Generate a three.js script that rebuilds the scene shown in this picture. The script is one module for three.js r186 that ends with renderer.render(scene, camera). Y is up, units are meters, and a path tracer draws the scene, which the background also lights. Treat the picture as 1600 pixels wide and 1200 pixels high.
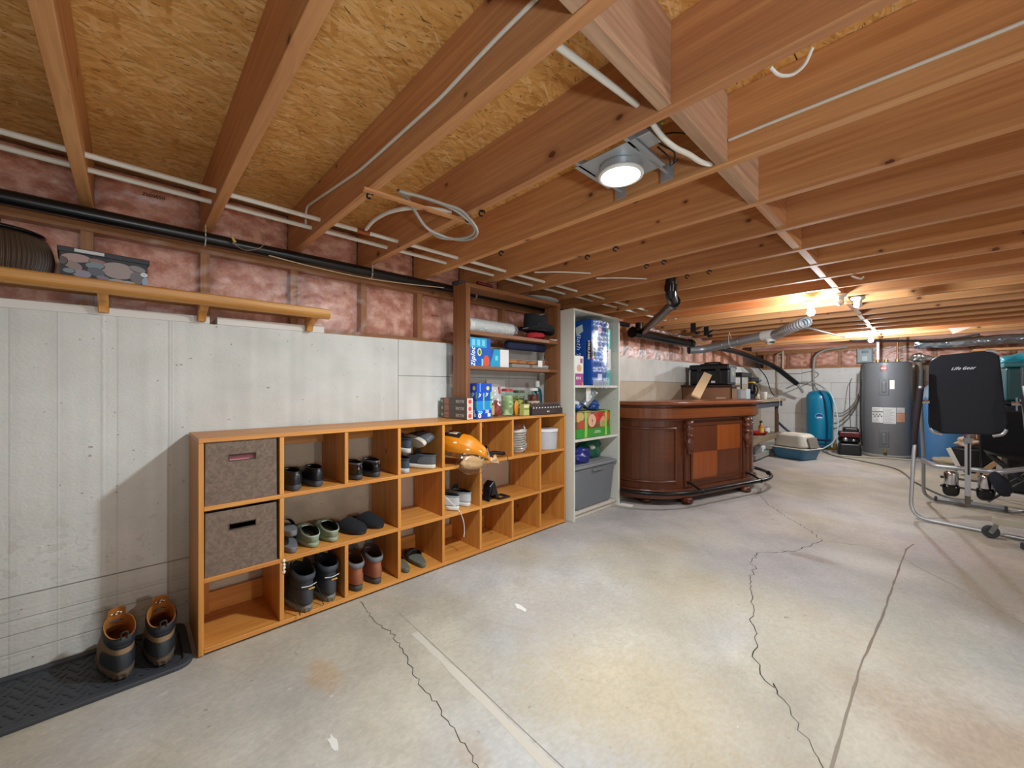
import * as THREE from 'three';
import { mergeGeometries, mergeVertices } from 'three/addons/utils/BufferGeometryUtils.js';
import { RoundedBoxGeometry } from 'three/addons/geometries/RoundedBoxGeometry.js';
import { RectAreaLightUniformsLib } from 'three/addons/lights/RectAreaLightUniformsLib.js';

// ---------------------------------------------------------------- camera, light, exposure
// x runs away from the long concrete wall (wall face at x = -2.41), depth along that wall is -z; the camera stands at the origin, 1.1 m up
const scene = new THREE.Scene();
const camera = new THREE.PerspectiveCamera(THREE.MathUtils.radToDeg(2 * Math.atan(600 / 624)), 4 / 3, 0.05, 60);
camera.position.set(0, 1.1, 0);
camera.rotation.y = THREE.MathUtils.degToRad(46.17);
camera.setViewOffset(1600, 1200, 0, -7, 1600, 1200);
const renderer = new THREE.WebGLRenderer({ antialias: true });
renderer.toneMapping = THREE.LinearToneMapping;
renderer.toneMappingExposure = 1.06;
renderer.shadowMap.enabled = true;
RectAreaLightUniformsLib.init();
scene.background = new THREE.Color(0x000000);
const LIGHT = { panel: 1010, bulb: 4.0, far: 7.6, unseenBulb: 8, work: 5.8, white: 0xe8f3fb };   // wafer panel (radiance), bare bulbs, also lamps out of view (candela)

// ---------------------------------------------------------------- helpers
function rng(seed) { let s = seed >>> 0; return () => { s = (s + 0x6D2B79F5) | 0; let t = Math.imul(s ^ (s >>> 15), 1 | s); t = (t + Math.imul(t ^ (t >>> 7), 61 | t)) ^ t; return ((t ^ (t >>> 14)) >>> 0) / 4294967296; }; }
function hash(x, y, s) { let h = Math.imul(x, 374761393) ^ Math.imul(y, 668265263) ^ Math.imul(s, 2147483647 - 961748927); h = Math.imul(h ^ (h >>> 13), 1274126177); return ((h ^ (h >>> 16)) >>> 0) / 4294967296; }
function vn(x, y, s, px = 0, py = 0) {      // value noise, optional whole-number periods
  const xi = Math.floor(x), yi = Math.floor(y), fx = x - xi, fy = y - yi;
  const w = (a, p) => p ? ((a % p) + p) % p : a;
  const u = fx * fx * (3 - 2 * fx), v = fy * fy * (3 - 2 * fy);
  const x0 = w(xi, px), x1 = w(xi + 1, px), y0 = w(yi, py), y1 = w(yi + 1, py);
  const a = hash(x0, y0, s), b = hash(x1, y0, s), c = hash(x0, y1, s), d = hash(x1, y1, s);
  return a + (b - a) * u + (c - a) * v + (a - b - c + d) * u * v;
}
function fbm(x, y, s, o = 4, px = 0, py = 0) { let t = 0, a = 0.5, n = 0; for (let k = 0; k < o; k++) { t += a * vn(x, y, s + k * 17, px, py); n += a; x *= 2; y *= 2; px *= 2; py *= 2; a *= 0.5; } return t / n; }
const clamp = (x, a = 0, b = 1) => Math.min(b, Math.max(a, x));
const lerp = (a, b, t) => a + (b - a) * t;
const sst = (a, b, x) => { const t = clamp((x - a) / (b - a)); return t * t * (3 - 2 * t); };
const mix3 = (a, b, t) => [lerp(a[0], b[0], t), lerp(a[1], b[1], t), lerp(a[2], b[2], t)];
const DEG = Math.PI / 180;

function tex(w, h, fn, { srgb = true, rx = 1, ry = 1, clampEdge = false } = {}) {
  const d = new Uint8Array(w * h * 4);
  for (let j = 0, k = 0; j < h; j++) for (let i = 0; i < w; i++, k += 4) {
    const c = fn((i + 0.5) / w, (j + 0.5) / h, i, j);
    if (typeof c === 'number') d[k] = d[k + 1] = d[k + 2] = clamp(c) * 255; else { d[k] = clamp(c[0], 0, 255); d[k + 1] = clamp(c[1], 0, 255); d[k + 2] = clamp(c[2], 0, 255); }
    d[k + 3] = 255;
  }
  const t = new THREE.DataTexture(d, w, h, THREE.RGBAFormat);
  t.magFilter = THREE.LinearFilter; t.minFilter = THREE.LinearFilter;
  t.wrapS = t.wrapT = clampEdge ? THREE.ClampToEdgeWrapping : THREE.RepeatWrapping;
  if (srgb) t.colorSpace = THREE.SRGBColorSpace;
  t.repeat.set(rx, ry); t.needsUpdate = true;
  return t;
}
function canvasTex(w, h, draw) {
  const c = document.createElement('canvas'); c.width = w; c.height = h;
  draw(c.getContext('2d'), w, h);
  const t = new THREE.CanvasTexture(c); t.colorSpace = THREE.SRGBColorSpace; t.magFilter = THREE.LinearFilter;
  return t;
}
function mat(color, o = {}) {
  const { r = 0.6, m = 0, ...rest } = o;
  const phys = ['transmission', 'clearcoat', 'sheen', 'ior', 'thickness'].some(k => k in rest);
  return new (phys ? THREE.MeshPhysicalMaterial : THREE.MeshStandardMaterial)({ color, roughness: r, metalness: m, ...rest });
}
const taken = {};
function numbered(n) { const k = taken[n] = (taken[n] ?? -1) + 1; return k ? `${n}_${String(k).padStart(3, '0')}` : n; }
function mesh(name, geo, m, parent) {
  const g = Array.isArray(geo) ? merge(geo) : geo;
  const o = new THREE.Mesh(g, m); o.castShadow = o.receiveShadow = true; o.name = parent ? name : numbered(name);
  if (parent) { const same = parent.children.filter(c => c.name === name || c.name.startsWith(name + '_0')).length; if (same) o.name = `${name}_${String(same).padStart(3, '0')}`; }
  (parent || scene).add(o); return o;
}
function merge(list) {
  const flat = list.map(g => { const n = g.index ? g.toNonIndexed() : g.clone(); for (const k of Object.keys(n.attributes)) if (!['position', 'normal', 'uv'].includes(k)) n.deleteAttribute(k);
    if (!n.attributes.uv) n.setAttribute('uv', new THREE.BufferAttribute(new Float32Array(n.attributes.position.count * 2), 2)); if (!n.attributes.normal) n.computeVertexNormals(); return n; });
  return flat.length > 1 ? mergeGeometries(flat) : flat[0];
}
function tag(o, label, category, group, kind) { Object.assign(o.userData, { label, category }); if (group) o.userData.group = group; if (kind) o.userData.kind = kind; return o; }
function thing(name, label, category, [x, y, d] = [0, 0, 0], turn = 0, group) { const o = new THREE.Group(); o.name = numbered(name); o.position.set(x, y, -d); o.rotation.y = turn; scene.add(o); return tag(o, label, category, group); }
function structure(name) { const o = new THREE.Group(); o.name = name; o.userData.kind = 'structure'; scene.add(o); return o; }
// uv in metres from the face directions; grain: the axis that becomes u
function projUV(g0, grain = 'x', ou = 0, ov = 0) {
  const g = g0.index ? g0.toNonIndexed() : g0, p = g.attributes.position, uv = new Float32Array(p.count * 2);
  const A = new THREE.Vector3(), B = new THREE.Vector3(), C = new THREE.Vector3(), gi = 'xyz'.indexOf(grain);
  for (let i = 0; i < p.count; i += 3) {
    A.fromBufferAttribute(p, i); B.fromBufferAttribute(p, i + 1); C.fromBufferAttribute(p, i + 2);
    const n = B.clone().sub(A).cross(C.clone().sub(A)), a = [Math.abs(n.x), Math.abs(n.y), Math.abs(n.z)], k = a.indexOf(Math.max(...a));
    let [ua, va] = [0, 1, 2].filter(q => q !== k); if (va === gi) [ua, va] = [va, ua];
    [A, B, C].forEach((q, j) => { const v = q.toArray(); uv[(i + j) * 2] = v[ua] * (k === gi ? 0.12 : 1) + ou; uv[(i + j) * 2 + 1] = v[va] + ov + (k === gi ? 0.11 : 0) + k * 0.137; });
  }
  g.setAttribute('uv', new THREE.BufferAttribute(uv, 2)); return g;
}
function bx(w, h, d, x = 0, y = 0, z = 0, { r = 0, grain, seg = 2, ou, ov, ry = 0, rx = 0, rz = 0 } = {}) {
  let g = r ? new RoundedBoxGeometry(w, h, d, seg, Math.min(r, w / 2.01, h / 2.01, d / 2.01)) : new THREE.BoxGeometry(w, h, d);
  if (grain) g = projUV(g, grain, ou ?? (x * 1.7 + z * 2.3 + y), ov ?? (x * 0.9 + y * 3.1 + z * 0.7));
  if (rx) g.rotateX(rx); if (rz) g.rotateZ(rz); if (ry) g.rotateY(ry);
  return g.translate(x, y, z);
}
// box from limits in x, y and depth (depth = -z)
function bw(x0, x1, y0, y1, d0, d1, o = {}) { return bx(x1 - x0, y1 - y0, d1 - d0, (x0 + x1) / 2, (y0 + y1) / 2, -(d0 + d1) / 2, o); }
const V = (x, y, d) => new THREE.Vector3(x, y, -d);
function tube(pts, r, { seg = 48, rs = 8, closed = false, tension = 0.5 } = {}) { return new THREE.TubeGeometry(new THREE.CatmullRomCurve3(pts, closed, 'catmullrom', tension), seg, r, rs, closed); }
function rod(a, b, r, rs = 10, r2 = r) { const d = b.clone().sub(a), g = new THREE.CylinderGeometry(r2, r, d.length(), rs); g.applyQuaternion(new THREE.Quaternion().setFromUnitVectors(new THREE.Vector3(0, 1, 0), d.clone().normalize())); return g.translate((a.x + b.x) / 2, (a.y + b.y) / 2, (a.z + b.z) / 2); }
// a pipe with rounded bends through points
function bentPipe(pts, r, bend = 0.06, { rs = 10, closed = false, bs = 6 } = {}) {
  const path = new THREE.CurvePath(), n = pts.length; let prev = pts[0];
  for (let i = 1; i < n - 1; i++) {
    const a = pts[i - 1], b = pts[i], c = pts[i + 1], k = Math.min(bend, b.distanceTo(a) / 2.1, b.distanceTo(c) / 2.1);
    const p = b.clone().add(a.clone().sub(b).setLength(k)), q = b.clone().add(c.clone().sub(b).setLength(k));
    path.add(new THREE.LineCurve3(prev, p)); path.add(new THREE.QuadraticBezierCurve3(p, b, q)); prev = q;
  }
  path.add(new THREE.LineCurve3(prev, pts[n - 1]));
  const P = []; path.curves.forEach((c, i) => { const m = c.isLineCurve3 ? 1 : bs; for (let j = 0; j < m; j++) P.push(c.getPoint(j / m)); }); P.push(pts[n - 1]);
  return new THREE.TubeGeometry(new PolyCurve(P), P.length - 1, r, rs, false);
}
class PolyCurve extends THREE.Curve { constructor(p) { super(); this.p = p; } getPoint(t) { const f = t * (this.p.length - 1), i = Math.min(Math.floor(f), this.p.length - 2); return this.p[i].clone().lerp(this.p[i + 1], f - i); } getPointAt(t) { return this.getPoint(t); } getTangentAt(t) { return this.getTangent(t); } getTangent(t) { const f = t * (this.p.length - 1), i = Math.round(f), a = this.p[Math.max(0, i - 1)], b = this.p[Math.min(this.p.length - 1, i + 1)]; return b.clone().sub(a).normalize(); } }
const lathe = (pts, n = 32) => new THREE.LatheGeometry(pts.map(([x, y]) => new THREE.Vector2(x, y)), n);
function extrude(pts, depth, { bevel = 0, seg = 1, holes = [] } = {}) {
  const s = pts instanceof THREE.Shape ? pts : new THREE.Shape(pts.map(p => new THREE.Vector2(...p)));
  for (const h of holes) s.holes.push(new THREE.Path(h.map(p => new THREE.Vector2(...p))));
  return new THREE.ExtrudeGeometry(s, { depth: depth - 2 * bevel, bevelEnabled: bevel > 0, bevelThickness: bevel, bevelSize: bevel, bevelOffset: -bevel, bevelSegments: seg, curveSegments: 10 }).translate(0, 0, bevel);
}
// grid surface from a function (u, v in 0..1) -> [x, y, z]
function surf(nu, nv, fn, { closeU = false } = {}) {
  const pos = [], uv = [], idx = [];
  for (let j = 0; j <= nv; j++) for (let i = 0; i <= nu; i++) { const p = fn(i / nu, j / nv); pos.push(p[0], p[1], p[2]); uv.push(i / nu, j / nv); }
  for (let j = 0; j < nv; j++) for (let i = 0; i < nu; i++) { const a = j * (nu + 1) + i, b = a + 1, c = a + nu + 1, d = c + 1; idx.push(a, b, d, a, d, c); }
  const g = new THREE.BufferGeometry(); g.setAttribute('position', new THREE.Float32BufferAttribute(pos, 3)); g.setAttribute('uv', new THREE.Float32BufferAttribute(uv, 2)); g.setIndex(idx);
  if (closeU) { const q = g.clone(); q.deleteAttribute('uv'); const m = mergeVertices(q, 1e-5); m.computeVertexNormals(); return m; }
  g.computeVertexNormals(); return g;
}
function displace(g, fn) { const p = g.attributes.position, v = new THREE.Vector3(); for (let i = 0; i < p.count; i++) { v.fromBufferAttribute(p, i); fn(v); p.setXYZ(i, v.x, v.y, v.z); } g.computeVertexNormals(); return g; }
function blob(rx, ry, rz, amp, seed, freq = 6, detail = 4) { const g = mergeVertices((() => { const q = new THREE.IcosahedronGeometry(1, detail); q.deleteAttribute('normal'); q.deleteAttribute('uv'); return q; })()); return displace(g, v => { const n = fbm(v.x * freq / 4 + 9 + v.z * 1.3, v.y * freq / 4 + 9 - v.z * 0.9, seed, 3) - 0.5; v.multiplyScalar(1 + amp * n * 2); v.set(v.x * rx, v.y * ry, v.z * rz); }); }

// ---------------------------------------------------------------- materials
function woodTex(seed, light, dark, knotColor, knots = 5, w = 1024, h = 256, streak = 1) {
  const R = rng(seed), K = []; for (let k = 0; k < knots; k++) K.push([R(), R(), 0.006 + R() * 0.008]);
  const W = 2.4, H = 0.6;   // metres that one tile covers
  return tex(w, h, (u, v) => {
    let dv = 0, kn = 0;
    for (const [ku, kv, kr] of K) {
      let a = u - ku; a -= Math.round(a); let b = v - kv; b -= Math.round(b);
      const x = a * W, y = b * H, q = Math.hypot(x / 1.5, y) / kr;
      if (q < 9) { dv += Math.sign(y) * 0.016 * Math.exp(-q * q / 14) * (1 - Math.exp(-q)); kn = Math.max(kn, 1 - sst(0.6, 1.0, q + 0.25 * (vn(x * 300 + 50, y * 300 + 50, seed) - .5))); if (q < 2.2) kn = Math.max(kn, 0.25 * (1 - (q - 1) / 1.2)); }
    }
    const vv = v + dv + 0.03 * (fbm(u * 4, v * 4, seed, 2, 4, 4) - 0.5);
    const s = fbm(u * 5, vv * 46, seed + 1, 3, 5, 46), f = vn(u * 24, vv * 170, seed + 2, 24, 170), big = fbm(u * 3, v * 3, seed + 3, 2, 3, 3);
    const t = clamp(0.5 + streak * (0.95 * (s - 0.5) + 0.3 * (f - 0.5)) + 0.5 * (big - 0.5));
    return mix3(mix3(light, dark, t), knotColor, kn * 0.85);
  }, { rx: 1 / W, ry: 1 / H });
}
const joistMats = [11, 12, 13, 14].map((s, i) => mat(0xffffff, { r: 0.68, map: woodTex(s, [226 - i * 4, 170 - i * 4, 113 - i * 3], [192 - i * 5, 130 - i * 4, 77], [92, 48, 24], 7 + i, 1024, 256, 1.0) }));
const pineTex = woodTex(21, [220, 157, 79], [184, 116, 47], [112, 62, 26], 3), shelfPine = mat(0xffffff, { r: 0.42, map: pineTex });
const hutchWood = mat(0xffffff, { r: 0.5, map: woodTex(22, [158, 104, 62], [118, 72, 40], [70, 38, 20], 4) });
const oakMat = mat(0xffffff, { r: 0.42, map: woodTex(23, [214, 158, 78], [172, 112, 44], [128, 76, 26], 1, 1024, 256, 1.3) });
const greyWood = mat(0xffffff, { r: 0.8, map: woodTex(24, [150, 134, 108], [108, 94, 74], [70, 58, 44], 4) });
const studMat = mat(0xffffff, { r: 0.75, map: woodTex(25, [186, 132, 84], [146, 94, 52], [92, 52, 28], 4) });
const M = {
  white: mat(0xe8e6df, { r: 0.55 }), black: mat(0x141416, { r: 0.5 }), blackGloss: mat(0x0b0b0d, { r: 0.22 }), blackPlastic: mat(0x17181b, { r: 0.38 }), rubber: mat(0x3a3d42, { r: 0.55 }),
  abs: mat(0x121315, { r: 0.32 }), pex: mat(0xdcd8cb, { r: 0.4 }), romex: mat(0xe3dfd2, { r: 0.45 }), greyCable: mat(0xa9a79f, { r: 0.5 }), steel: mat(0xb9bcc0, { r: 0.32, m: 1 }), galv: mat(0xbfc4c8, { r: 0.42, m: 0.65 }), chrome: mat(0xd8dadd, { r: 0.15, m: 1 }),
  copper: mat(0xa9603a, { r: 0.4, m: 0.8 }), red: mat(0xc01f2a, { r: 0.4 }), film: mat(0xffffff, { r: 0.12, transmission: 1, thickness: 0, ior: 1.45 }), clear: mat(0xffffff, { r: 0.06, transmission: 1, thickness: 0, ior: 1.45 }),
};
console.log('materials');
// ---------------------------------------------------------------- the setting: floor
const X0 = -2.61, X1 = 3.5, D0 = -3.3, D1 = 9.5;
const floor = structure('floor');
{
  // texel density is higher near the near end of the slab: depth = D0 + (D1-D0) * t^p
  const xr = [-2.6, 3.4], P = 1.0, n = 2048;
  const big = (x, d) => fbm(x * 0.9 + 20, d * 0.9 + 20, 31, 4), stains = [[-0.95, 0.75, 0.10, 0.05, [166, 142, 114], .35], [-1.62, 0.55, .12, .06, [182, 142, 98], .4], [-0.25, 3.35, 0.3, 0.16, [196, 192, 184], .75], [-0.55, 3.2, 0.14, 0.05, [138, 124, 110], .6], [0.15, 1.9, .35, .2, [166, 140, 116], .4], [-0.75, 1.3, .4, .3, [186, 168, 134], .5], [-1.25, 1.6, .4, .3, [176, 166, 150], .5], [-0.6, 2.3, .5, .4, [190, 178, 148], .4], [0.2, 2.6, .5, .3, [172, 182, 170], .35], [0.1, 4.0, .5, .3, [172, 152, 148], .4]];
  const map = tex(n, n, (u, v) => {
    const x = lerp(xr[0], xr[1], u), d = lerp(-1.2, D1, v);
    const a = big(x, d), b = fbm(x * 5 + d, d * 5, 33, 4), c = vn(x * 170, d * 90, 35), e = vn(x * 60 + d * 30, d * 60 - x * 30, 36);
    let col = mix3([158, 154, 146], [190, 187, 179], clamp(0.5 + 1.5 * (a - 0.5) + 1.1 * (b - 0.5)));
    const warm = fbm(x * 1.6 + 4, d * 1.3, 37, 3); col = mix3(col, [col[0] * 1.0, col[1] * 0.975, col[2] * 0.92], sst(0.45, 0.7, warm)); col = mix3(col, [col[0] * .95, col[1] * .95, col[2] * .98], sst(.55, .3, warm));
    for (const [sx, sd, rx, rd, sc, k] of stains) { const q = Math.hypot((x - sx) / rx, (d - sd) / rd); if (q < 2) col = mix3(col, sc, k * (1 - sst(0.35, 1.4, q + 0.9 * (b - 0.5) + 0.5 * (e - 0.5)))); }
    const f = 1 + 0.06 * (c - 0.5) + 0.05 * (e - 0.5); col = [col[0] * f, col[1] * f, col[2] * f];
    const sp = vn(x * 46, d * 46, 38); if (sp > 0.985) col = mix3(col, [130, 118, 104], 0.5); const sp2 = vn(x * 21, d * 21, 39); if (sp2 > 0.988) col = mix3(col, [124, 112, 98], 0.5); if (sp2 < 0.01) col = mix3(col, [214, 210, 202], 0.5);
    const tr = vn((x + d * .5) * 5, (d - x * .5) * 55, 40); if (tr > .86) col = mix3(col, [156, 146, 132], (tr - .86) * 2);
    return col;
  }, { clampEdge: true });
  const bump = tex(512, 512, (u, v) => 0.6 * fbm(u * 24, v * 24, 41, 4, 24, 24) + 0.4 * vn(u * 128, v * 128, 44, 128, 128), { srgb: false, rx: 1 / 0.9, ry: 1 / 0.9 });
  // uv1 in metres carries the fine relief, uv the slab colour
  const g = new THREE.PlaneGeometry(X1 - X0, D1 - D0 + 0.4, 60, 120).rotateX(-Math.PI / 2).translate((X0 + X1) / 2, 0, -(D0 + D1) / 2);
  const p = g.attributes.position, uv = g.attributes.uv, uv1 = new Float32Array(p.count * 2);
  for (let i = 0; i < p.count; i++) { const x = p.getX(i), d = -p.getZ(i); uv.setXY(i, (x - xr[0]) / (xr[1] - xr[0]), (d + 1.2) / (D1 + 1.2)); uv1[2 * i] = x; uv1[2 * i + 1] = d; }
  g.setAttribute('uv1', new THREE.BufferAttribute(uv1, 2)); bump.channel = 1;
  mesh('slab', g, mat(0xffffff, { r: 0.62, map, bumpMap: bump, bumpScale: 0.0012 }), floor);
  mesh('slab_underside', bw(X0, X1, -0.12, -0.004, D0 - .2, D1 + .2), mat(0x9a948a, { r: 0.9 }), floor);
  const joint = mat(0x857a6c, { r: 0.95 }), crackMat = mat(0x35302a, { r: 0.95 });
  const strip = (pts, wfn, y) => { const P = pts.map(q => new THREE.Vector2(q[0], q[1])), L = [], idx = []; P.forEach((q, i) => { const a = P[Math.max(0, i - 1)], b = P[Math.min(P.length - 1, i + 1)], t = b.clone().sub(a).normalize(), w = wfn(i, q) / 2; L.push(q.x - t.y * w, y, -(q.y + t.x * w), q.x + t.y * w, y, -(q.y - t.x * w)); if (i) { const k = 2 * i; idx.push(k - 2, k - 1, k + 1, k - 2, k + 1, k); } }); const s = new THREE.BufferGeometry(); s.setAttribute('position', new THREE.Float32BufferAttribute(L, 3)); s.setIndex(idx.flatMap((_, i) => i % 3 ? [] : [idx[i], idx[i + 2], idx[i + 1]])); s.computeVertexNormals(); s.setAttribute('uv', new THREE.Float32BufferAttribute(new Float32Array(L.length / 3 * 2), 2)); return s; };
  const R = rng(5);
  const jag = (pts, amp, step) => { const o = []; for (let i = 0; i < pts.length - 1; i++) { const [ax, ad] = pts[i], [b, c] = pts[i + 1], l = Math.hypot(b - ax, c - ad), n = Math.max(1, Math.round(l / step)); for (let k = 0; k < n; k++) { const t = k / n; o.push([lerp(ax, b, t) + (k ? (R() - 0.5) * amp : 0), lerp(ad, c, t) + (k ? (R() - 0.5) * amp : 0)]); } } o.push(pts[pts.length - 1]); return o; };
  const W = (w, s) => (i, q) => w * (0.45 + 1.1 * vn(q.x * 14 + 50, q.y * 14 + 50, s));
  mesh('crack', strip(jag([[-2.03, .862], [-1.85, .845], [-1.78, .839], [-1.69, .859], [-1.51, .824], [-1.286, .778], [-1.24, .782], [-1.15, .771], [-1.08, .757], [-.8, .72], [-.5, .68]], .018, .022), W(.0027, 1), .0006), crackMat, floor);
  mesh('crack', strip(jag([[-.15, 1.35], [-.294, 1.589], [-.375, 1.683], [-.40, 1.735], [-.391, 1.711], [-.457, 1.786], [-.503, 1.864], [-.531, 2.035], [-.578, 2.113], [-.604, 2.26], [-.711, 2.586], [-.74, 2.795], [-.779, 2.82], [-.783, 3.056], [-.627, 3.233], [-.528, 3.614], [-.651, 3.827], [-.834, 4.063], [-1.052, 4.38], [-1.239, 4.791], [-1.307, 5.335]], .026, .03), W(.0036, 2), .0006), crackMat, floor);
  mesh('crack', strip(jag([[-.528, 3.614], [-.3, 3.72], [-.12, 3.62], [.15, 3.25], [.4, 2.9]], .02, .05), W(.0022, 3), .0006), joint, floor);
  mesh('control_joint', strip(jag([[-.07, 4.0], [-.103, 3.841], [-.136, 3.076], [-.151, 2.65], [-.185, 2.097], [-.191, 1.685], [-.2, 1.2], [-.21, .4]], .004, .06), W(.008, 4), .0005), joint, floor);
  mesh('control_joint', strip([[-1.79, .955], [-1.5, .945], [-1.2, .932], [-.93, .918], [-.5, .9]], () => .003, .0005), joint, floor);
  mesh('patched_strip', strip(jag([[-1.6, .93], [-1.3, .915], [-1.1, .905], [-.9, .89], [-.5, .87]], .004, .06), W(.026, 6), .0003), mat(0xb9b1a2, { r: .8 }), floor);
  for (const [x, d, r, c] of [[-1.28, .46, .022, 0xd6d2c8], [-1.42, 1.42, .03, 0xdcd8cf], [-2.06, 2.68, .012, 0x3a342e]]) { const pts = []; for (let k = 0; k < 11; k++) { const a = k / 11 * 6.283, q = r * (.6 + .6 * R()); pts.push([x + q * Math.cos(a) * 1.6, d + q * Math.sin(a) * .6]); } const gg = new THREE.ShapeGeometry(new THREE.Shape(pts.map(q => new THREE.Vector2(q[0], q[1])))).rotateX(-Math.PI / 2).translate(0, .0007, 0); mesh('paint_spot', gg, mat(c, { r: .8 }), floor); }
}

// ---------------------------------------------------------------- concrete walls
function concrete(w, h, wm, hm, opt) {   // colour and relief of a poured wall wm x hm metres; opt.d0 start depth
  const { seed, tone, lines = [], vlines = [], roughLow = 0, paint } = opt;
  const H = new Float32Array(w * h), R = rng(seed);
  const pits = []; for (let k = 0; k < opt.pits; k++) pits.push([R() * wm, R() * hm, .0015 + .0045 * R() * R() * R(), R()]);
  const col = tex(w, h, (u, v, i, j) => {
    const x = u * wm, y = v * hm;
    const a = fbm(x * 1.3, y * 1.3, seed, 4), b = fbm(x * 9, y * 9, seed + 5, 4), g = vn(x * 160, y * 160, seed + 9), vert = vn(x * 40, y * 1.2, seed + 11);
    let c = mix3(tone[0], tone[1], clamp(.5 + 1.0 * (a - .5) + .6 * (b - .5) + .3 * (vert - .5)));
    let ht = .35 * b + .18 * g + .12 * vert;
    const rl = roughLow * sst(.8, .45, y) * sst(.3, .34, y); if (rl > 0) { const q = vn(x * 55, y * 55, seed + 13) * vn(x * 23, y * 23, seed + 14); ht += rl * .5 * (q > .42 ? 1 : 0) * .6; if (q < .06) c = mix3(c, [176, 170, 160], .25 * rl); }
    const lw = y < .31 && roughLow ? 1 : 0; if (lw) { const s = vn(x * 3, y * 95, seed + 15); ht += .3 * s; c = mix3(c, [c[0] * .93, c[1] * .92, c[2] * .9], s * .6); }
    for (const [ly, lwid, dk] of lines) { const q = Math.abs(y - ly - .004 * (fbm(x * 3, 1, seed + 21, 2) - .5)); if (q < lwid * 2) { const t = 1 - sst(lwid * .4, lwid * 1.4, q); c = mix3(c, [104, 97, 86], t * dk * (.4 + .9 * vn(x * 9, 2, seed + 22))); ht -= .5 * t; } }
    for (const [lx, lwid, dk, up] of vlines) { const q = Math.abs(x - lx); if (q < lwid * 2) { const t = 1 - sst(lwid * .3, lwid * 1.2, q); if (dk > 0) c = mix3(c, [96, 90, 80], t * dk); ht += up * t; } }
    if (paint) c = paint(c, x, y, b, g);
    H[j * w + i] = ht;
    return c;
  }, { clampEdge: true });
  const d = col.image.data;
  for (const [x, y, r, t] of pits) { const ci = x / wm * w, cj = y / hm * h, ri = r / wm * w * (1 + t), rj = r / hm * h * (1 + (1 - t)); for (let j = Math.max(0, Math.floor(cj - rj)); j <= Math.min(h - 1, cj + rj); j++) for (let i = Math.max(0, Math.floor(ci - ri)); i <= Math.min(w - 1, ci + ri); i++) { const q = Math.hypot((i - ci) / Math.max(ri, .6), (j - cj) / Math.max(rj, .6)); if (q < 1) { const k = (j * w + i) * 4, f = t > .35 ? .82 : 1.04; d[k] *= f; d[k + 1] *= f * .985; d[k + 2] *= f * .96; H[j * w + i] -= (t > .35 ? .6 : -.5) * (1 - q); } } }
  const bump = tex(w, h, (u, v, i, j) => clamp(H[j * w + i] * .5 + .35), { srgb: false, clampEdge: true });
  return mat(0xffffff, { r: 0.75, map: col, bumpMap: bump, bumpScale: opt.bump ?? 0.006 });
}
const wallTop = d => 1.409 + 0.0112 * d;
const JD = 1.277;         // depth of the vertical form joint
const wallLeft = structure('wall_left'), wallFar = structure('wall_far'), wallRight = structure('wall_right'), wallNear = structure('wall_near');
function wallBlock(name, d0, d1, y0, y1, m, parent, x = -2.41) { // face with uv 0..1, top follows wallTop when y1 is null
  const g = bw(x - .2, x, y0, 1, d0, d1), p = g.attributes.position, uv = g.attributes.uv;
  for (let i = 0; i < p.count; i++) { const d = -p.getZ(i), top = p.getY(i) > (y0 + 1) / 2, y = top ? (y1 ?? wallTop(d)) : y0; p.setY(i, y); uv.setXY(i, (d - d0) / (d1 - d0), (y - y0) / ((y1 ?? 1.52) - y0)); }
  g.computeVertexNormals(); return mesh(name, g, m, parent);
}
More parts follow.
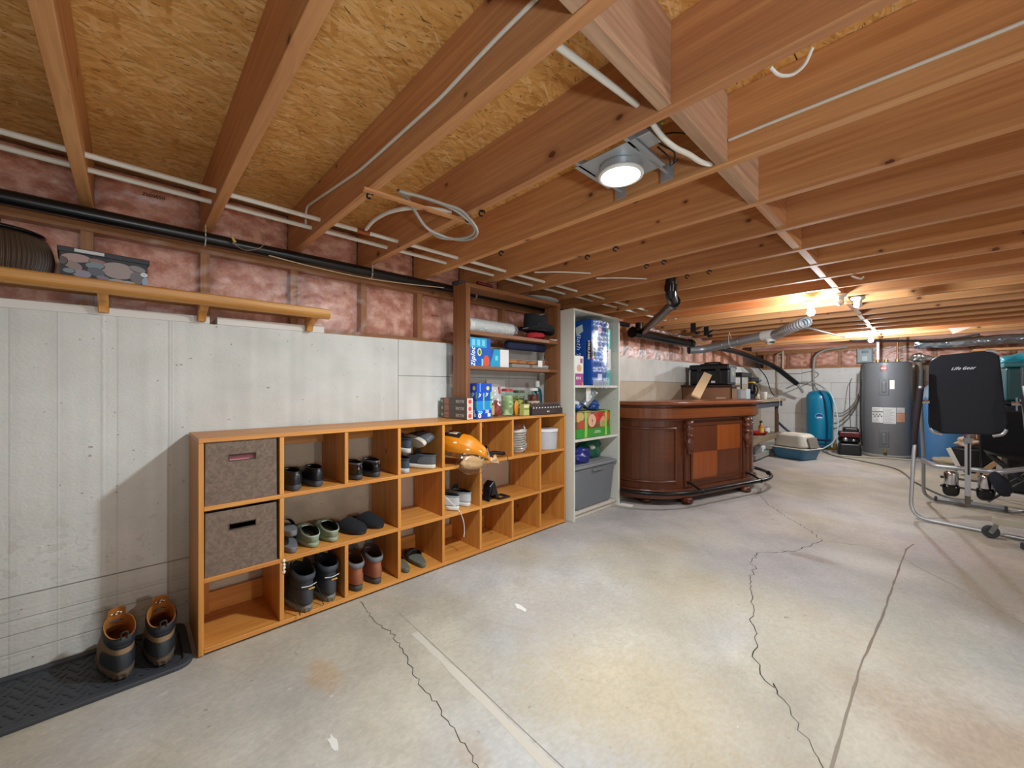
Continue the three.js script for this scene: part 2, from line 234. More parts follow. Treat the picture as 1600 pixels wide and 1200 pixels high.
{
  const near = concrete(2048, 1024, JD - D0, 1.52, { seed: 51, tone: [[194, 195, 187], [225, 226, 219]], pits: 620, roughLow: 1, bump: .007, lines: [[.306, .0025, .6], [.16, .002, .25], [.215, .002, .1], [.09, .002, .12]], vlines: [[-D0 - .02, .006, .0, .35], [-D0 + .18, .004, .12, -.3], [-D0 + .195, .004, 0, .3], [-D0 - .14, .003, 0, .25], [-D0 + .02, .003, .1, -.2], [-D0 - .26, .003, .08, -.2]], paint: (c, x, y, b, g) => { const d = x * 1.043 + D0 - .2, t = sst(.205, .222, d) * sst(.885, .86, y + .02 * (b - .5)); return mix3(c, [192 + 46 * (b - .5), 177 + 44 * (b - .5), 152 + 40 * (b - .5)], t * .85); } });
  wallBlock('concrete_panel', D0 - .2, JD - .0015, 0, null, near, wallLeft);
  const far = concrete(2048, 512, D1 - JD, 1.52, { seed: 61, tone: [[198, 199, 191], [229, 230, 224]], pits: 300, bump: .005, vlines: [[1.0, .003, .3, -.4]], paint: (c, x, y, b) => { const t = Math.max(sst(1.9, 2.3, x) * (1 - sst(1.181, 1.187, y)), sst(.885, .86, y + .02 * (b - .5))); return mix3(c, [194 + 20 * (b - .5), 178 + 20 * (b - .5), 155 + 20 * (b - .5)], t * .9); } });
  // two lifts with an open joint between them
  wallBlock('concrete_panel', JD + .0015, D1 + .2, 0, 1.1835, far, wallLeft);
  const up = wallBlock('concrete_panel', JD + .0015, D1 + .2, 1.1865, null, far, wallLeft);
  { const p = up.geometry.attributes.position, uv = up.geometry.attributes.uv; for (let i = 0; i < p.count; i++) uv.setXY(i, (-p.getZ(i) - JD) / (D1 - JD), p.getY(i) / 1.52); const g2 = wallLeft.children[1].geometry, p2 = g2.attributes.position, u2 = g2.attributes.uv; for (let i = 0; i < p2.count; i++) u2.setXY(i, (-p2.getZ(i) - JD) / (D1 - JD), p2.getY(i) / 1.52); }
  mesh('joint_backing', bw(-2.6, -2.416, .01, 1.40, JD - .01, D1), mat(0x4c463e, { r: 1 }), wallLeft);
  // far wall: courses of painted block
  const blockMat = [71, 72, 73].map(s => concrete(256, 128, .4, .2, { seed: s, tone: [[205, 204, 198], [228, 227, 223]], pits: 12, bump: .003 }));
  let n = 0;
  for (const [y0, y1, odd] of [[0, .31, 0], [.313, .61, 1], [.613, .91, 0], [.913, 1.207, 1], [1.21, 1.485, 0]])
    for (let x = -2.61 - (odd ? .45 : 0); x < X1 + .1; x += .9) { const g = bw(Math.max(x + .0015, -2.61), Math.min(x + .8985, X1), y0, y1, D1, D1 + .19, { r: .003, seg: 1 }); const p = g.attributes.position, uv = g.attributes.uv; for (let i = 0; i < p.count; i++) uv.setXY(i, (p.getX(i) - x) / .9, (p.getY(i) - y0) / .31); mesh('wall_block', g, blockMat[n++ % 3], wallFar); }
  mesh('mortar_backing', bw(-2.6, X1, 0, 1.48, D1 + .02, D1 + .18), mat(0x8f8a80, { r: 1 }), wallFar);
  const plain = mat(0xd9d6cf, { r: .8 });
  mesh('concrete_panel', bw(X1, X1 + .2, 0, 1.43, D0 - .2, D1 + .2), plain, wallRight);
  mesh('concrete_panel', bw(X0, X1 + .2, 0, 1.43, D0 - .2, D0), plain, wallNear);
  mesh('pony_wall', bw(X1 + .02, X1 + .2, 1.43, 2.11, D0 - .2, D1 + .2), mat(0xb06a58, { r: .9 }), wallRight);
  mesh('pony_wall', bw(X0, X1 + .2, 1.43, 2.11, D0 - .2, D0 - .02), mat(0xb06a58, { r: .9 }), wallNear);
}
// ---------------------------------------------------------------- pony wall: sill, studs, batts, plate, plastic
const batt = [81, 82].map(s => mat(0xffffff, { r: .95, map: tex(256, 256, (u, v) => { const a = fbm(u * 7, v * 7, s, 4, 7, 7), b = vn(u * 60, v * 60, s + 7, 60, 60); return mix3([186, 118, 94], [240, 190, 168], clamp(.5 + 2.0 * (a - .5) + .4 * (b - .5))); }) }));
const joistD = n => 0.6845 + (n - 2) * 0.4064;     // centre of joist n
const filmMat = mat(0xffffff, { r: .34, transmission: 1, thickness: 0, ior: 1.42 });
{
  const sillWhite = mat(0xdedbd2, { r: .6 });
  const sill = (d0, d1, x = -2.412, m = sillWhite) => { const g = bw(-2.58, x, 0, .036, d0, d1, { r: .003, grain: 'z' }); displace(g, v => { v.y += wallTop(-v.z) + .0005; }); mesh('sill_board', g, m, wallLeft); };
  sill(-1.9, .284); sill(.312, .812, -2.405); sill(.83, 9.5, -2.512, studMat);
  mesh('top_plate', bw(-2.6, -2.497, 1.776, 1.812, D0, D1, { grain: 'z' }), studMat, wallLeft);
  mesh('top_plate', bw(-2.6, -2.497, 1.815, 1.853, D0, D1, { grain: 'z' }), studMat, wallLeft);
  mesh('sheathing', bw(-2.66, -2.60, 1.40, 2.11, D0 - .2, D1 + .2), mat(0x4a2f22, { r: .9 }), wallLeft);
  const bg = (w, h, seed, bulge) => surf(22, 14, (u, v) => { const e = Math.min(1, 6 * Math.min(u, 1 - u)) * Math.min(1, 7 * Math.min(v, 1 - v)); return [bulge * Math.sqrt(e) * (.6 + .6 * fbm(u * 3, v * 3, seed, 3)) + .008 * fbm(u * 14, v * 14, seed + 3, 2), (v - .5) * h, -(u - .5) * w]; });
  const shapes = [0, 1, 2, 3].map(k => bg(.375, .36, 90 + k, .05)), rims = [0, 1, 2].map(k => bg(.372, .235, 95 + k, .06));
  for (let n = -8; n <= 21; n++) {
    const d = joistD(n) - .4 * 0 + 0; const sd = .277 + (n - 1) * .4064;
    mesh('stud', bw(-2.598, -2.507, wallTop(sd) + .035, 1.776, sd - .019, sd + .019, { grain: 'y' }), studMat, wallLeft);
    const b = mesh('insulation_batt', shapes[(n + 8) % 4], batt[(n + 8) % 2], wallLeft); b.position.set(-2.575, 1.612 + .004 * sd, -(sd + .2032));
    const q = mesh('rim_insulation', rims[(n + 8) % 3], batt[n & 1], wallLeft); q.position.set(-2.585, 1.98, -(d + .2032));
  }
  // clear plastic vapour barrier, sagging and creased between the studs
  const cr = (y, d) => { const r = fbm(d * 2.2 + 40, y * 9, 101, 3); return .010 * (r - .5) + .007 * Math.abs(vn(d * 5 + y * 22 + 60, y * 6 - d * 9 + 60, 103) - .5) + .005 * Math.abs(vn(d * 20 - y * 16 + 90, y * 24 + 90, 105) - .5); };
  const film = surf(700, 28, (u, v) => { const d = lerp(-1.8, 9.5, u), top = 1.795, bot = wallTop(d) + (d < .82 ? .037 : .001), y = lerp(bot, top, v); return [-2.497 + cr(y, d) + .004, y, -d]; });
  mesh('vapour_barrier', film, filmMat, wallLeft);
  const rimFilm = []; for (let n = -2; n <= 16; n++) { const d0 = joistD(n) + .021, d1 = joistD(n + 1) - .021; rimFilm.push(surf(36, 16, (u, v) => { const d = lerp(d0, d1, u), y = lerp(1.857, 2.10, v); return [-2.512 + 2 * cr(y + n, d) + .012, y, -d]; })); }
  const rf = mesh('rim_plastic', rimFilm, filmMat, wallLeft);
  // printed numbers on the plastic
  const print = (s, w, h, col = '#2b1512') => canvasTex(256, 64, (c) => { c.clearRect(0, 0, 256, 64); c.fillStyle = col; c.font = 'bold 46px sans-serif'; c.textBaseline = 'middle'; c.fillText(s, 4, 34); });
  for (const [s, y, d, w, x] of [['2000050', 1.99, .10, .115, -2.478], ['2000050', 1.53, .46, .10, -2.484], ['2000050', 1.63, 1.62, .09, -2.484]]) {
    const t = print(s), m = mat(0xffffff, { r: .6, map: t, transparent: true, alphaTest: .4 }); const g = new THREE.PlaneGeometry(w, w / 4).rotateZ(0).rotateY(Math.PI / 2).rotateX(0); mesh('printed_number', g.translate(x, y, -d), m, wallLeft);
  }
  // far wall, upper part
  mesh('sill_board', bw(-2.5, X1, 1.486, 1.522, D1 + .06, D1 + .18, { grain: 'x' }), studMat, wallFar);
  mesh('top_plate', bw(-2.5, X1, 1.80, 1.87, D1 + .06, D1 + .15, { grain: 'x' }), studMat, wallFar);
  mesh('sheathing', bw(X0, X1, 1.40, 2.11, D1 + .16, D1 + .22), mat(0x4a2f22, { r: .9 }), wallFar);
  const fb = [0, 1].map(k => bg(.375, .29, 110 + k, .05).rotateY(-Math.PI / 2).scale(1, 1, 1));
  for (let k = 0; k < 15; k++) { const x = -2.36 + k * .4064; mesh('stud', bw(x - .019, x + .019, 1.522, 1.80, D1 + .07, D1 + .155, { grain: 'y' }), studMat, wallFar); const b = mesh('insulation_batt', fb[k % 2], batt[k % 2], wallFar); b.position.set(x + .2032, 1.662, -(D1 + .125)); }
  mesh('rim_insulation', surf(160, 10, (u, v) => [lerp(X0, X1, u), lerp(1.86, 2.1, v), -(D1 + .10 - .04 * fbm(u * 60, v * 4, 117, 3))]), batt[0], wallFar);
  mesh('vapour_barrier', surf(300, 20, (u, v) => { const x = lerp(-2.48, X1, u), y = lerp(1.50, 1.83, v); return [x, y, -(D1 + .058 - 1.6 * cr(y, x + 3))]; }), filmMat, wallFar);
}
// ---------------------------------------------------------------- ceiling: subfloor panels, joists, blocking
const ceiling = structure('ceiling');
{
  const osb = canvasTex(2048, 1024, (c, w, h) => {
    c.fillStyle = '#d6a25a'; c.fillRect(0, 0, w, h); const R = rng(7);
    const tones = ['#e8b266', '#dfa458', '#efc07c', '#d2954a', '#e8ad60', '#f2c98c', '#c6893f', '#e8b46e', '#dea65e'];
    for (let k = 0; k < 15000; k++) { const x = R() * w, y = R() * h, a = (R() - .5) * 1.5 + (R() < .12 ? 1.4 : 0), l = 30 + R() * 70, b = 5 + R() * 14; c.save(); c.translate(x, y); c.rotate(a); c.globalAlpha = .35 + R() * .45; c.fillStyle = tones[Math.floor(R() * tones.length)]; c.beginPath(); c.moveTo(-l / 2, -b / 2 + R() * 4); c.lineTo(l / 2 - R() * 16, -b / 2); c.lineTo(l / 2, b / 2 - R() * 4); c.lineTo(-l / 2 + R() * 16, b / 2); c.closePath(); c.fill(); if (R() < .5) { c.globalAlpha = .28; c.fillStyle = '#6d4a20'; c.fillRect(-l / 2, b / 2, l * (.4 + .6 * R()), 1.3); } c.restore(); }
    c.globalAlpha = .75; for (let k = 0; k < 1500; k++) { const x = R() * w, y = R() * h, a = (R() - .5) * 1.2, l = 4 + R() * 18; c.save(); c.translate(x, y); c.rotate(a); c.fillStyle = R() < .5 ? '#4e3212' : '#6b4718'; c.fillRect(0, 0, l, .8 + R() * 2.2); c.restore(); }
  });
  osb.wrapS = osb.wrapT = THREE.RepeatWrapping; osb.repeat.set(1 / 2.44, 1 / 1.22);
  const om = mat(0xffffff, { r: .72, map: osb }); let k = 0;
  const rows = [[-2.6, -1.502], [-1.498, -.281], [-.277, .94], [.944, 2.16], [2.164, 3.7]];
  for (const [a, b] of rows) for (let d = -3.6 - (k % 2) * 1.22; d < 9.8; d += 2.44, k++) mesh('subfloor_panel', bw(a, b, 2.1085, 2.127, d + .0015, d + 2.4385, { grain: 'z', ou: k * .83, ov: k * .37 }), om, ceiling);
  mesh('subfloor_top', bw(X0 - .1, X1 + .2, 2.129, 2.17, D0 - .2, D1 + .25), mat(0x9c8f34, { r: .9 }), ceiling);
  const oldBlock = mat(0xffffff, { r: .75, map: woodTex(27, [200, 164, 132], [158, 118, 90], [96, 66, 46], 2, 512, 128, 1.2) });
  for (let n = -7; n <= 21; n++) {
    const d = joistD(n);
    mesh('joist', bw(-2.565, X1, 1.873, 2.108, d - .019, d + .019, { r: .0025, seg: 1, grain: 'x', ou: n * .73, ov: n * .217 }), joistMats[(n + 8) % 4], ceiling);
    if (n < 21) mesh('blocking', bw(-.524 + .012 * (n & 1), -.486 + .012 * (n & 1), 1.876, 2.106, d + .0195, d + .3869, { r: .002, seg: 1, grain: 'z', ou: n * .31, ov: n * .4 }), n < 5 ? oldBlock : joistMats[(n + 10) % 4], ceiling);
  }
}
console.log('shell');
// ---------------------------------------------------------------- lights
{
  const glow = (c, i) => mat(0xffffff, { r: .5, emissive: c, emissiveIntensity: i });
  // slim recessed LED panel in its hanger frame, between two joists
  const L = thing('recessed_light', 'glowing round LED downlight in a metal hanger frame between joists', 'ceiling light', [-.774, 1.868, 1.29]);
  mesh('housing', new THREE.CylinderGeometry(.075, .075, .04, 32).translate(0, .03, 0), M.galv, L);
  mesh('trim_ring', new THREE.TorusGeometry(.074, .007, 8, 40).rotateX(Math.PI / 2).translate(0, .006, 0), M.white, L);
  mesh('lens', new THREE.CylinderGeometry(.068, .068, .006, 40).translate(0, .004, 0), glow(0xffffff, 6), L);
  const a = new THREE.RectAreaLight(LIGHT.white, LIGHT.panel, .125, .125); a.position.set(-.774, 1.862, -1.29); a.lookAt(-.774, 0, -1.29); scene.add(a);
  const bulb = (x, y, d, label, power = LIGHT.bulb) => {
    const B = thing('light_bulb', label, 'light bulb', [x, y, d]);
    mesh('globe', lathe([[0, -.06], [.02, -.056], [.03, -.04], [.031, -.025], [.024, 0], [.014, .022], [.013, .03]], 24), glow(0xfffaf0, 9), B);
    mesh('socket', lathe([[.0135, .022], [.02, .024], [.022, .05], [.05, .055], [.055, .072], [0, .073]], 24), M.white, B);
    const p = new THREE.PointLight(LIGHT.white, power, 0, 2); p.position.set(x, y - .028, -d); p.castShadow = true; p.shadow.radius = 1.5; scene.add(p);
  };
  bulb(-.70, 1.785, 4.25, 'bare glowing bulb under the joists nearer the silver duct');
  bulb(-.55, 1.80, 7.45, 'bare glowing bulb in front of the water heater top', LIGHT.far);
  // unseen bulb across the room, out of frame, placed to light the cubby fronts
  bulb(2.9, 1.76, 1.3, 'unseen bulb across the room, lighting the cubby fronts', LIGHT.unseenBulb);
  // unseen uplight beside the camera, out of view, placed to brighten the near ceiling bays
  const W = thing('unseen_uplight', 'unseen uplight on a tripod beside the camera, placed to light the near ceiling', 'unseen uplight', [.55, 0, -.05]);
  for (const a of [.3, 2.4, 4.5]) mesh('leg', rod(new THREE.Vector3(0, .45, 0), new THREE.Vector3(.28 * Math.cos(a), .008, .28 * Math.sin(a)), .009), M.blackPlastic, W);
  mesh('pole', rod(new THREE.Vector3(0, .4, 0), new THREE.Vector3(0, .9, 0), .011), M.galv, W);
  mesh('housing', bx(.26, .05, .2, 0, .925, 0, { r: .01 }), M.blackPlastic, W);
  mesh('lens', bx(.23, .006, .17, 0, .954, 0), glow(0xffffff, 4), W);
  const s = new THREE.SpotLight(LIGHT.white, LIGHT.work, 0, 1.25, .7, 2); s.position.set(.55, .975, .05); s.target.position.set(-.75, 2.1, -.25); s.castShadow = true; s.shadow.radius = 5; scene.add(s, s.target);
}
// ---------------------------------------------------------------- cubby shelf along the wall
function wpart(name, geo, m, g) { const q = Array.isArray(geo) ? merge(geo) : geo; q.translate(-g.position.x, -g.position.y, -g.position.z); return mesh(name, q, m, g); }
const CF = -2.057, CB = -2.393, TH = .019;
const colD = k => .2135 + .2953 * k;
const rowY = [.6125, .3165, .031];
{
  const c = thing('cubby_shelf', 'long low orange-stained pine cubby shelf against the concrete wall', 'shelf', [-2.225, 0, 1.39]);
  const e = { r: .0025, seg: 1 }, y1 = .8955;
  wpart('side_panel', bw(CB, CF, .004, y1 - TH, colD(0) - .0095, colD(0) + .0095, { ...e, grain: 'y' }), shelfPine, c);
  wpart('side_panel', bw(CB, CF, .004, y1 - TH, colD(8) - .0095, colD(8) + .0095, { ...e, grain: 'y' }), shelfPine, c);
  wpart('top', bw(CB, CF + .002, y1 - TH, y1, colD(0) - .0095, colD(8) + .0095, { ...e, grain: 'z' }), shelfPine, c);
  wpart('bottom', bw(CB, CF, .010, .031, colD(0) + .0095, colD(8) - .0095, { ...e, grain: 'z' }), shelfPine, c);
  for (const y of [.3165, .6125]) wpart('shelf', bw(CB, CF - .001, y - TH, y, colD(0) + .0095, colD(8) - .0095, { ...e, grain: 'z', ou: y * 3, ov: y * 5 }), shelfPine, c);
  for (let k = 1; k < 8; k++) for (let r = 0; r < 3; r++) { if (r === 1 && (k === 2 || k === 6)) continue; const lo = rowY[r], hi = r ? rowY[r - 1] - TH : y1 - TH; wpart('divider', bw(CB, CF - .0015, lo, hi, colD(k) - .0095, colD(k) + .0095, { ...e, grain: 'y', ou: k * .7 + r, ov: k * .37 + r * .21 }), shelfPine, c); }
  for (const [a, b] of [[.800, .8755], [.032, .125]]) for (const [k, l] of [[0, 4], [4, 8]]) wpart('back_rail', bw(CB - .0005, CB + .018, a, b, colD(k) + .011 - (k ? .02 : 0), colD(l) - .011, { grain: 'z', ou: k + a }), shelfPine, c);
  wpart('back_stile', bw(CB + .018, CB + .03, .032, .29, colD(0) + .0096, colD(0) + .062, { grain: 'y' }), shelfPine, c);
  // white filler left along one edge of the first divider
  wpart('putty_patch', [0, 1, 2, 3].map(k => blob(.004, .007, .006, .6, 5 + k).translate(CF + .0015, .255 + k * .017, -(colD(1) + .008))), mat(0xe6dfcc, { r: .9 }), c);
}
const weave = (a, b, n = 256) => tex(n, n, (u, v) => { const x = Math.sin(u * 64 * 6.2832), y = Math.sin(v * 64 * 6.2832), w = (Math.floor(u * 64) + Math.floor(v * 64)) & 1 ? x : y; const q = fbm(u * 30, v * 30, 3, 2, 30, 30); return mix3(a, b, clamp(.5 + .25 * w + .7 * (q - .5))); }, { rx: 4, ry: 4 });
const binFabric = mat(0xffffff, { r: .95, map: weave([92, 77, 65], [138, 119, 103]) });
for (const [row, label, filled] of [[0, 'brown woven fabric bin with pink cloth showing through its handle slot', 1], [1, 'brown woven fabric bin with an empty dark handle slot, below the other', 0]]) {
  const y0 = rowY[row] + .001, H = .262, W = .262, dC = (colD(0) + colD(1)) / 2 - .003;
  const b = thing('fabric_bin', label, 'storage bin', [-2.072, y0, dC], 0, 'brown fabric bins in the cubby shelf');
  const sh = new THREE.Shape(); sh.moveTo(-W / 2, 0); sh.lineTo(W / 2, 0); sh.lineTo(W / 2 - .002, H); sh.lineTo(-W / 2 + .002, H); sh.closePath();
  const hole = new THREE.Path(), hx = .049, hy = .19, hh = .013; hole.moveTo(-hx, hy - hh); hole.lineTo(-hx, hy + hh); hole.lineTo(hx, hy + hh); hole.lineTo(hx, hy - hh); sh.holes.push(hole);
  const front = projUV(new THREE.ExtrudeGeometry(sh, { depth: .006, bevelEnabled: true, bevelSize: .001, bevelThickness: .001, bevelSegments: 1 }), 'x').rotateY(Math.PI / 2);
  mesh('front_panel', front, binFabric, b);
  mesh('body', [bx(.30, H, .006, -.15, H / 2, W / 2 - .003, { grain: 'x' }), bx(.30, H, .006, -.15, H / 2, -W / 2 + .003, { grain: 'x' }), bx(.30, .006, W - .012, -.15, .003, 0, { grain: 'x' }), bx(.006, H, W - .012, -.297, H / 2, 0, { grain: 'y' })], binFabric, b);
  mesh('slot_trim', [bx(.0025, .003, .1, .0075, hy + hh, 0), bx(.0025, .003, .1, .0075, hy - hh, 0), bx(.0025, .026, .003, .0075, hy, -hx), bx(.0025, .026, .003, .0075, hy, hx)], mat(0x4a3b30, { r: .9 }), b);
  if (filled) { const t = mesh('folded_cloth', displace(new RoundedBoxGeometry(.2, .05, .2, 5, .02), v => { v.y += .008 * (fbm(v.x * 20 + 5, v.z * 20 + 5, 8, 2) - .5); }).translate(-.118, .168, 0), mat(0xd98d92, { r: .95 }), b); t.userData.label = 'pink cloth inside the bin'; }
}
// ---------------------------------------------------------------- shoes: lofted from rings
function ringPts(n, { xb, xf, wh, wb, yb, yf, p = .78, sx = 0 }) { const o = []; for (let i = 0; i < n; i++) { const a = i / n * 6.28318, cx = Math.cos(a), t = (1 + cx) / 2, w = lerp(wh, wb, sst(.05, .62, t)) * (t > .72 ? lerp(1, .93, (t - .72) / .28) : 1), s = Math.sign(Math.sin(a)) * Math.pow(Math.abs(Math.sin(a)), p); o.push([lerp(xb, xf, t), lerp(yb, yf ?? yb, sst(0, 1, t)), w * s + sx * sst(.4, 1, t)]); } return o; }
function loft(rings, { capA = false, capB = false, n = 32 } = {}) {
  const R = rings.map(r => Array.isArray(r) ? r : ringPts(n, r)), pos = [], idx = [];
  R.forEach(r => r.forEach(q => pos.push(...q))); const m = R.length;
  for (let j = 0; j < m - 1; j++) for (let i = 0; i < n; i++) { const a = j * n + i, b = j * n + (i + 1) % n, c = a + n, d = b + n; idx.push(a, c, d, a, d, b); }
  const cap = (j, flip) => { const c = pos.length / 3, q = R[j].reduce((s, p) => [s[0] + p[0] / n, s[1] + p[1] / n, s[2] + p[2] / n], [0, 0, 0]); pos.push(...q); for (let i = 0; i < n; i++) { const a = j * n + i, b = j * n + (i + 1) % n; idx.push(...(flip ? [a, b, c] : [b, a, c])); } };
  if (capA) cap(0, true); if (capB) cap(m - 1, false);
  const g = new THREE.BufferGeometry(); g.setAttribute('position', new THREE.Float32BufferAttribute(pos, 3)); g.setIndex(idx); g.computeVertexNormals(); return g;
}
const grow = (r, k) => ({ ...r, xb: r.xb - k, xf: r.xf + k, wh: r.wh + k, wb: r.wb + k });
// profile rings per kind of shoe (heel at x = 0, toe towards +x)
const SHOES = {
  boot: { L: .29, sole: .032, rings: [{ yb: .03, yf: .03, xb: .006, xf: .285, wh: .037, wb: .049 }, { yb: .055, yf: .056, xb: .002, xf: .28, wh: .04, wb: .05 }, { yb: .075, yf: .082, xb: .003, xf: .262, wh: .04, wb: .047 }, { yb: .092, yf: .112, xb: .006, xf: .212, wh: .038, wb: .043 }, { yb: .118, yf: .142, xb: .008, xf: .172, wh: .037, wb: .04 }, { yb: .146, yf: .176, xb: .004, xf: .158, wh: .041, wb: .042 }] },
  tall: { L: .30, sole: .034, rings: [{ yb: .032, yf: .032, xb: .006, xf: .295, wh: .038, wb: .05 }, { yb: .06, yf: .06, xb: .001, xf: .29, wh: .042, wb: .052 }, { yb: .085, yf: .088, xb: .001, xf: .27, wh: .043, wb: .049 }, { yb: .11, yf: .125, xb: .004, xf: .21, wh: .042, wb: .045 }, { yb: .145, yf: .168, xb: .006, xf: .172, wh: .042, wb: .043 }, { yb: .178, yf: .205, xb: .000, xf: .162, wh: .046, wb: .046 }] },
  dress: { L: .29, sole: .03, rings: [{ yb: .029, yf: .024, xb: .005, xf: .288, wh: .033, wb: .045 }, { yb: .046, yf: .046, xb: .001, xf: .28, wh: .038, wb: .047 }, { yb: .062, yf: .062, xb: .003, xf: .238, wh: .034, wb: .041 }, { yb: .078, yf: .078, xb: .009, xf: .176, wh: .027, wb: .032 }] },
  clog: { L: .27, sole: .024, rings: [{ yb: .022, yf: .02, xb: .006, xf: .268, wh: .036, wb: .047 }, { yb: .035, yf: .05, xb: .0, xf: .262, wh: .039, wb: .048 }, { yb: .048, yf: .068, xb: .001, xf: .215, wh: .038, wb: .043 }, { yb: .058, yf: .08, xb: .006, xf: .15, wh: .034, wb: .037 }] },
  sneaker: { L: .29, sole: .03, rings: [{ yb: .03, yf: .024, xb: .008, xf: .282, wh: .035, wb: .046 }, { yb: .05, yf: .05, xb: .004, xf: .276, wh: .038, wb: .046 }, { yb: .07, yf: .074, xb: .005, xf: .236, wh: .035, wb: .042 }, { yb: .094, yf: .094, xb: .0, xf: .165, wh: .03, wb: .034 }] },
};
function shoeParts(g, kind, { upper, sole, lining, collar, counter, lace, tongue, tread, bumper }) {
  const S = SHOES[kind], r0 = S.rings[0], n = 36;
  const base = { ...r0, yf: r0.yb };
  const o = [{ ...grow(base, -.002), yb: 0, yf: .004 }, { ...grow(base, .003), yb: .003, yf: .008 }, { ...grow(base, .004), yb: S.sole * .55, yf: S.sole * .6 }, { ...grow(base, .002), yb: S.sole, yf: S.sole }];
  const lug = q => ringPts(72, q).map((p, i) => { const k = 1 - (i % 4 < 2 ? .035 : 0); return [lerp(.14, p[0], k), p[1], p[2] * k]; });
  const so = tread ? mesh('sole', loft([lug(o[0]), lug(o[1]), lug({ ...o[2], yb: o[2].yb * .85, yf: o[2].yf * .85 }), ringPts(72, o[2]), ringPts(72, o[3])], { capA: true, capB: true, n: 72 }), sole, g) : mesh('sole', loft(o, { capA: true, capB: true, n }), sole, g);
  mesh('upper', loft(S.rings, { n }), upper, g);
  const last = S.rings[S.rings.length - 1], inner = S.rings.slice().reverse().map((r, i) => grow({ ...r, yb: r.yb - (i ? 0 : -.001), yf: r.yf - (i ? 0 : -.001) }, i ? -.0055 : -.004));
  mesh('lining', loft([{ ...grow(last, 0) }, ...inner], { capB: true, n }), lining, g);
  if (collar) { const a = { ...last }, d = kind === 'boot' || kind === 'tall' ? .026 : .01; mesh('collar', loft([0, .25, .5, .75, 1].map(t => grow({ ...a, yb: a.yb - d + d * t, yf: a.yf - d + d * t }, .0045 * Math.sin(Math.PI * (.08 + .84 * t)))), { n }), collar, g); if (kind === 'boot' && tread) { const b = S.rings[4]; mesh('collar_fold', loft([0, .25, .5, .75, 1].map(t => grow({ ...b, yb: b.yb - .012 + .022 * t, yf: b.yf - .006 + .016 * t }, .001 + .004 * Math.sin(Math.PI * t))), { n }), collar, g); } }
  if (counter) { const lo = S.rings[1], hi = S.rings[Math.min(3, S.rings.length - 1)]; const half = q => ringPts(72, q).filter((_, i) => i >= 20 && i <= 52); const A = half(grow({ ...lo, yb: lo.yb - .018, yf: lo.yb - .018 }, .0025)), B = half(grow(lo, .003)), C = half(grow({ ...S.rings[2], yf: S.rings[2].yb }, .003)), D = half(grow({ ...hi, yf: hi.yb - .012, yb: hi.yb - .004 }, .002)); const rows = [A, B, C, D]; mesh('heel_counter', surf(32, 3, (u, v) => rows[Math.round(v * 3)][Math.round(u * 32)]), counter, g); }
  if (bumper) { mesh('toe_cap', loft([grow({ ...S.rings[0] }, .0015), grow(S.rings[1], .002)].map(q => ({ ...q, xb: q.xf - .09 })), { n }), bumper, g); }
  if (tongue) { const x = last.xf; mesh('tongue', surf(8, 8, (u, v) => [x - .008 + .03 * (1 - v) - (kind === 'tall' ? .028 * v : 0) - .02 * Math.pow(Math.abs(u - .5) * 2, 2) + .004, lerp(last.yf - .05, last.yf + (kind === 'tall' ? .046 : .028), v), (u - .5) * .058 * (1 - .2 * v)]), tongue, g); }
  if (lace) { const L = []; const a = S.rings[S.rings.length - 3], b = last; for (let k = 0; k < 5; k++) { const t = k / 4.4, x = lerp(a.xf, b.xf, t) + .002, y = lerp(a.yf, b.yf, t) + .004; L.push(tube([new THREE.Vector3(x - .018, y - .006, -.024), new THREE.Vector3(x, y + .003, 0), new THREE.Vector3(x - .018, y - .006, .024)], .0022, { seg: 8, rs: 5 })); } mesh('laces', L, lace, g); }
}
function shoe(name, label, kind, mats, [x, y0, d], turn, group, tilt) { const y = y0 + .0008; const g = thing(name, label, 'shoe', [x, y, d], turn, group); if (tilt) g.rotation.set(tilt[0], turn, tilt[1], 'YXZ'); if (kind === 'dress') g.scale.set(1, 1.14, 1.05); if (group.startsWith('sneakers')) g.scale.setScalar(.9); shoeParts(g, kind, mats); return g; }
const IN = Math.PI;     // toe to the wall
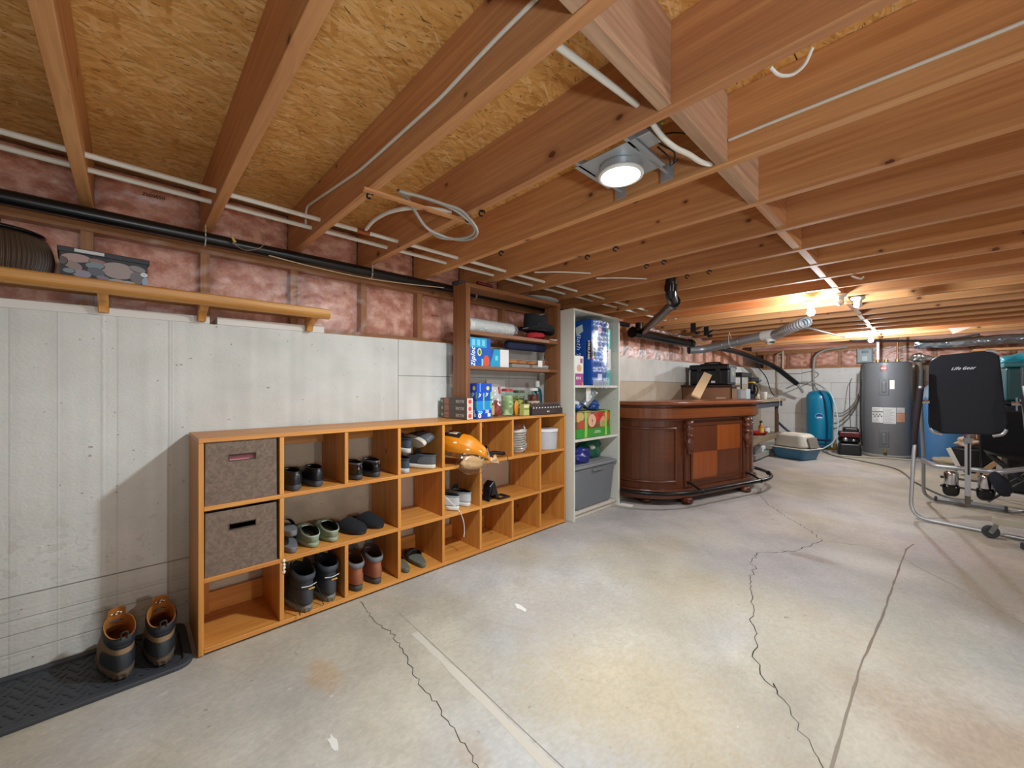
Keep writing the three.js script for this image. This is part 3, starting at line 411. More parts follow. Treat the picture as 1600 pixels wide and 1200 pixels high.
{
  const blk = mat(0x17181a, { r: .36 }), patent = mat(0x0d0e10, { r: .14, clearcoat: 1 }), dk = mat(0x0a0a0b, { r: .9 }), soleDk = mat(0x45474b, { r: .7 }), tan = mat(0xb9823f, { r: .8 });
  const loaf = { upper: mat(0x191817, { r: .25 }), sole: soleDk, lining: dk, collar: mat(0x141414, { r: .4 }), counter: blk };
  shoe('loafer', 'black leather slip-on loafer beside the first divider, top row', 'dress', loaf, [-2.072, rowY[0] + .0006, .575], IN - .03, 'black loafers');
  shoe('loafer', 'black leather slip-on loafer farther from the fabric bin, top row', 'dress', loaf, [-2.082, rowY[0] + .0006, .678], IN - .05, 'black loafers');
  const pat = { upper: patent, sole: mat(0x3c3e42, { r: .6 }), lining: dk, collar: mat(0x4a4a4c, { r: .35 }), counter: patent };
  shoe('dress_shoe', 'shiny black dress shoe in the third cubby, nearer the loafers', 'dress', pat, [-2.085, rowY[0] + .0006, .885], IN + .02, 'shiny black dress shoes');
  shoe('dress_shoe', 'shiny black dress shoe in the third cubby, farther from the loafers', 'dress', pat, [-2.085, rowY[0] + .0006, .985], IN - .03, 'shiny black dress shoes');
  const sage = { upper: mat(0x7d8a72, { r: .75 }), sole: mat(0x8e9a7c, { r: .8 }), lining: dk, collar: mat(0x9aa38e, { r: .7 }) };
  shoe('clog', 'sage green clog next to the stacked grey sandals', 'clog', sage, [-2.085, rowY[1] + .0006, .662], IN, 'sage green clogs');
  shoe('clog', 'sage green clog next to the black felt slippers', 'clog', sage, [-2.09, rowY[1] + .0006, .758], IN, 'sage green clogs');
  // grey sandals stacked sole on sole
  const sandal = (name, label, m, strapM, [x, y, d], turn, group, tilt = 0) => { const g = thing(name, label, 'sandal', [x, y, d], turn, group); g.rotation.set(0, turn, tilt, 'YXZ'); g.scale.set(1, 1, .9); const r = { xb: 0, xf: .265, wh: .036, wb: .047, yb: 0 }; mesh('sole', loft([{ ...grow(r, -.004), yb: 0, yf: .006 }, { ...r, yb: .006, yf: .01 }, { ...grow(r, .001), yb: .024, yf: .022 }, { ...grow(r, -.003), yb: .028, yf: .026 }], { capA: true, capB: true }), m[0], g); mesh('footbed', loft([{ ...grow(r, -.006), yb: .0275, yf: .0255 }, { ...grow(r, -.009), yb: .0275, yf: .0258 }, { ...grow(r, -.012), yb: .0262, yf: .025 }], { capB: true }), m[1], g); mesh('strap', surf(16, 6, (u, v) => { const a = Math.PI * u; const x = lerp(.135, .205, v) + .012 * Math.cos(a) * 0; return [x, .016 + .05 * Math.sin(a) * (1 - .22 * v), .05 * Math.cos(a)]; }), strapM, g); mesh('strap_lining', surf(16, 6, (u, v) => { const a = Math.PI * u; return [lerp(.136, .204, v), .016 + .047 * Math.sin(a) * (1 - .22 * v), .047 * Math.cos(a)]; }), dk, g); return g; };
  const gs = [mat(0x6c6d71, { r: .7 }), mat(0xa2a3a4, { r: .75 })], ds = mat(0x2c2c2f, { r: .75, side: THREE.DoubleSide });
  sandal('slide_sandal', 'grey slide sandal under another in the middle row beside the bin', gs, ds, [-2.085, rowY[1] + .0006, .5665], IN, 'stacked grey sandals');
  sandal('slide_sandal', 'grey slide sandal resting on top of another beside the bin', gs, ds, [-2.092, rowY[1] + .078, .568], IN, 'stacked grey sandals', -.10);
  // black felt slippers, toes out
  const slipper = (label, [x, y, d], turn) => { const g = thing('slipper', label, 'slipper', [x, y, d], turn, 'black felt slippers'); const r = { xb: 0, xf: .265, wh: .038, wb: .05, yb: 0 }, f = mat(0x15171a, { r: .95 }); mesh('sole', loft([{ ...grow(r, -.003), yb: 0 }, { ...r, yb: .006 }, { ...r, yb: .018 }, { ...grow(r, -.002), yb: .02 }], { capA: true, capB: true }), mat(0x24262a, { r: .6 }), g); mesh('footbed', loft([{ ...grow(r, -.003), yb: .0201, yf: .0201 }, { ...grow(r, -.006), yb: .024 }], { capB: true }), f, g); mesh('upper', surf(20, 14, (u, v) => { const a = Math.PI * u, x = lerp(.115, .268, v), t = x / .265, w = lerp(.046, .052, sst(.3, .75, t)) * Math.sqrt(Math.max(0, 1 - Math.pow(clamp((t - .72) / .29), 2))); return [x - .02 * (1 - v) * Math.cos(2 * a), .016 + (.058 - .03 * v) * Math.pow(Math.sin(a), .8) * Math.sqrt(Math.max(.02, 1 - Math.pow(v, 6))), w * Math.cos(a)]; }), mat(0x15171a, { r: .95, side: THREE.DoubleSide }), g); };
  slipper('black felt slipper toe-out in the middle row, beside the green clogs', [-2.35, rowY[1] + .0006, .84], .28);
  slipper('black felt slipper toe-out in the middle row, against the far divider', [-2.375, rowY[1] + .0006, .96], .24);
  // work boots, brown boots, slides in the bottom row
  const work = { upper: mat(0x33363b, { r: .55 }), sole: mat(0x7a7468, { r: .85 }), lining: mat(0x1c1d20, { r: .9 }), collar: mat(0x3a4048, { r: .6 }), counter: mat(0x3a3d42, { r: .5 }), tongue: mat(0xd0a436, { r: .7, side: THREE.DoubleSide }), lace: mat(0x161616, { r: .8 }), tread: true };
  const wb1 = shoe('work_boot', 'black work boot with yellow tongue label, leaning out past the shelf edge', 'tall', work, [-2.045, rowY[2] + .0006, .622], IN + .10, 'black work boots'), wb2 = shoe('work_boot', 'black work boot with yellow tongue label, deeper in the cubby', 'tall', work, [-2.066, rowY[2] + .0006, .735], IN, 'black work boots');
  for (const w of [wb1, wb2]) { mesh('stripe', tube([-.034, -.018, 0, .018, .034].map(z => new THREE.Vector3(-.004 + 12 * z * z * .5, .126 + .1 * Math.abs(z), z)), .0022, { seg: 12, rs: 5 }), mat(0xc9ccc8, { r: .6 }), w); mesh('heel_badge', bx(.002, .007, .028, -.0035, .112, .01, {}), mat(0xc39a35, { r: .6 }), w); mesh('loose_lace', tube([new THREE.Vector3(.16, .14, -.03), new THREE.Vector3(.1, .10, -.054), new THREE.Vector3(.03, .06, -.05), new THREE.Vector3(-.008, .006, -.044)], .0022, { seg: 20, rs: 5 }), work.lace, w); }
  const brown = { upper: mat(0x9c5f42, { r: .5 }), sole: mat(0x4c4a45, { r: .85 }), lining: mat(0x5a3a2c, { r: .9 }), collar: mat(0x6d7478, { r: .8 }), counter: mat(0x8f553b, { r: .5 }), tongue: mat(0x666c70, { r: .8, side: THREE.DoubleSide }), lace: mat(0x4a3020, { r: .8 }) };
  shoe('leather_boot', 'reddish brown leather boot with grey collar, beside the work boots', 'boot', brown, [-2.07, rowY[2] + .0006, .879], IN + .03, 'brown leather boots');
  shoe('leather_boot', 'reddish brown leather boot with grey collar, against the divider', 'boot', brown, [-2.075, rowY[2] + .0006, .985], IN - .03, 'brown leather boots');
  const os = [mat(0x5f6356, { r: .8 }), mat(0x8a8a78, { r: .8 })], ol = mat(0x3b3d36, { r: .8, side: THREE.DoubleSide });
  sandal('olive_slide', 'olive grey slide sandal tight against the divider in the bottom row', os, ol, [-2.085, rowY[2] + .0006, 1.168], IN, 'olive slide sandals');
  sandal('olive_slide', 'olive grey slide sandal with its strap in view in the bottom row', os, ol, [-2.075, rowY[2] + .0006, 1.268], IN - .12, 'olive slide sandals');
  // pile of sneakers in the fourth cubby
  const wsole = mat(0xcfc9b8, { r: .7 }), charc = { upper: mat(0x34363a, { r: .75 }), sole: wsole, lining: dk, collar: mat(0x4a4c50, { r: .8 }), lace: mat(0x222326, { r: .8 }), counter: mat(0x55585c, { r: .6 }), tongue: mat(0x2a2b2e, { r: .8, side: THREE.DoubleSide }) };
  const navy = { upper: mat(0x3d4652, { r: .85 }), sole: mat(0xb9b8b2, { r: .7 }), lining: dk, collar: mat(0x2a3038, { r: .8 }), lace: mat(0xd8d8d4, { r: .8 }), tongue: mat(0x2a3038, { r: .8, side: THREE.DoubleSide }) };
  shoe('sneaker', 'charcoal sneaker with cream sole lying sideways at the bottom of the pile', 'sneaker', charc, [-2.072, rowY[0] + .0006, 1.346], IN + .40, 'sneakers piled in the fourth cubby');
  shoe('knit_shoe', 'blue grey knit shoe standing heel-out in the pile corner', 'sneaker', navy, [-2.064, rowY[0] + .0006, 1.156], IN, 'sneakers piled in the fourth cubby');
  shoe('knit_shoe', 'blue grey knit shoe lying tilted on the pile', 'sneaker', navy, [-2.068, rowY[0] + .114, 1.166], IN - .04, 'sneakers piled in the fourth cubby', [0.1, -.02]);
  shoe('sneaker', 'charcoal sneaker tipped on its side on top of the pile', 'sneaker', charc, [-2.085, rowY[0] + .152, 1.272], IN + .02, 'sneakers piled in the fourth cubby', [1.05, 0]);
  const lg = { upper: mat(0xa3a5a4, { r: .8 }), sole: mat(0xd9d8d2, { r: .75 }), lining: mat(0x1f2022, { r: .9 }), collar: mat(0x8d9090, { r: .8 }), counter: mat(0xb9bbba, { r: .7 }), lace: mat(0xdcdad2, { r: .8 }), tongue: mat(0x2e3032, { r: .8, side: THREE.DoubleSide }) };
  const s5 = shoe('running_shoe', 'pale grey running shoe with a white lace hanging down', 'sneaker', lg, [-2.085, rowY[1] + .0006, 1.53], IN + .3, 'pale grey running shoes');
  shoe('running_shoe', 'pale grey running shoe beside its mate, close to the divider', 'sneaker', lg, [-2.10, rowY[1] + .0006, 1.632], IN + .1, 'pale grey running shoes');
  mesh('loose_lace', tube([[.2, .08, -.02], [.09, .1, -.056], [.02, .06, -.055], [-.02, .012, -.03], [-.034, -.06, .0], [-.036, -.13, .008], [-.035, -.165, .004]].map(q => new THREE.Vector3(...q)), .0028, { seg: 40, rs: 6 }), lg.lace, s5);
  // boots on the mat
  const hik = { upper: mat(0x8a7353, { r: .85 }), sole: mat(0x5c4e3e, { r: .9 }), lining: mat(0xb0712c, { r: .85 }), collar: mat(0x23282e, { r: .5 }), counter: mat(0x2e3338, { r: .45 }), tongue: mat(0xb5752e, { r: .8, side: THREE.DoubleSide }), lace: mat(0x2a2a2a, { r: .8 }), tread: true };
  for (const [x, d, t, label] of [[-2.078, -.012, IN + .15, 'muddy black and tan work boot on the mat, farther from the shelf'], [-2.072, .098, IN + .02, 'muddy black and tan work boot on the mat, beside the shelf end']]) {
    const b = shoe('hiking_boot', label, 'boot', hik, [x, .0128, d], t, 'muddy boots on the rubber mat'); b.scale.set(1.04, 1.06, 1.06);
    mesh('pull_loop', tube([[.004, .14, -.008], [-.008, .168, -.008], [-.008, .168, .008], [.004, .14, .008]].map(q => new THREE.Vector3(...q)), .0028, { seg: 16, rs: 5 }), hik.lace, b);
    mesh('label_print', [[-.012, .160], [.0, .157], [.012, .160], [.004, .164]].map(([z, y], i) => bx(.0012, .004, .006, .147, y + .024, z)), mat(0xe9e3d2, { r: .7 }), b);
  }
}
// ---------------------------------------------------------------- rubber boot mat
{
  const g = thing('rubber_mat', 'black ribbed rubber boot mat along the wall', 'mat', [-2.215, 0, -.447]);
  const W = .385, L = 1.27, s = new THREE.Shape(), r = .06, x0 = -W / 2, x1 = W / 2, z0 = -L / 2, z1 = L / 2;
  const rr = (S, k, q) => { S.moveTo(x0 + k + q, z0 + k); S.lineTo(x1 - k - q, z0 + k); S.quadraticCurveTo(x1 - k, z0 + k, x1 - k, z0 + k + q); S.lineTo(x1 - k, z1 - k - q); S.quadraticCurveTo(x1 - k, z1 - k, x1 - k - q, z1 - k); S.lineTo(x0 + k + q, z1 - k); S.quadraticCurveTo(x0 + k, z1 - k, x0 + k, z1 - k - q); S.lineTo(x0 + k, z0 + k + q); S.quadraticCurveTo(x0 + k, z0 + k, x0 + k + q, z0 + k); return S; };
  mesh('base', extrude(rr(new THREE.Shape(), 0, r), .007, { bevel: .002 }).rotateX(-Math.PI / 2).translate(0, .0005, 0), M.rubber, g);
  const rim = rr(new THREE.Shape(), 0, r); rim.holes.push(rr(new THREE.Path(), .03, r * .7)); mesh('rim', extrude(rim, .016, { bevel: .005, seg: 2 }).rotateX(-Math.PI / 2).translate(0, .001, 0), M.rubber, g);
  const T = []; for (let i = 0; i < 11; i++) for (let j = 0; j < 36; j++) { const x = x0 + .045 + i * .029, z = z0 + .05 + j * .0333 + (i % 2) * .0166; if (z < z1 - .05) T.push(bx(.022, .003, .007, x, .0078, z, { ry: (j + i) % 2 ? .62 : -.62 })); }
  const t = mesh('tread_pattern', T, mat(0x33363b, { r: .6 }), g); t.userData.kind = 'stuff';
}
// ---------------------------------------------------------------- other things inside the cubbies
{
  const b = thing('bread_bag', 'orange printed plastic bread bag with clear underside hanging out of its cubby', 'bag', [-2.18, rowY[0], 1.55]);
  const q = (x, y, d) => new THREE.Vector3(x + 2.18, y - rowY[0], -(d - 1.55));
  // body follows an axis from inside the cubby out and down to a gathered neck
  const ax = [q(-2.34, .735, 1.50), q(-2.2, .745, 1.505), q(-2.09, .738, 1.53), q(-2.012, .712, 1.60), q(-1.99, .655, 1.675), q(-1.985, .632, 1.71)], cv = new THREE.CatmullRomCurve3(ax), rad = [.03, .066, .08, .078, .05, .013, .016];
  const body = (lo, hi, infl, seed) => surf(40, 44, (u, v) => { const p = cv.getPoint(v), t = cv.getTangent(v), s = new THREE.Vector3().crossVectors(t, new THREE.Vector3(0, 1, 0)).normalize(), n = new THREE.Vector3().crossVectors(s, t).normalize(), f = v * 6, i = Math.min(5, Math.floor(f)), R = lerp(rad[i], rad[i + 1], sst(0, 1, f - i)) + infl, a = lerp(lo, hi, u), w = 1 + .16 * (fbm(Math.cos(a) * 2.4 + 8, v * 7 + Math.sin(a) * 2.4, seed, 3) - .5) + .05 * Math.abs(vn(a * 2 + 20, v * 14 + a + 20, seed + 2) - .5) + .12 * sst(.6, .95, v) * Math.sin(a * 11 + v * 5); return p.addScaledVector(s, Math.cos(a) * R * w).addScaledVector(n, Math.sin(a) * R * w * .95).toArray(); });
  const orange = canvasTex(512, 512, (c) => { c.fillStyle = '#d98412'; c.fillRect(0, 0, 512, 512); const R = rng(3); for (let k = 0; k < 500; k++) { c.globalAlpha = .08; c.fillStyle = R() < .5 ? '#f0a93a' : '#b8660a'; c.fillRect(R() * 512, R() * 512, 60 * R(), 8 * R()); } c.globalAlpha = 1; c.fillStyle = '#26221f'; c.fillRect(170, 290, 190, 110); c.fillStyle = '#d8c8a0'; c.fillRect(225, 315, 22, 60); c.fillRect(262, 325, 18, 46); c.fillRect(300, 312, 18, 60); c.fillRect(225, 315, 60, 12); c.fillStyle = '#efe6d2'; c.fillRect(0, 0, 512, 22); c.fillRect(0, 490, 512, 22); for (const [x, y] of [[60, 240], [110, 300], [420, 260], [80, 180]]) { c.beginPath(); c.arc(x, y, 9, 0, 7); c.fill(); } });
  mesh('printed_film', body(-.5, Math.PI + .25, 0, 3), mat(0xffffff, { r: .42, map: orange, side: THREE.DoubleSide }), b);
  mesh('clear_film', body(-Math.PI + .25, -.5, .002, 5), M.film, b);
  mesh('bread_slice', [0, 1, 2, 3, 4].map(k => { const v = .28 + k * .1, p = cv.getPoint(v), t = cv.getTangent(v), g = blob(.05, .047, .014, .12, 60 + k, 5, 3); g.applyQuaternion(new THREE.Quaternion().setFromUnitVectors(new THREE.Vector3(0, 0, 1), t)); return g.translate(p.x, p.y - .008, p.z); }), mat(0xd2ab72, { r: .9 }), b);
  { const c = q(-2.0, .632, 1.575); mesh('bread_loaf_end', displace(blob(.032, .048, .085, .3, 70, 9, 4), v => { v.x += .004 * Math.sin(v.z * 160); v.y += .003 * Math.sin(v.z * 160); }).translate(c.x, c.y + .004, c.z), mat(0xb99566, { r: .9 }), b); mesh('clear_pouch', blob(.05, .07, .115, .4, 77, 14, 5).rotateX(-.15).translate(c.x, c.y + .004, c.z), M.film, b); }
  const neck = cv.getPoint(1); mesh('gathered_neck', displace(new THREE.ConeGeometry(.03, .055, 20, 6, true), v => { const a = Math.atan2(v.z, v.x), k = 1 + .35 * Math.sin(a * 6); v.x *= k; v.z *= k; }).rotateZ(Math.PI / 2 + .4).rotateY(.9).translate(neck.x + .008, neck.y - .006, neck.z - .02), mat(0xe9c79a, { r: .3, side: THREE.DoubleSide }), b);
  mesh('bag_clip', bx(.012, .018, .004, neck.x - .002, neck.y + .026, neck.z + .018, { r: .002, ry: .8 }), mat(0x7fa3b4, { r: .4 }), b);
  // black brush-like tool
  const h = thing('black_tool', 'black round-headed tool with a handle lying in the sixth cubby', 'tool', [-2.125, rowY[0] + .0015, 1.772]);
  mesh('head', [lathe([[0, 0], [.05, 0], [.056, .01], [.05, .028], [.036, .05], [.03, .075], [.022, .09], [0, .095]], 28)], M.blackGloss, h);
  mesh('cuff', lathe([[.05, .006], [.06, .012], [.06, .02], [.05, .026]], 24), M.blackPlastic, h);
  mesh('handle', tube([[0, .03, -.04], [.01, .034, -.09], [.018, .026, -.13], [.02, .02, -.17]].map(p => new THREE.Vector3(...p)), .014, { seg: 20, rs: 10 }), M.blackPlastic, h);
  mesh('wrist_cord', tube([[.02, .02, -.17], [.05, .012, -.16], [.073, .006, -.155], [.079, -.03, -.155]].map(p => new THREE.Vector3(...p)), .0018, { seg: 20, rs: 5 }), M.black, h);
  // bag of stacked disposable plates
  const pl = thing('bag_of_plates', 'clear plastic bag of stacked white foam cups in the seventh cubby', 'bag', [-2.155, rowY[0] + .0005, 2.14]);
  for (let k = 0; k < 9; k++) mesh('cup', lathe([[0, .001], [.04, .001], [.058, .02], [.06, .022], [.057, .0215], [.04, .003]], 26).rotateX(.12).translate(.006 * Math.sin(k), .006 + k * .0175, .004 * Math.cos(k * 2)), mat(0xece9e2, { r: .6 }), pl);
  mesh('film', displace(new THREE.CylinderGeometry(.06, .072, .215, 36, 20, true), v => { const a = Math.atan2(v.z, v.x), n = 1 + .10 * (vn(a * 3 + 10, v.y * 40 + 10, 5) - .5) + (v.y > .06 ? -.5 * (v.y - .06) / .05 * .4 : 0); v.x *= n; v.z *= n; }).translate(0, .1085, 0), M.film, pl);
  // round tub
  const tb = thing('plastic_tub', 'translucent white round tub with a rimmed lid in the end cubby', 'tub', [-2.155, rowY[0] + .0005, 2.446]);
  mesh('body', lathe([[0, 0], [.088, 0], [.091, .004], [.096, .145], [.0935, .145], [.088, .006], [0, .005]], 40), mat(0xd9dbdf, { r: .35, transmission: .35, thickness: 0 }), tb);
  mesh('lid', lathe([[0, .158], [.09, .158], [.1, .16], [.102, .165], [.102, .142], [.1, .14], [.098, .152], [0, .153]], 40), mat(0xe4e4e4, { r: .4 }), tb);
  // black wedge stand in the wide middle cubby
  const st = thing('black_bracket', 'black plastic wedge bracket with a flat foot in the wide middle cubby', 'bracket', [-2.13, rowY[1] + .003, 1.80]);
  mesh('upright', extrude([[-.03, 0], [-.02, 0], [-.015, .10], [.02, .13], [.03, .13], [.075, 0], [.055, 0], [.04, .035], [.0, .035]], .075, { bevel: .003 }).rotateY(Math.PI / 2).translate(-.045, 0, -.02), M.blackPlastic, st);
  const fr = new THREE.Shape([[-.05, -.05], [.05, -.05], [.05, .05], [-.05, .05]].map(p => new THREE.Vector2(...p))); fr.holes.push(new THREE.Path([[-.03, -.03], [-.03, .03], [.03, .03], [.03, -.03]].map(p => new THREE.Vector2(...p)))); mesh('foot', extrude(fr, .01, { bevel: .002 }).rotateX(-Math.PI / 2).translate(0, 0, -.13), M.blackPlastic, st);
}
console.log('cubby');
// ---------------------------------------------------------------- hutch on the cubby, white cabinet, and what stands on them
{
  const c = thing('wall_hutch', 'brown wooden open hutch standing on the end of the cubby shelf', 'shelf', [-2.213, .8960, 2.12]);
  const e = { r: .002, seg: 1 };
  wpart('side_panel', bw(-2.286, -2.14, .8960, 1.786, 1.627, 1.664, { ...e, grain: 'y' }), hutchWood, c);
  wpart('side_panel', bw(-2.286, -2.14, .8960, 1.786, 2.584, 2.62, { ...e, grain: 'y', ou: .7 }), hutchWood, c);
  wpart('top', bw(-2.286, -2.138, 1.786, 1.812, 1.627, 2.62, { ...e, grain: 'z' }), hutchWood, c);
  wpart('shelf', bw(-2.286, -2.138, 1.468, 1.494, 1.664, 2.584, { ...e, grain: 'z', ou: .4 }), hutchWood, c);
  wpart('shelf', bw(-2.286, -2.138, 1.232, 1.256, 1.664, 2.584, { ...e, grain: 'z', ou: 1.1 }), hutchWood, c);
}
const SH1 = 1.4945, SH2 = 1.2565, CT = .8985;
function printedBox(name, label, category, [w, h, d], [x, y, dd], { base, px, pz, py, turn = 0, r = .5, group, flap }) {
  const g = thing(name, label, category, [x, y, dd], turn, group), b = typeof base === 'number' ? mat(base, { r }) : base;
  const f = (fn, a, k) => fn ? mat(0xffffff, { r, map: canvasTex(Math.round(clamp(a * 1400, 48, 512)), Math.round(clamp(k * 1400, 48, 512)), fn) }) : b;
  const m = new THREE.Mesh(new THREE.BoxGeometry(w, h, d).translate(0, h / 2, 0), [f(px, d, h), b, f(py, w, d), b, f(pz, w, h), b]);
  m.name = 'carton'; m.castShadow = m.receiveShadow = true; g.add(m);
  if (flap) mesh('lid_flap', bx(w * 1.005, .002, d * 1.005, 0, h + .0012, 0), typeof flap === 'number' ? mat(flap, { r }) : b, g);
  return g;
}
const text = (c, s, x, y, size, col, { font = 'bold', fam = 'sans-serif', rot = 0, align = 'center' } = {}) => { c.save(); c.translate(x, y); c.rotate(rot); c.fillStyle = col; c.font = `${font} ${size}px ${fam}`; c.textAlign = align; c.textBaseline = 'middle'; c.fillText(s, 0, 0); c.restore(); };
{
  // three foil cartons lying on top of each other, printed upside down as they lie
  for (let k = 0; k < 3; k++) printedBox('foil_carton', ['lowest of three dark ALCAN foil cartons', 'middle one of three dark ALCAN foil cartons', 'topmost of three dark ALCAN foil cartons'][k] + ' stacked on the cubby', 'box', [.305, .0455, .046], [-2.212, CT + k * .0462, 1.599], {
    base: 0x4b4744, group: 'foil cartons on the cubby shelf',
    pz: (c, w, h) => { c.fillStyle = '#55514d'; c.fillRect(0, 0, w, h); c.fillStyle = '#8c5d4c'; c.fillRect(w * .14, 0, w * .2, h); c.fillStyle = '#4d5f55'; c.fillRect(0, 0, w * .12, h); c.fillStyle = '#b98a76'; for (let i = 0; i < 4; i++) c.fillRect(w * .16, h * (.14 + .2 * i), w * .15, h * .07); c.save(); c.translate(w, h); c.rotate(Math.PI); text(c, 'ALCAN', w * .26, h * .5, h * .62, '#cfcac2'); c.restore(); c.fillStyle = '#9fb0a4'; c.fillRect(w * .03, h * .3, w * .06, h * .4); },
    px: (c, w, h) => { c.fillStyle = '#e6b7a4'; c.fillRect(0, 0, w, h); c.fillStyle = '#c64a3a'; c.beginPath(); c.arc(w * .5, h * .5, h * .3, 0, 7); c.fill(); c.fillStyle = '#e9e2d6'; c.fillRect(0, 0, w * .12, h); c.fillRect(w * .88, 0, w * .12, h); },
  });
  const bagBox = (top) => (c, w, h) => { c.fillStyle = '#1146b8'; c.fillRect(0, 0, w, h); if (!top) { c.fillStyle = '#1f86d6'; c.fillRect(0, 0, w, h * .55); } c.fillStyle = '#6fcf4f'; c.fillRect(w * .42, h * (top ? .55 : 0), w * .09, h * .5); c.fillRect(w * .9, h * (top ? .5 : 0), w * .1, h * .42); text(c, top ? 'Jr' : '30', w * .22, h * .66, h * .26, '#f2f6ff', { rot: 0 }); text(c, top ? 'Jr' : '30', w * .68, h * .62, h * .26, '#f2f6ff'); if (top) { c.fillStyle = '#d8d94a'; c.beginPath(); c.arc(w * .74, h * .28, h * .12, 0, 7); c.fill(); c.fillStyle = '#7ab2ff'; c.fillRect(w * .2, 0, w * .05, h * .5); } else { c.fillStyle = '#f4f4f6'; c.beginPath(); c.arc(w * .2, h * .85, h * .12, 0, 7); c.fill(); c.fillStyle = '#d02a3a'; c.fillRect(w * .16, h * .81, w * .08, h * .08); c.fillStyle = '#cfe3ff'; c.fillRect(w * .72, h * .72, w * .2, h * .2); c.fillStyle = '#3fb7e8'; c.fillRect(w * .12, h * .6, w * .3, h * .08); } };
  printedBox('bag_carton', 'blue sandwich bag carton with green stripes, lower of two', 'box', [.11, .118, .132], [-2.135, CT, 1.737], { base: 0x1146b8, px: bagBox(0), pz: bagBox(0), group: 'blue bag cartons' });
  printedBox('bag_carton', 'blue sandwich bag carton with yellow dot, upper of two', 'box', [.11, .118, .132], [-2.135, CT + .1185, 1.737], { base: 0x0f3fae, px: bagBox(1), pz: bagBox(1), group: 'blue bag cartons' });
  // pouch of red beans
  const p = thing('bean_pouch', 'clear pouch of reddish beans with a paper side standing on the cubby', 'bag', [-2.125, CT, 1.885], .25); p.scale.set(1.3, 1.3, 1.25);
  const pouch = (s) => { const g = new THREE.SphereGeometry(1, 28, 20); return displace(g, v => { const t = (v.y + 1) / 2, w = .058 * (1 - .25 * t), q = .035 * (1 - .85 * t); v.set(v.x * q * s, (t) * .15, v.z * w * s / Math.max(.35, 1)); v.x += .003 * Math.sin(v.y * 130 + v.z * 90); }); };
  mesh('film', pouch(1.08), M.film, p); const bn = displace(pouch(.92), v => { v.y = v.y * .62 + .002; v.x += .004 * (vn(v.z * 160 + 20, v.y * 160 + 20, 9) - .5); }); mesh('beans', bn, mat(0x8a3a34, { r: .5, map: tex(96, 96, (u, v) => { const a = vn(u * 22, v * 22, 3, 22, 22); return a > .5 ? [255, 220, 205] : [190, 150, 145]; }) }), p);
  mesh('paper_band', bx(.002, .05, .018, .014, .04, .056, { ry: -.9 }), mat(0xc9a067, { r: .7 }), p);
  mesh('red_seal', bx(.006, .04, .02, .0, .145, -.035, { rz: .2 }), mat(0xa51f2c, { r: .4 }), p);
  const jar = (name, label, r, h, [x, d], content, lidM, { neck = .8, lidH = .02, fill = .86, y = CT, bumps = 0 } = {}) => {
    const g = thing(name, label, 'jar', [x, y, d]);
    mesh('glass', lathe([[0, .001], [r * .9, .001], [r, .008], [r, h * .78], [r * neck, h * .88], [r * neck, h - lidH], [r * neck * .93, h - lidH], [r * neck * .93, h * .87], [r * .95, h * .77], [r * .95, .01], [0, .006]], 28), mat(0xf4fbf6, { r: .05, transmission: 1, thickness: 0, ior: 1.3 }), g);
    let q = new THREE.CylinderGeometry(r * .92, r * .9, h * fill * .82, 36, 24); if (bumps) q = displace(q, v => { const a = Math.atan2(v.z, v.x), k = 1 + .05 * (vn(a * bumps + 40, v.y * bumps * 30 + 40, 5) - .5); if (Math.hypot(v.x, v.z) > r * .5) { v.x *= k; v.z *= k; } }); mesh('contents', q.translate(0, h * fill * .41 + .008, 0), content, g);
    mesh('lid', lathe([[0, h], [r * neck * .98, h], [r * neck * 1.04, h - .003], [r * neck * 1.04, h - lidH], [r * neck, h - lidH]], 28), lidM, g); return g;
  };
  const mottle = (a, b, n, s) => mat(0xffffff, { r: .6, map: tex(128, 128, (u, v) => mix3(a, b, clamp((vn(u * n, v * n, s, n, n) - .3) * 2))) });
  jar('pickle_jar', 'square jar of pale green spears with a red lid', .047, .2, [-2.165, 2.03], mottle([150, 158, 110], [216, 214, 176], 9, 4), mat(0xa8332e, { r: .4 }), { neck: .9, bumps: 2 });
  const cr = thing('snack_packet', 'small orange packet wedged between the jars', 'packet', [-2.145, CT, 2.105]); mesh('wrapper', blob(.012, .055, .022, .15, 8).translate(0, .055, 0), mat(0xd98a1c, { r: .4 }), cr);
  jar('olive_jar', 'jar of mixed green and brown olives', .046, .188, [-2.19, 2.175], mottle([48, 50, 16], [196, 184, 92], 13, 6), mat(0x3f4a24, { r: .4 }), { neck: .96, bumps: 3 });
  jar('sauce_jar', 'dark red sauce jar with a white lid and cream label', .05, .205, [-2.185, 2.335], mat(0x6c221a, { r: .4 }), mat(0xd9d4c8, { r: .5 }), { neck: .72, lidH: .022 });
  { const g = scene.getObjectByName('sauce_jar'); mesh('label', new THREE.CylinderGeometry(.0508, .0508, .085, 30, 1, true).translate(0, .06, 0), mat(0xffffff, { r: .6, map: canvasTex(512, 128, (c, w, h) => { c.fillStyle = '#cfb89a'; c.fillRect(0, 0, w, h); c.fillStyle = '#6c4a34'; for (let k = 0; k < 10; k++) c.fillRect(k * 54 + 6, 20, 34, 26); c.fillStyle = '#b34238'; c.fillRect(0, 64, w, 44); }) }), g); }
  const tb = thing('teal_bottle', 'teal bottle with a pale spout cap behind the sauce jar', 'bottle', [-2.255, CT, 2.46]);
  mesh('body', lathe([[0, 0], [.036, 0], [.04, .006], [.04, .15], [.03, .19], [.016, .205], [.014, .215], [0, .215]], 26), mat(0x125c70, { r: .15, transmission: .25, thickness: .01 }), tb); mesh('cap', lathe([[.015, .21], [.02, .212], [.02, .24], [.016, .265], [0, .266]], 20), mat(0xcfd3c8, { r: .4 }), tb);
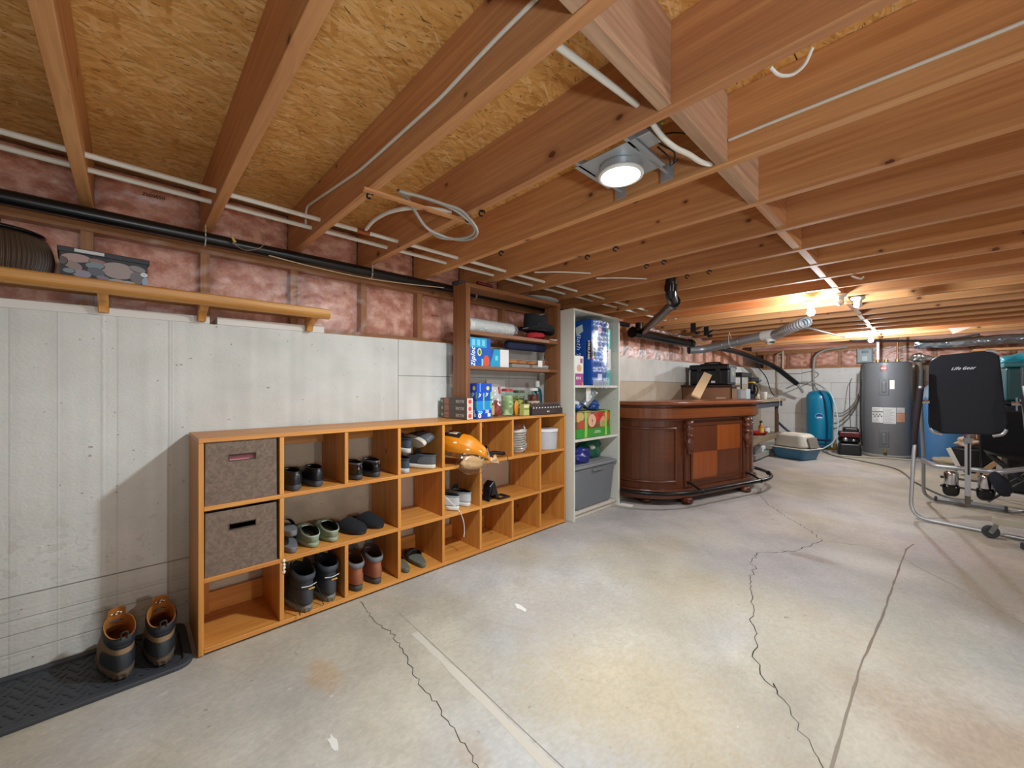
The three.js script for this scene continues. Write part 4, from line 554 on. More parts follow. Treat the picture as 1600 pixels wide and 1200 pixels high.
  printedBox('tea_carton', 'small pale green carton in front of the olives', 'box', [.045, .085, .058], [-2.09, CT, 2.135], { base: 0xb9bd6e, px: (c, w, h) => { c.fillStyle = '#b7bb70'; c.fillRect(0, 0, w, h); c.fillStyle = '#7b8a3c'; c.fillRect(0, h * .36, w, h * .14); c.fillStyle = '#e3e2ae'; c.fillRect(w * .1, h * .1, w * .8, h * .2); } });
  const fb = thing('film_dispenser', 'dark food wrap carton with white zigzag edge and silver top', 'box', [-2.085, CT, 2.37]);
  mesh('carton', bx(.055, .062, .36, -.004, .0312, 0, { r: .002 }), mat(0x3a2a28, { r: .5 }), fb); mesh('silver_top', bx(.03, .002, .352, .0, .077, 0, { rz: .85 }), mat(0x9b8f92, { r: .3, m: .5 }), fb);
  for (let k = 0; k < 11; k++) mesh('white_tab', bx(.0015, .008, .013, .0242, .054, -.165 + k * .033), M.white, fb); mesh('print_mark', [bx(.0015, .012, .008, .0242, .022, -.01, { rx: .3 }), bx(.0015, .012, .008, .0242, .022, .006, { rx: .3 })], M.white, fb);
  const pp = thing('paper_sheet', 'white paper sheet leaning on the wall behind the bean pouch', 'paper', [-2.402, CT + .0005, 2.12]); mesh('sheet', bx(.0012, .27, .2, .012, .135, 0, { rz: .06 }), mat(0xf0efec, { r: .8 }), pp); 
  // middle hutch shelf
  const zip = (c, w, h) => { c.fillStyle = '#0c58b8'; c.fillRect(0, 0, w, h); c.fillStyle = '#1ba7d8'; c.fillRect(0, 0, w * .82, h * .34); c.fillStyle = '#7cd4ee'; for (let i = 0; i < 3; i++) c.fillRect(w * (.1 + .24 * i), h * .06, w * .15, h * .22); text(c, 'Ziploc', w * .16, h * .68, h * .24, '#ffffff', { rot: -Math.PI / 2, font: 'italic bold' }); c.fillStyle = '#f2e7a0'; c.beginPath(); c.ellipse(w * .46, h * .5, w * .1, h * .14, 0, 0, 7); c.fill(); c.fillStyle = '#3d7f2a'; c.beginPath(); c.ellipse(w * .46, h * .5, w * .06, h * .09, 0, 0, 7); c.fill(); c.fillStyle = '#e0512f'; c.beginPath(); c.ellipse(w * .8, h * .84, w * .15, h * .24, 0, 0, 7); c.fill(); c.fillStyle = '#8fd3f2'; c.fillRect(w * .56, h * .74, w * .08, h * .26); };
  printedBox('freezer_bag_carton', 'tall blue Ziploc carton on the middle hutch shelf', 'box', [.09, .195, .185], [-2.205, SH2, 1.768], { base: 0x0c58b8, px: zip, pz: zip });
  printedBox('storage_bag_carton', 'blue and teal storage bag carton beside the Ziploc carton', 'box', [.06, .125, .09], [-2.195, SH2, 1.91], { base: 0x13a0c4, px: (c, w, h) => { c.fillStyle = '#139fc6'; c.fillRect(0, 0, w, h); c.fillStyle = '#0d4fa8'; c.beginPath(); c.moveTo(0, 0); c.lineTo(w * .4, 0); c.lineTo(0, h * .8); c.fill(); c.fillStyle = '#6fd8e2'; c.fillRect(w * .5, h * .35, w * .3, h * .28); } });
  printedBox('white_carton', 'plain white carton beside the bag cartons on the hutch', 'box', [.10, .128, .085], [-2.215, SH2, 2.002], { base: 0xe9e7e2 });
  for (const [k, d, l] of [[0, 2.16, 'clear clamshell of round cookies, nearer the white carton'], [1, 2.38, 'clear clamshell of cookies with a white price label']]) {
    const g = thing('cookie_clamshell', l, 'food container', [-2.21, SH2, d], 0, 'cookie clamshells on the hutch');
    mesh('tray', bx(.13, .03, .19, 0, .0152, 0, { r: .008 }), mat(0xd9d4cb, { r: .2, transmission: .7, thickness: 0 }), g); mesh('lid', bx(.126, .04, .186, 0, .0515, 0, { r: .012 }), M.clear, g);
    for (let i = 0; i < 4; i++) mesh('cookie', lathe([[0, 0], [.036, 0], [.043, .012], [.04, .026], [0, .034]], 20).translate(.012 * (i % 2 ? 1 : -1) + .006, .0312, -.068 + .0455 * i), mat(0xb8783f, { r: .85 }), g);
    if (k) mesh('label', bx(.002, .05, .05, .0655, .04, .01), M.white, g);
  }
  // upper hutch shelf
  const rl = thing('wrapped_roll', 'white roll wrapped in crinkled plastic on the top hutch shelf', 'roll', [-2.215, SH1, 1.96]);
  mesh('roll', displace(new THREE.CylinderGeometry(.047, .047, .42, 26, 30), v => { const k = 1 + .05 * (vn(v.y * 40 + 10, Math.atan2(v.z, v.x) * 3 + 10, 5) - .5); v.x *= k; v.z *= k; }).rotateX(Math.PI / 2).translate(0, .05, .06), mat(0xd8d9d2, { r: .6 }), rl);
  mesh('plastic_wrap', displace(new THREE.CylinderGeometry(.05, .05, .48, 40, 60, true), v => { const a = Math.atan2(v.z, v.x), e = sst(.18, .24, Math.abs(v.y)), k = 1 - .45 * e + .1 * (vn(v.y * 60 + 30, a * 5 + 30, 8) - .5) + .1 * e * Math.sin(a * 9); v.x *= k; v.z *= k; }).rotateX(Math.PI / 2).translate(0, .0535, .035), mat(0xf4f6f6, { r: .15, transmission: .75, thickness: 0 }), rl);
  const hat = thing('cowboy_hat', 'black cowboy hat with a white cord band on the top hutch shelf', 'hat', [-2.205, SH1 + .055, 2.38], .0); hat.scale.set(1.2, 1.2, 1.2);
  const felt = mat(0x14161b, { r: .85, side: THREE.DoubleSide });
  mesh('crown', surf(40, 18, (u, v) => { const a = u * 6.2832, r = .085 * (1 - .12 * v) * (v > .92 ? (1 - v) / .08 : 1), dent = v > .5 ? .028 * (v - .5) * 2 * Math.exp(-Math.pow(Math.sin(a) * 1.6, 2)) : 0; return [Math.cos(a) * r * .85, .008 + Math.min(v, .94) * .13 - dent * .8 - (v > .92 ? .012 * (v - .92) / .08 : 0), Math.sin(a) * r * 1.15]; }), felt, hat);
  mesh('brim', surf(56, 8, (u, v) => { const a = u * 6.2832, r = lerp(.07, .145, v), c = Math.cos(a), s = Math.sin(a); return [c * r * .72, .01 + .03 * v * v * c * c * 1.4 - .012 * v * s * s, s * r * 1.1]; }), felt, hat);
  mesh('hat_band', tube(Array.from({ length: 24 }, (_, i) => { const a = i / 24 * 6.2832; return new THREE.Vector3(Math.cos(a) * .0745, .022, Math.sin(a) * .1); }), .003, { seg: 60, rs: 6, closed: true }), mat(0xd8d8d4, { r: .4 }), hat);
  for (let k = 0; k < 3; k++) mesh('stud', new THREE.SphereGeometry(.004, 10, 8).translate(.071, .05, .015 + k * .02), M.chrome, hat);
  const cap = thing('red_hat', 'red cap squashed under the black hat', 'cap', [-2.20, SH1 + .001, 2.40]); mesh('crown', displace(blob(.06, .05, .09, .12, 5, 4, 4), v => { v.y = clamp(v.y, -.03, .022); }).translate(-.01, .0305, .01), mat(0xb8202c, { r: .8 }), cap); mesh('brim', surf(20, 6, (u, v) => { const a = lerp(-1.2, 1.2, u); return [.02 + lerp(.02, .10, v) * Math.cos(a) * .8, .022 - .012 * v, -.03 - Math.sin(a) * lerp(.05, .13, v)]; }), mat(0xc02430, { r: .8, side: THREE.DoubleSide }), cap);
  const wl = thing('white_pad', 'flat white pad under the red cap on the hutch shelf', 'pad', [-2.152, SH1 + .0005, 2.53]); mesh('pad', bx(.026, .012, .08, .0, .006, 0, { r: .004 }), M.white, wl); mesh('wire_hook', tube([[.01, .006, -.04], [.016, .006, -.045], [.018, .02, -.046]].map(q => new THREE.Vector3(...q)), .0018, { seg: 10, rs: 5 }), M.chrome, wl);
  const nb = thing('navy_pouch', 'dark navy cloth pouch hanging under the upper hutch shelf', 'bag', [-2.235, 1.404, 2.30]); mesh('cloth', displace(new RoundedBoxGeometry(.06, .062, .44, 5, .02), v => { v.y += -.012 * Math.cos(v.z * 7) * (v.y < 0 ? 1 : .15); v.x += .006 * (vn(v.z * 30 + 9, v.y * 30 + 9, 4) - .5); }).translate(0, .031, 0), mat(0x11163a, { r: .8 }), nb); mesh('drawstring', [tube([[.03, .06, -.16], [.045, .03, -.17], [.05, -.03, -.175], [.045, -.055, -.17]].map(q => new THREE.Vector3(...q)), .0016, { seg: 20, rs: 5 }), tube([[.035, .06, -.2], [.05, .05, -.19], [.052, .0, -.18], [.044, -.05, -.172]].map(q => new THREE.Vector3(...q)), .0016, { seg: 20, rs: 5 })], M.black, nb);
  // on top of the hutch
  const rt = thing('red_tube', 'short red plastic tube on top of the hutch', 'tube', [-2.154, 1.8125, 1.80]); mesh('tube', extrude(new THREE.Shape().absarc(0, 0, .017, 0, 6.2832), .13, { holes: [] }).rotateX(0).translate(0, .0172, -.065), M.red, rt); mesh('bore_shade', new THREE.CylinderGeometry(.011, .011, .133, 18).rotateX(Math.PI / 2).translate(0, .0172, 0), mat(0x5c0d14, { r: .6 }), rt);  // dark red core stands for the shaded hollow of the tube
  const dt = thing('flat_pan', 'shallow grey round pan lying on top of the hutch', 'pan', [-2.215, 1.8125, 2.45]); mesh('pan', lathe([[0, 0], [.15, 0], [.185, .016], [.19, .02], [.187, .022], [.15, .005], [0, .004]], 44).scale(.62, 1, 1), mat(0x8f918c, { r: .45 }), dt);
  const bb = thing('black_block', 'flat black block on the corner of the hutch top', 'block', [-2.235, 1.8125, 1.66]); mesh('block', bx(.09, .022, .1, 0, .0112, 0, { r: .004 }), M.rubber, bb);
}
// ---------------------------------------------------------------- white cabinet
const CAB = { x0: -2.395, x1: -2.01, d0: 2.632, d1: 3.335, h: 1.76 };
{
  const c = thing('white_bookcase', 'tall open white bookcase between the cubby shelf and the bar', 'bookcase', [-2.2, 0, 2.98]), e = { r: .0015, seg: 1 }, wm = mat(0xd9d8cb, { r: .5 }), t = .018;
  wpart('side_panel', bw(CAB.x0, CAB.x1, .002, CAB.h, CAB.d0, CAB.d0 + t, e), wm, c); wpart('side_panel', bw(CAB.x0, CAB.x1, .002, CAB.h, CAB.d1 - t, CAB.d1, e), wm, c);
  wpart('top', bw(CAB.x0, CAB.x1, CAB.h - t, CAB.h, CAB.d0 + t, CAB.d1 - t, e), wm, c); wpart('back_panel', bw(CAB.x0, CAB.x0 + .006, .06, CAB.h - t, CAB.d0 + t, CAB.d1 - t), wm, c);
  for (const y of [1.127, .672]) wpart('shelf', bw(CAB.x0 + .006, CAB.x1 - .01, y - .02, y, CAB.d0 + t, CAB.d1 - t, e), wm, c);
  wpart('bottom', bw(CAB.x0 + .006, CAB.x1 - .02, .045, .063, CAB.d0 + t, CAB.d1 - t, e), mat(0xcfc8ba, { r: .6 }), c); wpart('kick_board', bw(CAB.x1 - .05, CAB.x1 - .038, .002, .045, CAB.d0 + t, CAB.d1 - t, e), mat(0xcfc8ba, { r: .7 }), c);
  for (const y of [.35, .5, .85, 1.0, 1.3, 1.45]) for (const d of [CAB.d1 - t - .001]) wpart('pin_hole', new THREE.CylinderGeometry(.003, .003, .003, 10).rotateX(Math.PI / 2).translate(CAB.x1 - .05, y, -d), M.black, c);
  // big pack of bath tissue, printed film
  const S = [1.1275, .6725, .0635];
  const k = thing('tissue_pack', 'big blue plastic pack of bath tissue on the top bookcase shelf', 'package', [-2.13, S[0], 3.0]);
  const wrapM = canvasTex(512, 768, (q, w, h) => { q.fillStyle = '#124a9e'; q.fillRect(0, 0, w, h); q.fillStyle = '#1a62bd'; q.fillRect(0, h * .45, w, h * .2); const R = rng(6); q.strokeStyle = '#dfe8f6'; q.globalAlpha = .5; for (let i = 0; i < 26; i++) { q.lineWidth = 2 + R() * 4; q.beginPath(); const x = R() * w, y = R() * h; q.moveTo(x, y); q.lineTo(x + (R() - .5) * 60, y + 40 + R() * 90); q.stroke(); } q.globalAlpha = 1; q.fillStyle = '#0c0d12'; q.fillRect(0, h * .33, w * .22, h * .27); q.strokeStyle = '#c22b3a'; q.lineWidth = 8; q.strokeRect(4, h * .335, w * .2, h * .26); text(q, 'KIRKLAND', w * .1, h * .465, 46, '#ffffff', { rot: Math.PI / 2 }); text(q, 'Bath', w * .62, h * .4, 120, '#ffffff', { rot: Math.PI / 2, fam: 'serif', font: 'italic' }); q.fillStyle = '#ffffff'; q.beginPath(); q.arc(w * .5, h * .13, 52, 0, 7); q.fill(); q.fillStyle = '#d5303a'; q.beginPath(); q.arc(w * .5, h * .13, 38, 0, 7); q.fill(); q.fillStyle = '#fff'; q.beginPath(); q.arc(w * .5, h * .13, 20, 0, 7); q.fill(); q.fillStyle = '#dbe3ee'; q.fillRect(w * .35, h * .83, w * .3, h * .1); });  // pale strokes paint shiny creases of the plastic into the print
  const wrapL = canvasTex(384, 768, (q, w, h) => { q.fillStyle = '#124a9e'; q.fillRect(0, 0, w, h); text(q, 'Bath Tissue', w * .45, h * .52, 92, '#ffffff', { rot: Math.PI / 2, fam: 'serif', font: 'italic' }); q.fillStyle = '#c6d6cf'; q.beginPath(); q.moveTo(w * .3, h * .1); q.lineTo(w * .62, h * .06); q.lineTo(w * .66, h * .17); q.lineTo(w * .35, h * .24); q.fill(); q.fillStyle = '#0c0d12'; q.fillRect(w * .8, h * .33, w * .2, h * .27); text(q, 'KIRKLAND', w * .9, h * .465, 46, '#ffffff', { rot: Math.PI / 2 }); });
  // lumpy pack with its own face textures
  const pk = new THREE.BoxGeometry(.255, .565, .255, 14, 28, 14); displace(pk, v => { const rx = v.x / .1275, ry = v.y / .2825, rz = v.z / .1275, c2 = 1 - .06 * Math.pow(Math.abs(ry), 4); v.x *= c2 * (1 - .08 * rz * rz); v.z *= c2 * (1 - .08 * rx * rx); v.x += .006 * (fbm(v.y * 9 + 20, v.z * 9 + 20, 4, 3) - .5); v.z += .006 * (fbm(v.y * 11 + 30, v.x * 9 + 20, 5, 3) - .5); });
  const fm = (m) => mat(0xffffff, { r: .22, map: m }), bl = mat(0x124a9e, { r: .25 }), pm = new THREE.Mesh(pk.translate(.0, .288, 0), [fm(wrapM), bl, bl, bl, fm(wrapL), bl]); pm.name = 'printed_film'; pm.castShadow = pm.receiveShadow = true; k.add(pm);
  mesh('clear_overwrap', surf(40, 40, (u, v) => { const x = lerp(-.125, .125, u); return [.132 + .012 * fbm(u * 8, v * 10, 7, 3) + .004 * Math.sin(v * 40), lerp(.004, .57, v), -x]; }), mat(0xffffff, { r: .3, transmission: 1, thickness: 0, ior: 1.4 }), k);
  mesh('loose_film_top', blob(.10, .014, .10, .5, 12, 8).translate(.02, .588, 0), M.film, k); mesh('loose_film_edge', surf(30, 10, (u, v) => [.144 + .008 * Math.sin(u * 50), .04 - .06 * v + .008 * Math.sin(u * 23), lerp(-.12, .13, u)]), mat(0xf2f4f6, { r: .2, transmission: .7, thickness: 0 }), k);
  printedBox('noodle_carton', 'white and purple food carton beside the tissue pack', 'box', [.06, .245, .115], [-2.055, S[0], 2.725], { base: 0xe8e2d6, px: (c2, w, h) => { c2.fillStyle = '#efe9df'; c2.fillRect(0, 0, w, h); c2.fillStyle = '#9b2a7d'; c2.fillRect(0, h * .6, w, h * .4); c2.fillStyle = '#d9a46c'; c2.beginPath(); c2.ellipse(w * .5, h * .42, w * .3, h * .12, 0, 0, 7); c2.fill(); text(c2, 'KICK', w * .42, h * .76, h * .12, '#ffffff'); c2.fillStyle = '#8a2468'; c2.fillRect(w * .62, h * .08, w * .3, h * .16); c2.fillStyle = '#e58a24'; c2.fillRect(w * .8, h * .9, w * .2, h * .1); } });
  const rolls = (y, label, bands) => { const g = thing('paper_roll', label, 'paper roll', [-2.115, y, 3.222], 0, 'wrapped paper rolls'); mesh('roll', new THREE.CylinderGeometry(.068, .068, .26, 32).translate(0, .1302, 0), mat(0xe9e8e2, { r: .7 }), g); mesh('wrapper', new THREE.CylinderGeometry(.0688, .0688, .26, 32, 1, true).translate(0, .1302, 0), mat(0xffffff, { r: .3, map: canvasTex(256, 256, (c2, w, h) => { c2.fillStyle = '#e6ebe6'; c2.fillRect(0, 0, w, h); c2.fillStyle = '#5fb0aa'; for (const [a, b] of bands) c2.fillRect(0, a * h, w, b * h); c2.fillStyle = '#2b3a3c'; c2.fillRect(40, 200, 10, 8); }) }), g); };
  rolls(S[0], 'teal banded paper roll standing under another in the bookcase', [[.45, .55]]); rolls(S[0] + .2605, 'teal banded paper roll stacked on another in the bookcase', [[0, .1], [.1, .6]]);
  // shopping bag printed with fruit
  const bagTex = canvasTex(512, 300, (q, w, h) => { q.fillStyle = '#7c5a3a'; q.fillRect(0, 0, w, h); const A = [[40, 60, 60, '#c9b26a'], [150, 30, 50, '#b98a52'], [300, 70, 60, '#c23a28'], [360, 40, 50, '#b4342a'], [450, 70, 60, '#cf5a3a'], [70, 150, 50, '#b8523c'], [230, 160, 40, '#8a3a2a']]; for (const [x, y, r, c2] of A) { q.fillStyle = c2; q.beginPath(); q.arc(x, y, r, 0, 7); q.fill(); } q.fillStyle = '#e3b597'; q.beginPath(); q.ellipse(215, 110, 58, 74, .1, 0, 7); q.fill(); q.fillStyle = '#b6745a'; q.fillRect(212, 60, 5, 100); q.fillStyle = '#5c3a22'; q.beginPath(); q.ellipse(216, 112, 7, 14, 0, 0, 7); q.fill(); q.fillStyle = '#d69a7c'; q.beginPath(); q.ellipse(380, 130, 40, 66, .4, 0, 7); q.fill(); q.fillStyle = '#9bb04a'; q.beginPath(); q.arc(400, 160, 38, 0, 7); q.fill(); q.fillStyle = '#3f9a3a'; q.fillRect(0, 200, w, 100); q.fillStyle = '#9ccf5a'; q.fillRect(110, 0, 34, 300); q.fillRect(430, 0, 30, 300); q.fillStyle = '#d7efc8'; q.fillRect(260, 232, 90, 8); q.fillRect(250, 250, 110, 7); });
  const ab = thing('produce_bag', 'reusable green shopping bag printed with cut apples on the bookcase shelf', 'bag', [-2.15, S[1], 2.965]);
  const sides = mat(0x4f9a44, { r: .6 }), bagG = new THREE.BoxGeometry(.22, .225, .50, 6, 8, 16); displace(bagG, v => { const t = v.y / .1125; v.x += .008 * Math.cos(v.z * 9) * (v.x > 0 ? 1 : -1) * (1 - t * t); v.y += .006 * Math.sin(v.z * 14) * (t > .8 ? 1 : 0); }); const bm = new THREE.Mesh(bagG.translate(0, .1165, 0), [mat(0xffffff, { r: .45, map: bagTex }), sides, mat(0x2a3a24, { r: .9 }), sides, mat(0xffffff, { r: .45, map: bagTex }), sides]); bm.name = 'printed_bag'; bm.castShadow = bm.receiveShadow = true; ab.add(bm);
  mesh('piping', [tube([[.115, .23, -.245], [.12, .226, 0], [.115, .23, .245]].map(q => new THREE.Vector3(...q)), .003, { rs: 6 }), tube([[.113, .006, -.25], [.113, .226, -.25]].map(q => new THREE.Vector3(...q)), .003, { rs: 6, seg: 4 })], mat(0x8cc24e, { r: .5 }), ab);
  const bt = thing('clear_bottle', 'clear plastic bottle poking out of the apple bag', 'bottle', [-2.09, S[1] + .335, 2.955]); bt.rotation.set(-.5, .2, -.35); mesh('body', lathe([[0, -.08], [.036, -.08], [.038, -.07], [.038, .03], [.03, .05], [.036, .06], [.036, .085], [0, .086]], 26), mat(0xdfe6ea, { r: .15, transmission: .8, thickness: 0 }), bt); mesh('liner', new THREE.CylinderGeometry(.033, .033, .1, 20).translate(0, -.02, 0), mat(0xb9bcc0, { r: .3, m: .6 }), bt);
  for (const [x, d, w, l, s] of [[-2.14, 2.80, .08, 'crumpled blue and white bag tucked in the apple bag near its left strap', 3], [-2.16, 3.1, .085, 'crumpled blue bag tucked in the apple bag near its right strap', 5]]) { const g = thing('crumpled_bag', l, 'bag', [x, S[1] + .238, d]); mesh('film', displace(blob(.055, .05, w, .45, s, 10, 4), v => { v.y = Math.max(v.y, -.028); }).translate(0, .029, 0), mat(0x1d4f96, { r: .3 }), g); if (s === 3) mesh('white_fold', blob(.04, .022, .05, .5, 8, 10, 3).translate(.02, .065, .02), mat(0xcfd6da, { r: .35 }), g); }
  const pt = thing('paper_strip', 'white paper strip hanging below the upper bookcase shelf', 'paper', [-2.07, 0.985, 2.92]); mesh('strip', bx(.001, .122, .07, 0, .061, 0), mat(0xece8dd, { r: .8 }), pt);
  // grey tote with lid
  const tt = thing('grey_tote', 'large grey plastic tote with lid at the bottom of the bookcase', 'tote', [-2.19, S[2], 2.98]);
  const taper = (w0, d0, w1, d1, y0, y1, r) => { const g = new RoundedBoxGeometry(1, 1, 1, 3, .06); return displace(g, v => { const t = v.y + .5; v.set(v.x * lerp(w0, w1, t), lerp(y0, y1, t), v.z * lerp(d0, d1, t)); }); };
  const tg = mat(0x6f7478, { r: .45 }); mesh('body', taper(.28, .52, .335, .60, 0, .355), tg, tt); mesh('lid', [bx(.36, .03, .625, 0, .367, 0, { r: .012 }), bx(.31, .012, .56, 0, .386, 0, { r: .005 })], mat(0x7d8184, { r: .45 }), tt); mesh('handle', bx(.02, .02, .14, .175, .325, 0, { r: .006 }), tg, tt); mesh('latch', [bx(.06, .045, .02, .02, .35, .316, { r: .006 })], mat(0x5e6366, { r: .45 }), tt);
  const nb = thing('navy_bag', 'crumpled dark blue plastic bag on the grey tote lid', 'bag', [-2.09, S[2] + .393, 2.815]); mesh('film', displace(blob(.07, .075, .125, .35, 14, 9, 5), v => { v.y = Math.max(v.y, -.05); }).translate(0, .0505, 0), mat(0x232a72, { r: .3 }), nb);
  const gb = thing('green_bag', 'dark green plastic bag slumped behind the blue one on the tote', 'bag', [-2.21, S[2] + .393, 3.125]); mesh('film', displace(blob(.085, .11, .14, .4, 17, 10, 5), v => { v.y = clamp(v.y, -.075, .10); }).translate(0, .0755, 0), mat(0x0d5a45, { r: .25 }), gb); mesh('white_print', blob(.02, .03, .04, .5, 9, 10, 3).translate(.075, .10, .06), mat(0xa9b6a0, { r: .5 }), gb);
  const wt = thing('wood_scrap', 'short pale board lying on the floor by the bookcase foot', 'board', [-1.96, .0005, 3.37], .15); mesh('board', bx(.11, .012, .06, 0, .006, 0, { r: .002, grain: 'x' }), mat(0xe0dccf, { r: .7 }), wt);
}
console.log('hutch');
// ---------------------------------------------------------------- the bar
const mahog = (s, a, b) => mat(0xffffff, { r: .34, clearcoat: .3, clearcoatRoughness: .2, map: woodTex(s, a, b, [60, 20, 8], 0, 512, 256, .8) });
{
  const m1 = mahog(31, [110, 55, 24], [76, 33, 12]), m2 = mahog(32, [160, 84, 32], [126, 60, 19]), m3 = mahog(33, [108, 55, 23], [76, 34, 11]), m4 = mahog(34, [142, 77, 33], [108, 53, 19]);
  const b = thing('home_bar', 'curved glossy mahogany bar with checkered inlay panel and foot rail', 'bar', [-1.62, 0, 3.85], 1.297);
  const LF = .97, RX = .46, RZ = .42;
  const front = (off, n = 16) => { const P = []; for (let i = 0; i <= n; i++) { const a = Math.PI - i / n * Math.PI / 2; P.push([Math.cos(a) * (RX + off), -RZ + Math.sin(a) * (RZ + off)]); } for (let i = 0; i <= n; i++) { const a = Math.PI / 2 - i / n * Math.PI / 2; P.push([LF + Math.cos(a) * (RX + off), -RZ + Math.sin(a) * (RZ + off)]); } return P; };
  const slab = (y0, y1, off, m, name, bevel = 0, parent = b, thick = 0) => { const o = front(off).map(([x, z]) => [x, -z]); const q = thick ? front(off - thick).map(([x, z]) => [x, -z]).reverse() : []; const g = projUV(extrude([...o, ...q], y1 - y0, { bevel, seg: 2 }).rotateX(-Math.PI / 2).translate(0, y0, 0), 'x'); return mesh(name, g, m, parent); };
  slab(.055, .12, .022, m1, 'plinth', .004); slab(.12, .145, .034, m3, 'base_moulding', .008); slab(.145, .80, 0, m3, 'body', 0, b, .03); slab(.795, .815, .03, m1, 'lower_moulding', .007); slab(.815, .915, .052, m4, 'apron', .004); slab(.915, .94, .036, m1, 'upper_moulding', .006); slab(.94, .976, .088, m4, 'bar_top', .012);
  mesh('back_shelf', bx(1.5, .02, .3, .485, .5, -.25, { grain: 'x' }), m3, b);
  // inlay panel of four squares in a raised frame
  const px0 = .11, px1 = .86, y0 = .215, y1 = .735, xm = (px0 + px1) / 2, ym = (y0 + y1) / 2;
  for (const [x0, x1, ya, yb, m] of [[px0, xm, ym, y1, m4], [xm, px1, ym, y1, m2], [px0, xm, y0, ym, m2], [xm, px1, y0, ym, m4]]) mesh('inlay_square', bx(x1 - x0 - .001, yb - ya - .001, .006, (x0 + x1) / 2, (ya + yb) / 2, .002, { grain: 'y', ou: x0 * 3 + ya, ov: ya }), m === m4 ? m1 : m2, b);
  const frame = (xa, xb, ya, yb, w) => [[xa - w, ya - w, xb - xa + 2 * w, w], [xa - w, yb, xb - xa + 2 * w, w]].map(([x, y, l, h]) => bx(l, h, .016, x + l / 2, y + h / 2, .006, { r: .005 })).concat([[xa - w], [xb]].map(([x]) => bx(w, yb - ya, .016, x + w / 2, (ya + yb) / 2, .006, { r: .005 })));
  mesh('panel_frame', frame(px0, px1, y0, y1, .028), m1, b);
  // raised frame on the curved end
  const onArc = (a, off) => new THREE.Vector3(Math.cos(a) * (RX + off), 0, -RZ + Math.sin(a) * (RZ + off));
  const arcBar = (aa, ab, y, r, side = 0) => { const P = []; for (let i = 0; i <= 14; i++) { const a = lerp(aa, ab, i / 14), v = onArc(a, .003); if (side) v.x = LF - v.x; P.push(new THREE.Vector3(v.x, y, v.z)); } return tube(P, r, { seg: 28, rs: 8 }); };
  for (const s of [0, 1]) mesh('curved_frame', [arcBar(Math.PI * .985, Math.PI * .575, .72, .012, s), arcBar(Math.PI * .985, Math.PI * .575, .215, .012, s), ...[.575, .985].map(k => { const v = onArc(Math.PI * k, .003); if (s) v.x = LF - v.x; return rod(new THREE.Vector3(v.x, .215, v.z), new THREE.Vector3(v.x, .72, v.z), .012); })], m1, b);
  for (const x of [.025, .945]) {
    mesh('pilaster', [bx(.07, .64, .014, x, .47, .006, { r: .004, grain: 'y' }), bx(.018, .56, .01, x - .02, .44, .014, { r: .004 }), bx(.018, .56, .01, x + .02, .44, .014, { r: .004 })], m1, b);
    mesh('corbel', lathe([[0, .47], [.012, .47], [.02, .485], [.01, .5], [.026, .53], [.034, .565], [.03, .60], [.014, .63], [.03, .645], [.034, .655], [.016, .672], [.034, .70], [.036, .72], [.018, .74], [.032, .755], [.036, .79], [0, .795]], 20).scale(1.25, 1, 1.35).translate(x, 0, .03), m1, b);
    mesh('foot', lathe([[0, 0], [.03, 0], [.05, .012], [.055, .03], [.04, .05], [.032, .058], [0, .058]], 20).scale(1.1, 1, 1).translate(x - .01, 0, .02), m1, b);
  }
  for (const [x, z] of [[-.3, -.2], [1.27, -.2]]) mesh('foot', lathe([[0, 0], [.03, 0], [.05, .012], [.055, .03], [.032, .058], [0, .058]], 16).translate(x, 0, z), m1, b);
  // foot rail
  const railM = mat(0x2c2a2a, { r: .3, m: .8 }), rp = front(.17, 14).slice(3).map(([x, z]) => new THREE.Vector3(x, .145, z));
  const rail = mesh('foot_rail', tube(rp, .019, { seg: 120, rs: 12, tension: .3 }), railM, b);
  for (const [x, z, nx, nz] of [[.02, 0, 0, 1], [.95, 0, 0, 1], [1.30, -.13, .7, .7]]) mesh('rail_bracket', [tube([new THREE.Vector3(x, .20, z + .004), new THREE.Vector3(x + nx * .06, .195, z + .06 * nz), new THREE.Vector3(x + nx * .14, .165, z + .14 * nz), new THREE.Vector3(x + nx * .168, .147, z + .168 * nz)], .011, { seg: 14, rs: 8 }), new THREE.SphereGeometry(.026, 12, 10).translate(x + nx * .168, .145, z + .168 * nz), lathe([[0, 0], [.022, 0], [.022, .01], [0, .012]], 14).rotateX(Math.PI / 2).translate(x, .2, z)], railM, rail);
  const bd = thing('leaning_board', 'pale narrow board leaning from the bar top against the box', 'board', [-1.81, .978, 4.60]);
  const A = V(-1.81, .984, 4.60), B = V(-1.985, 1.265, 5.44), yA = B.clone().sub(A).normalize(), zA = new THREE.Vector3(1.9, 0, 5).projectOnPlane(yA).normalize(), xA = new THREE.Vector3().crossVectors(yA, zA), L = A.distanceTo(B);
  mesh('plank', projUV(new THREE.BoxGeometry(.10, L, .02), 'y').applyMatrix4(new THREE.Matrix4().makeBasis(xA, yA, zA)).translate((B.x - A.x) / 2, (A.y + B.y) / 2 - .978 + .022, (B.z - A.z) / 2), mat(0xd9bd93, { r: .6 }), bd);
}
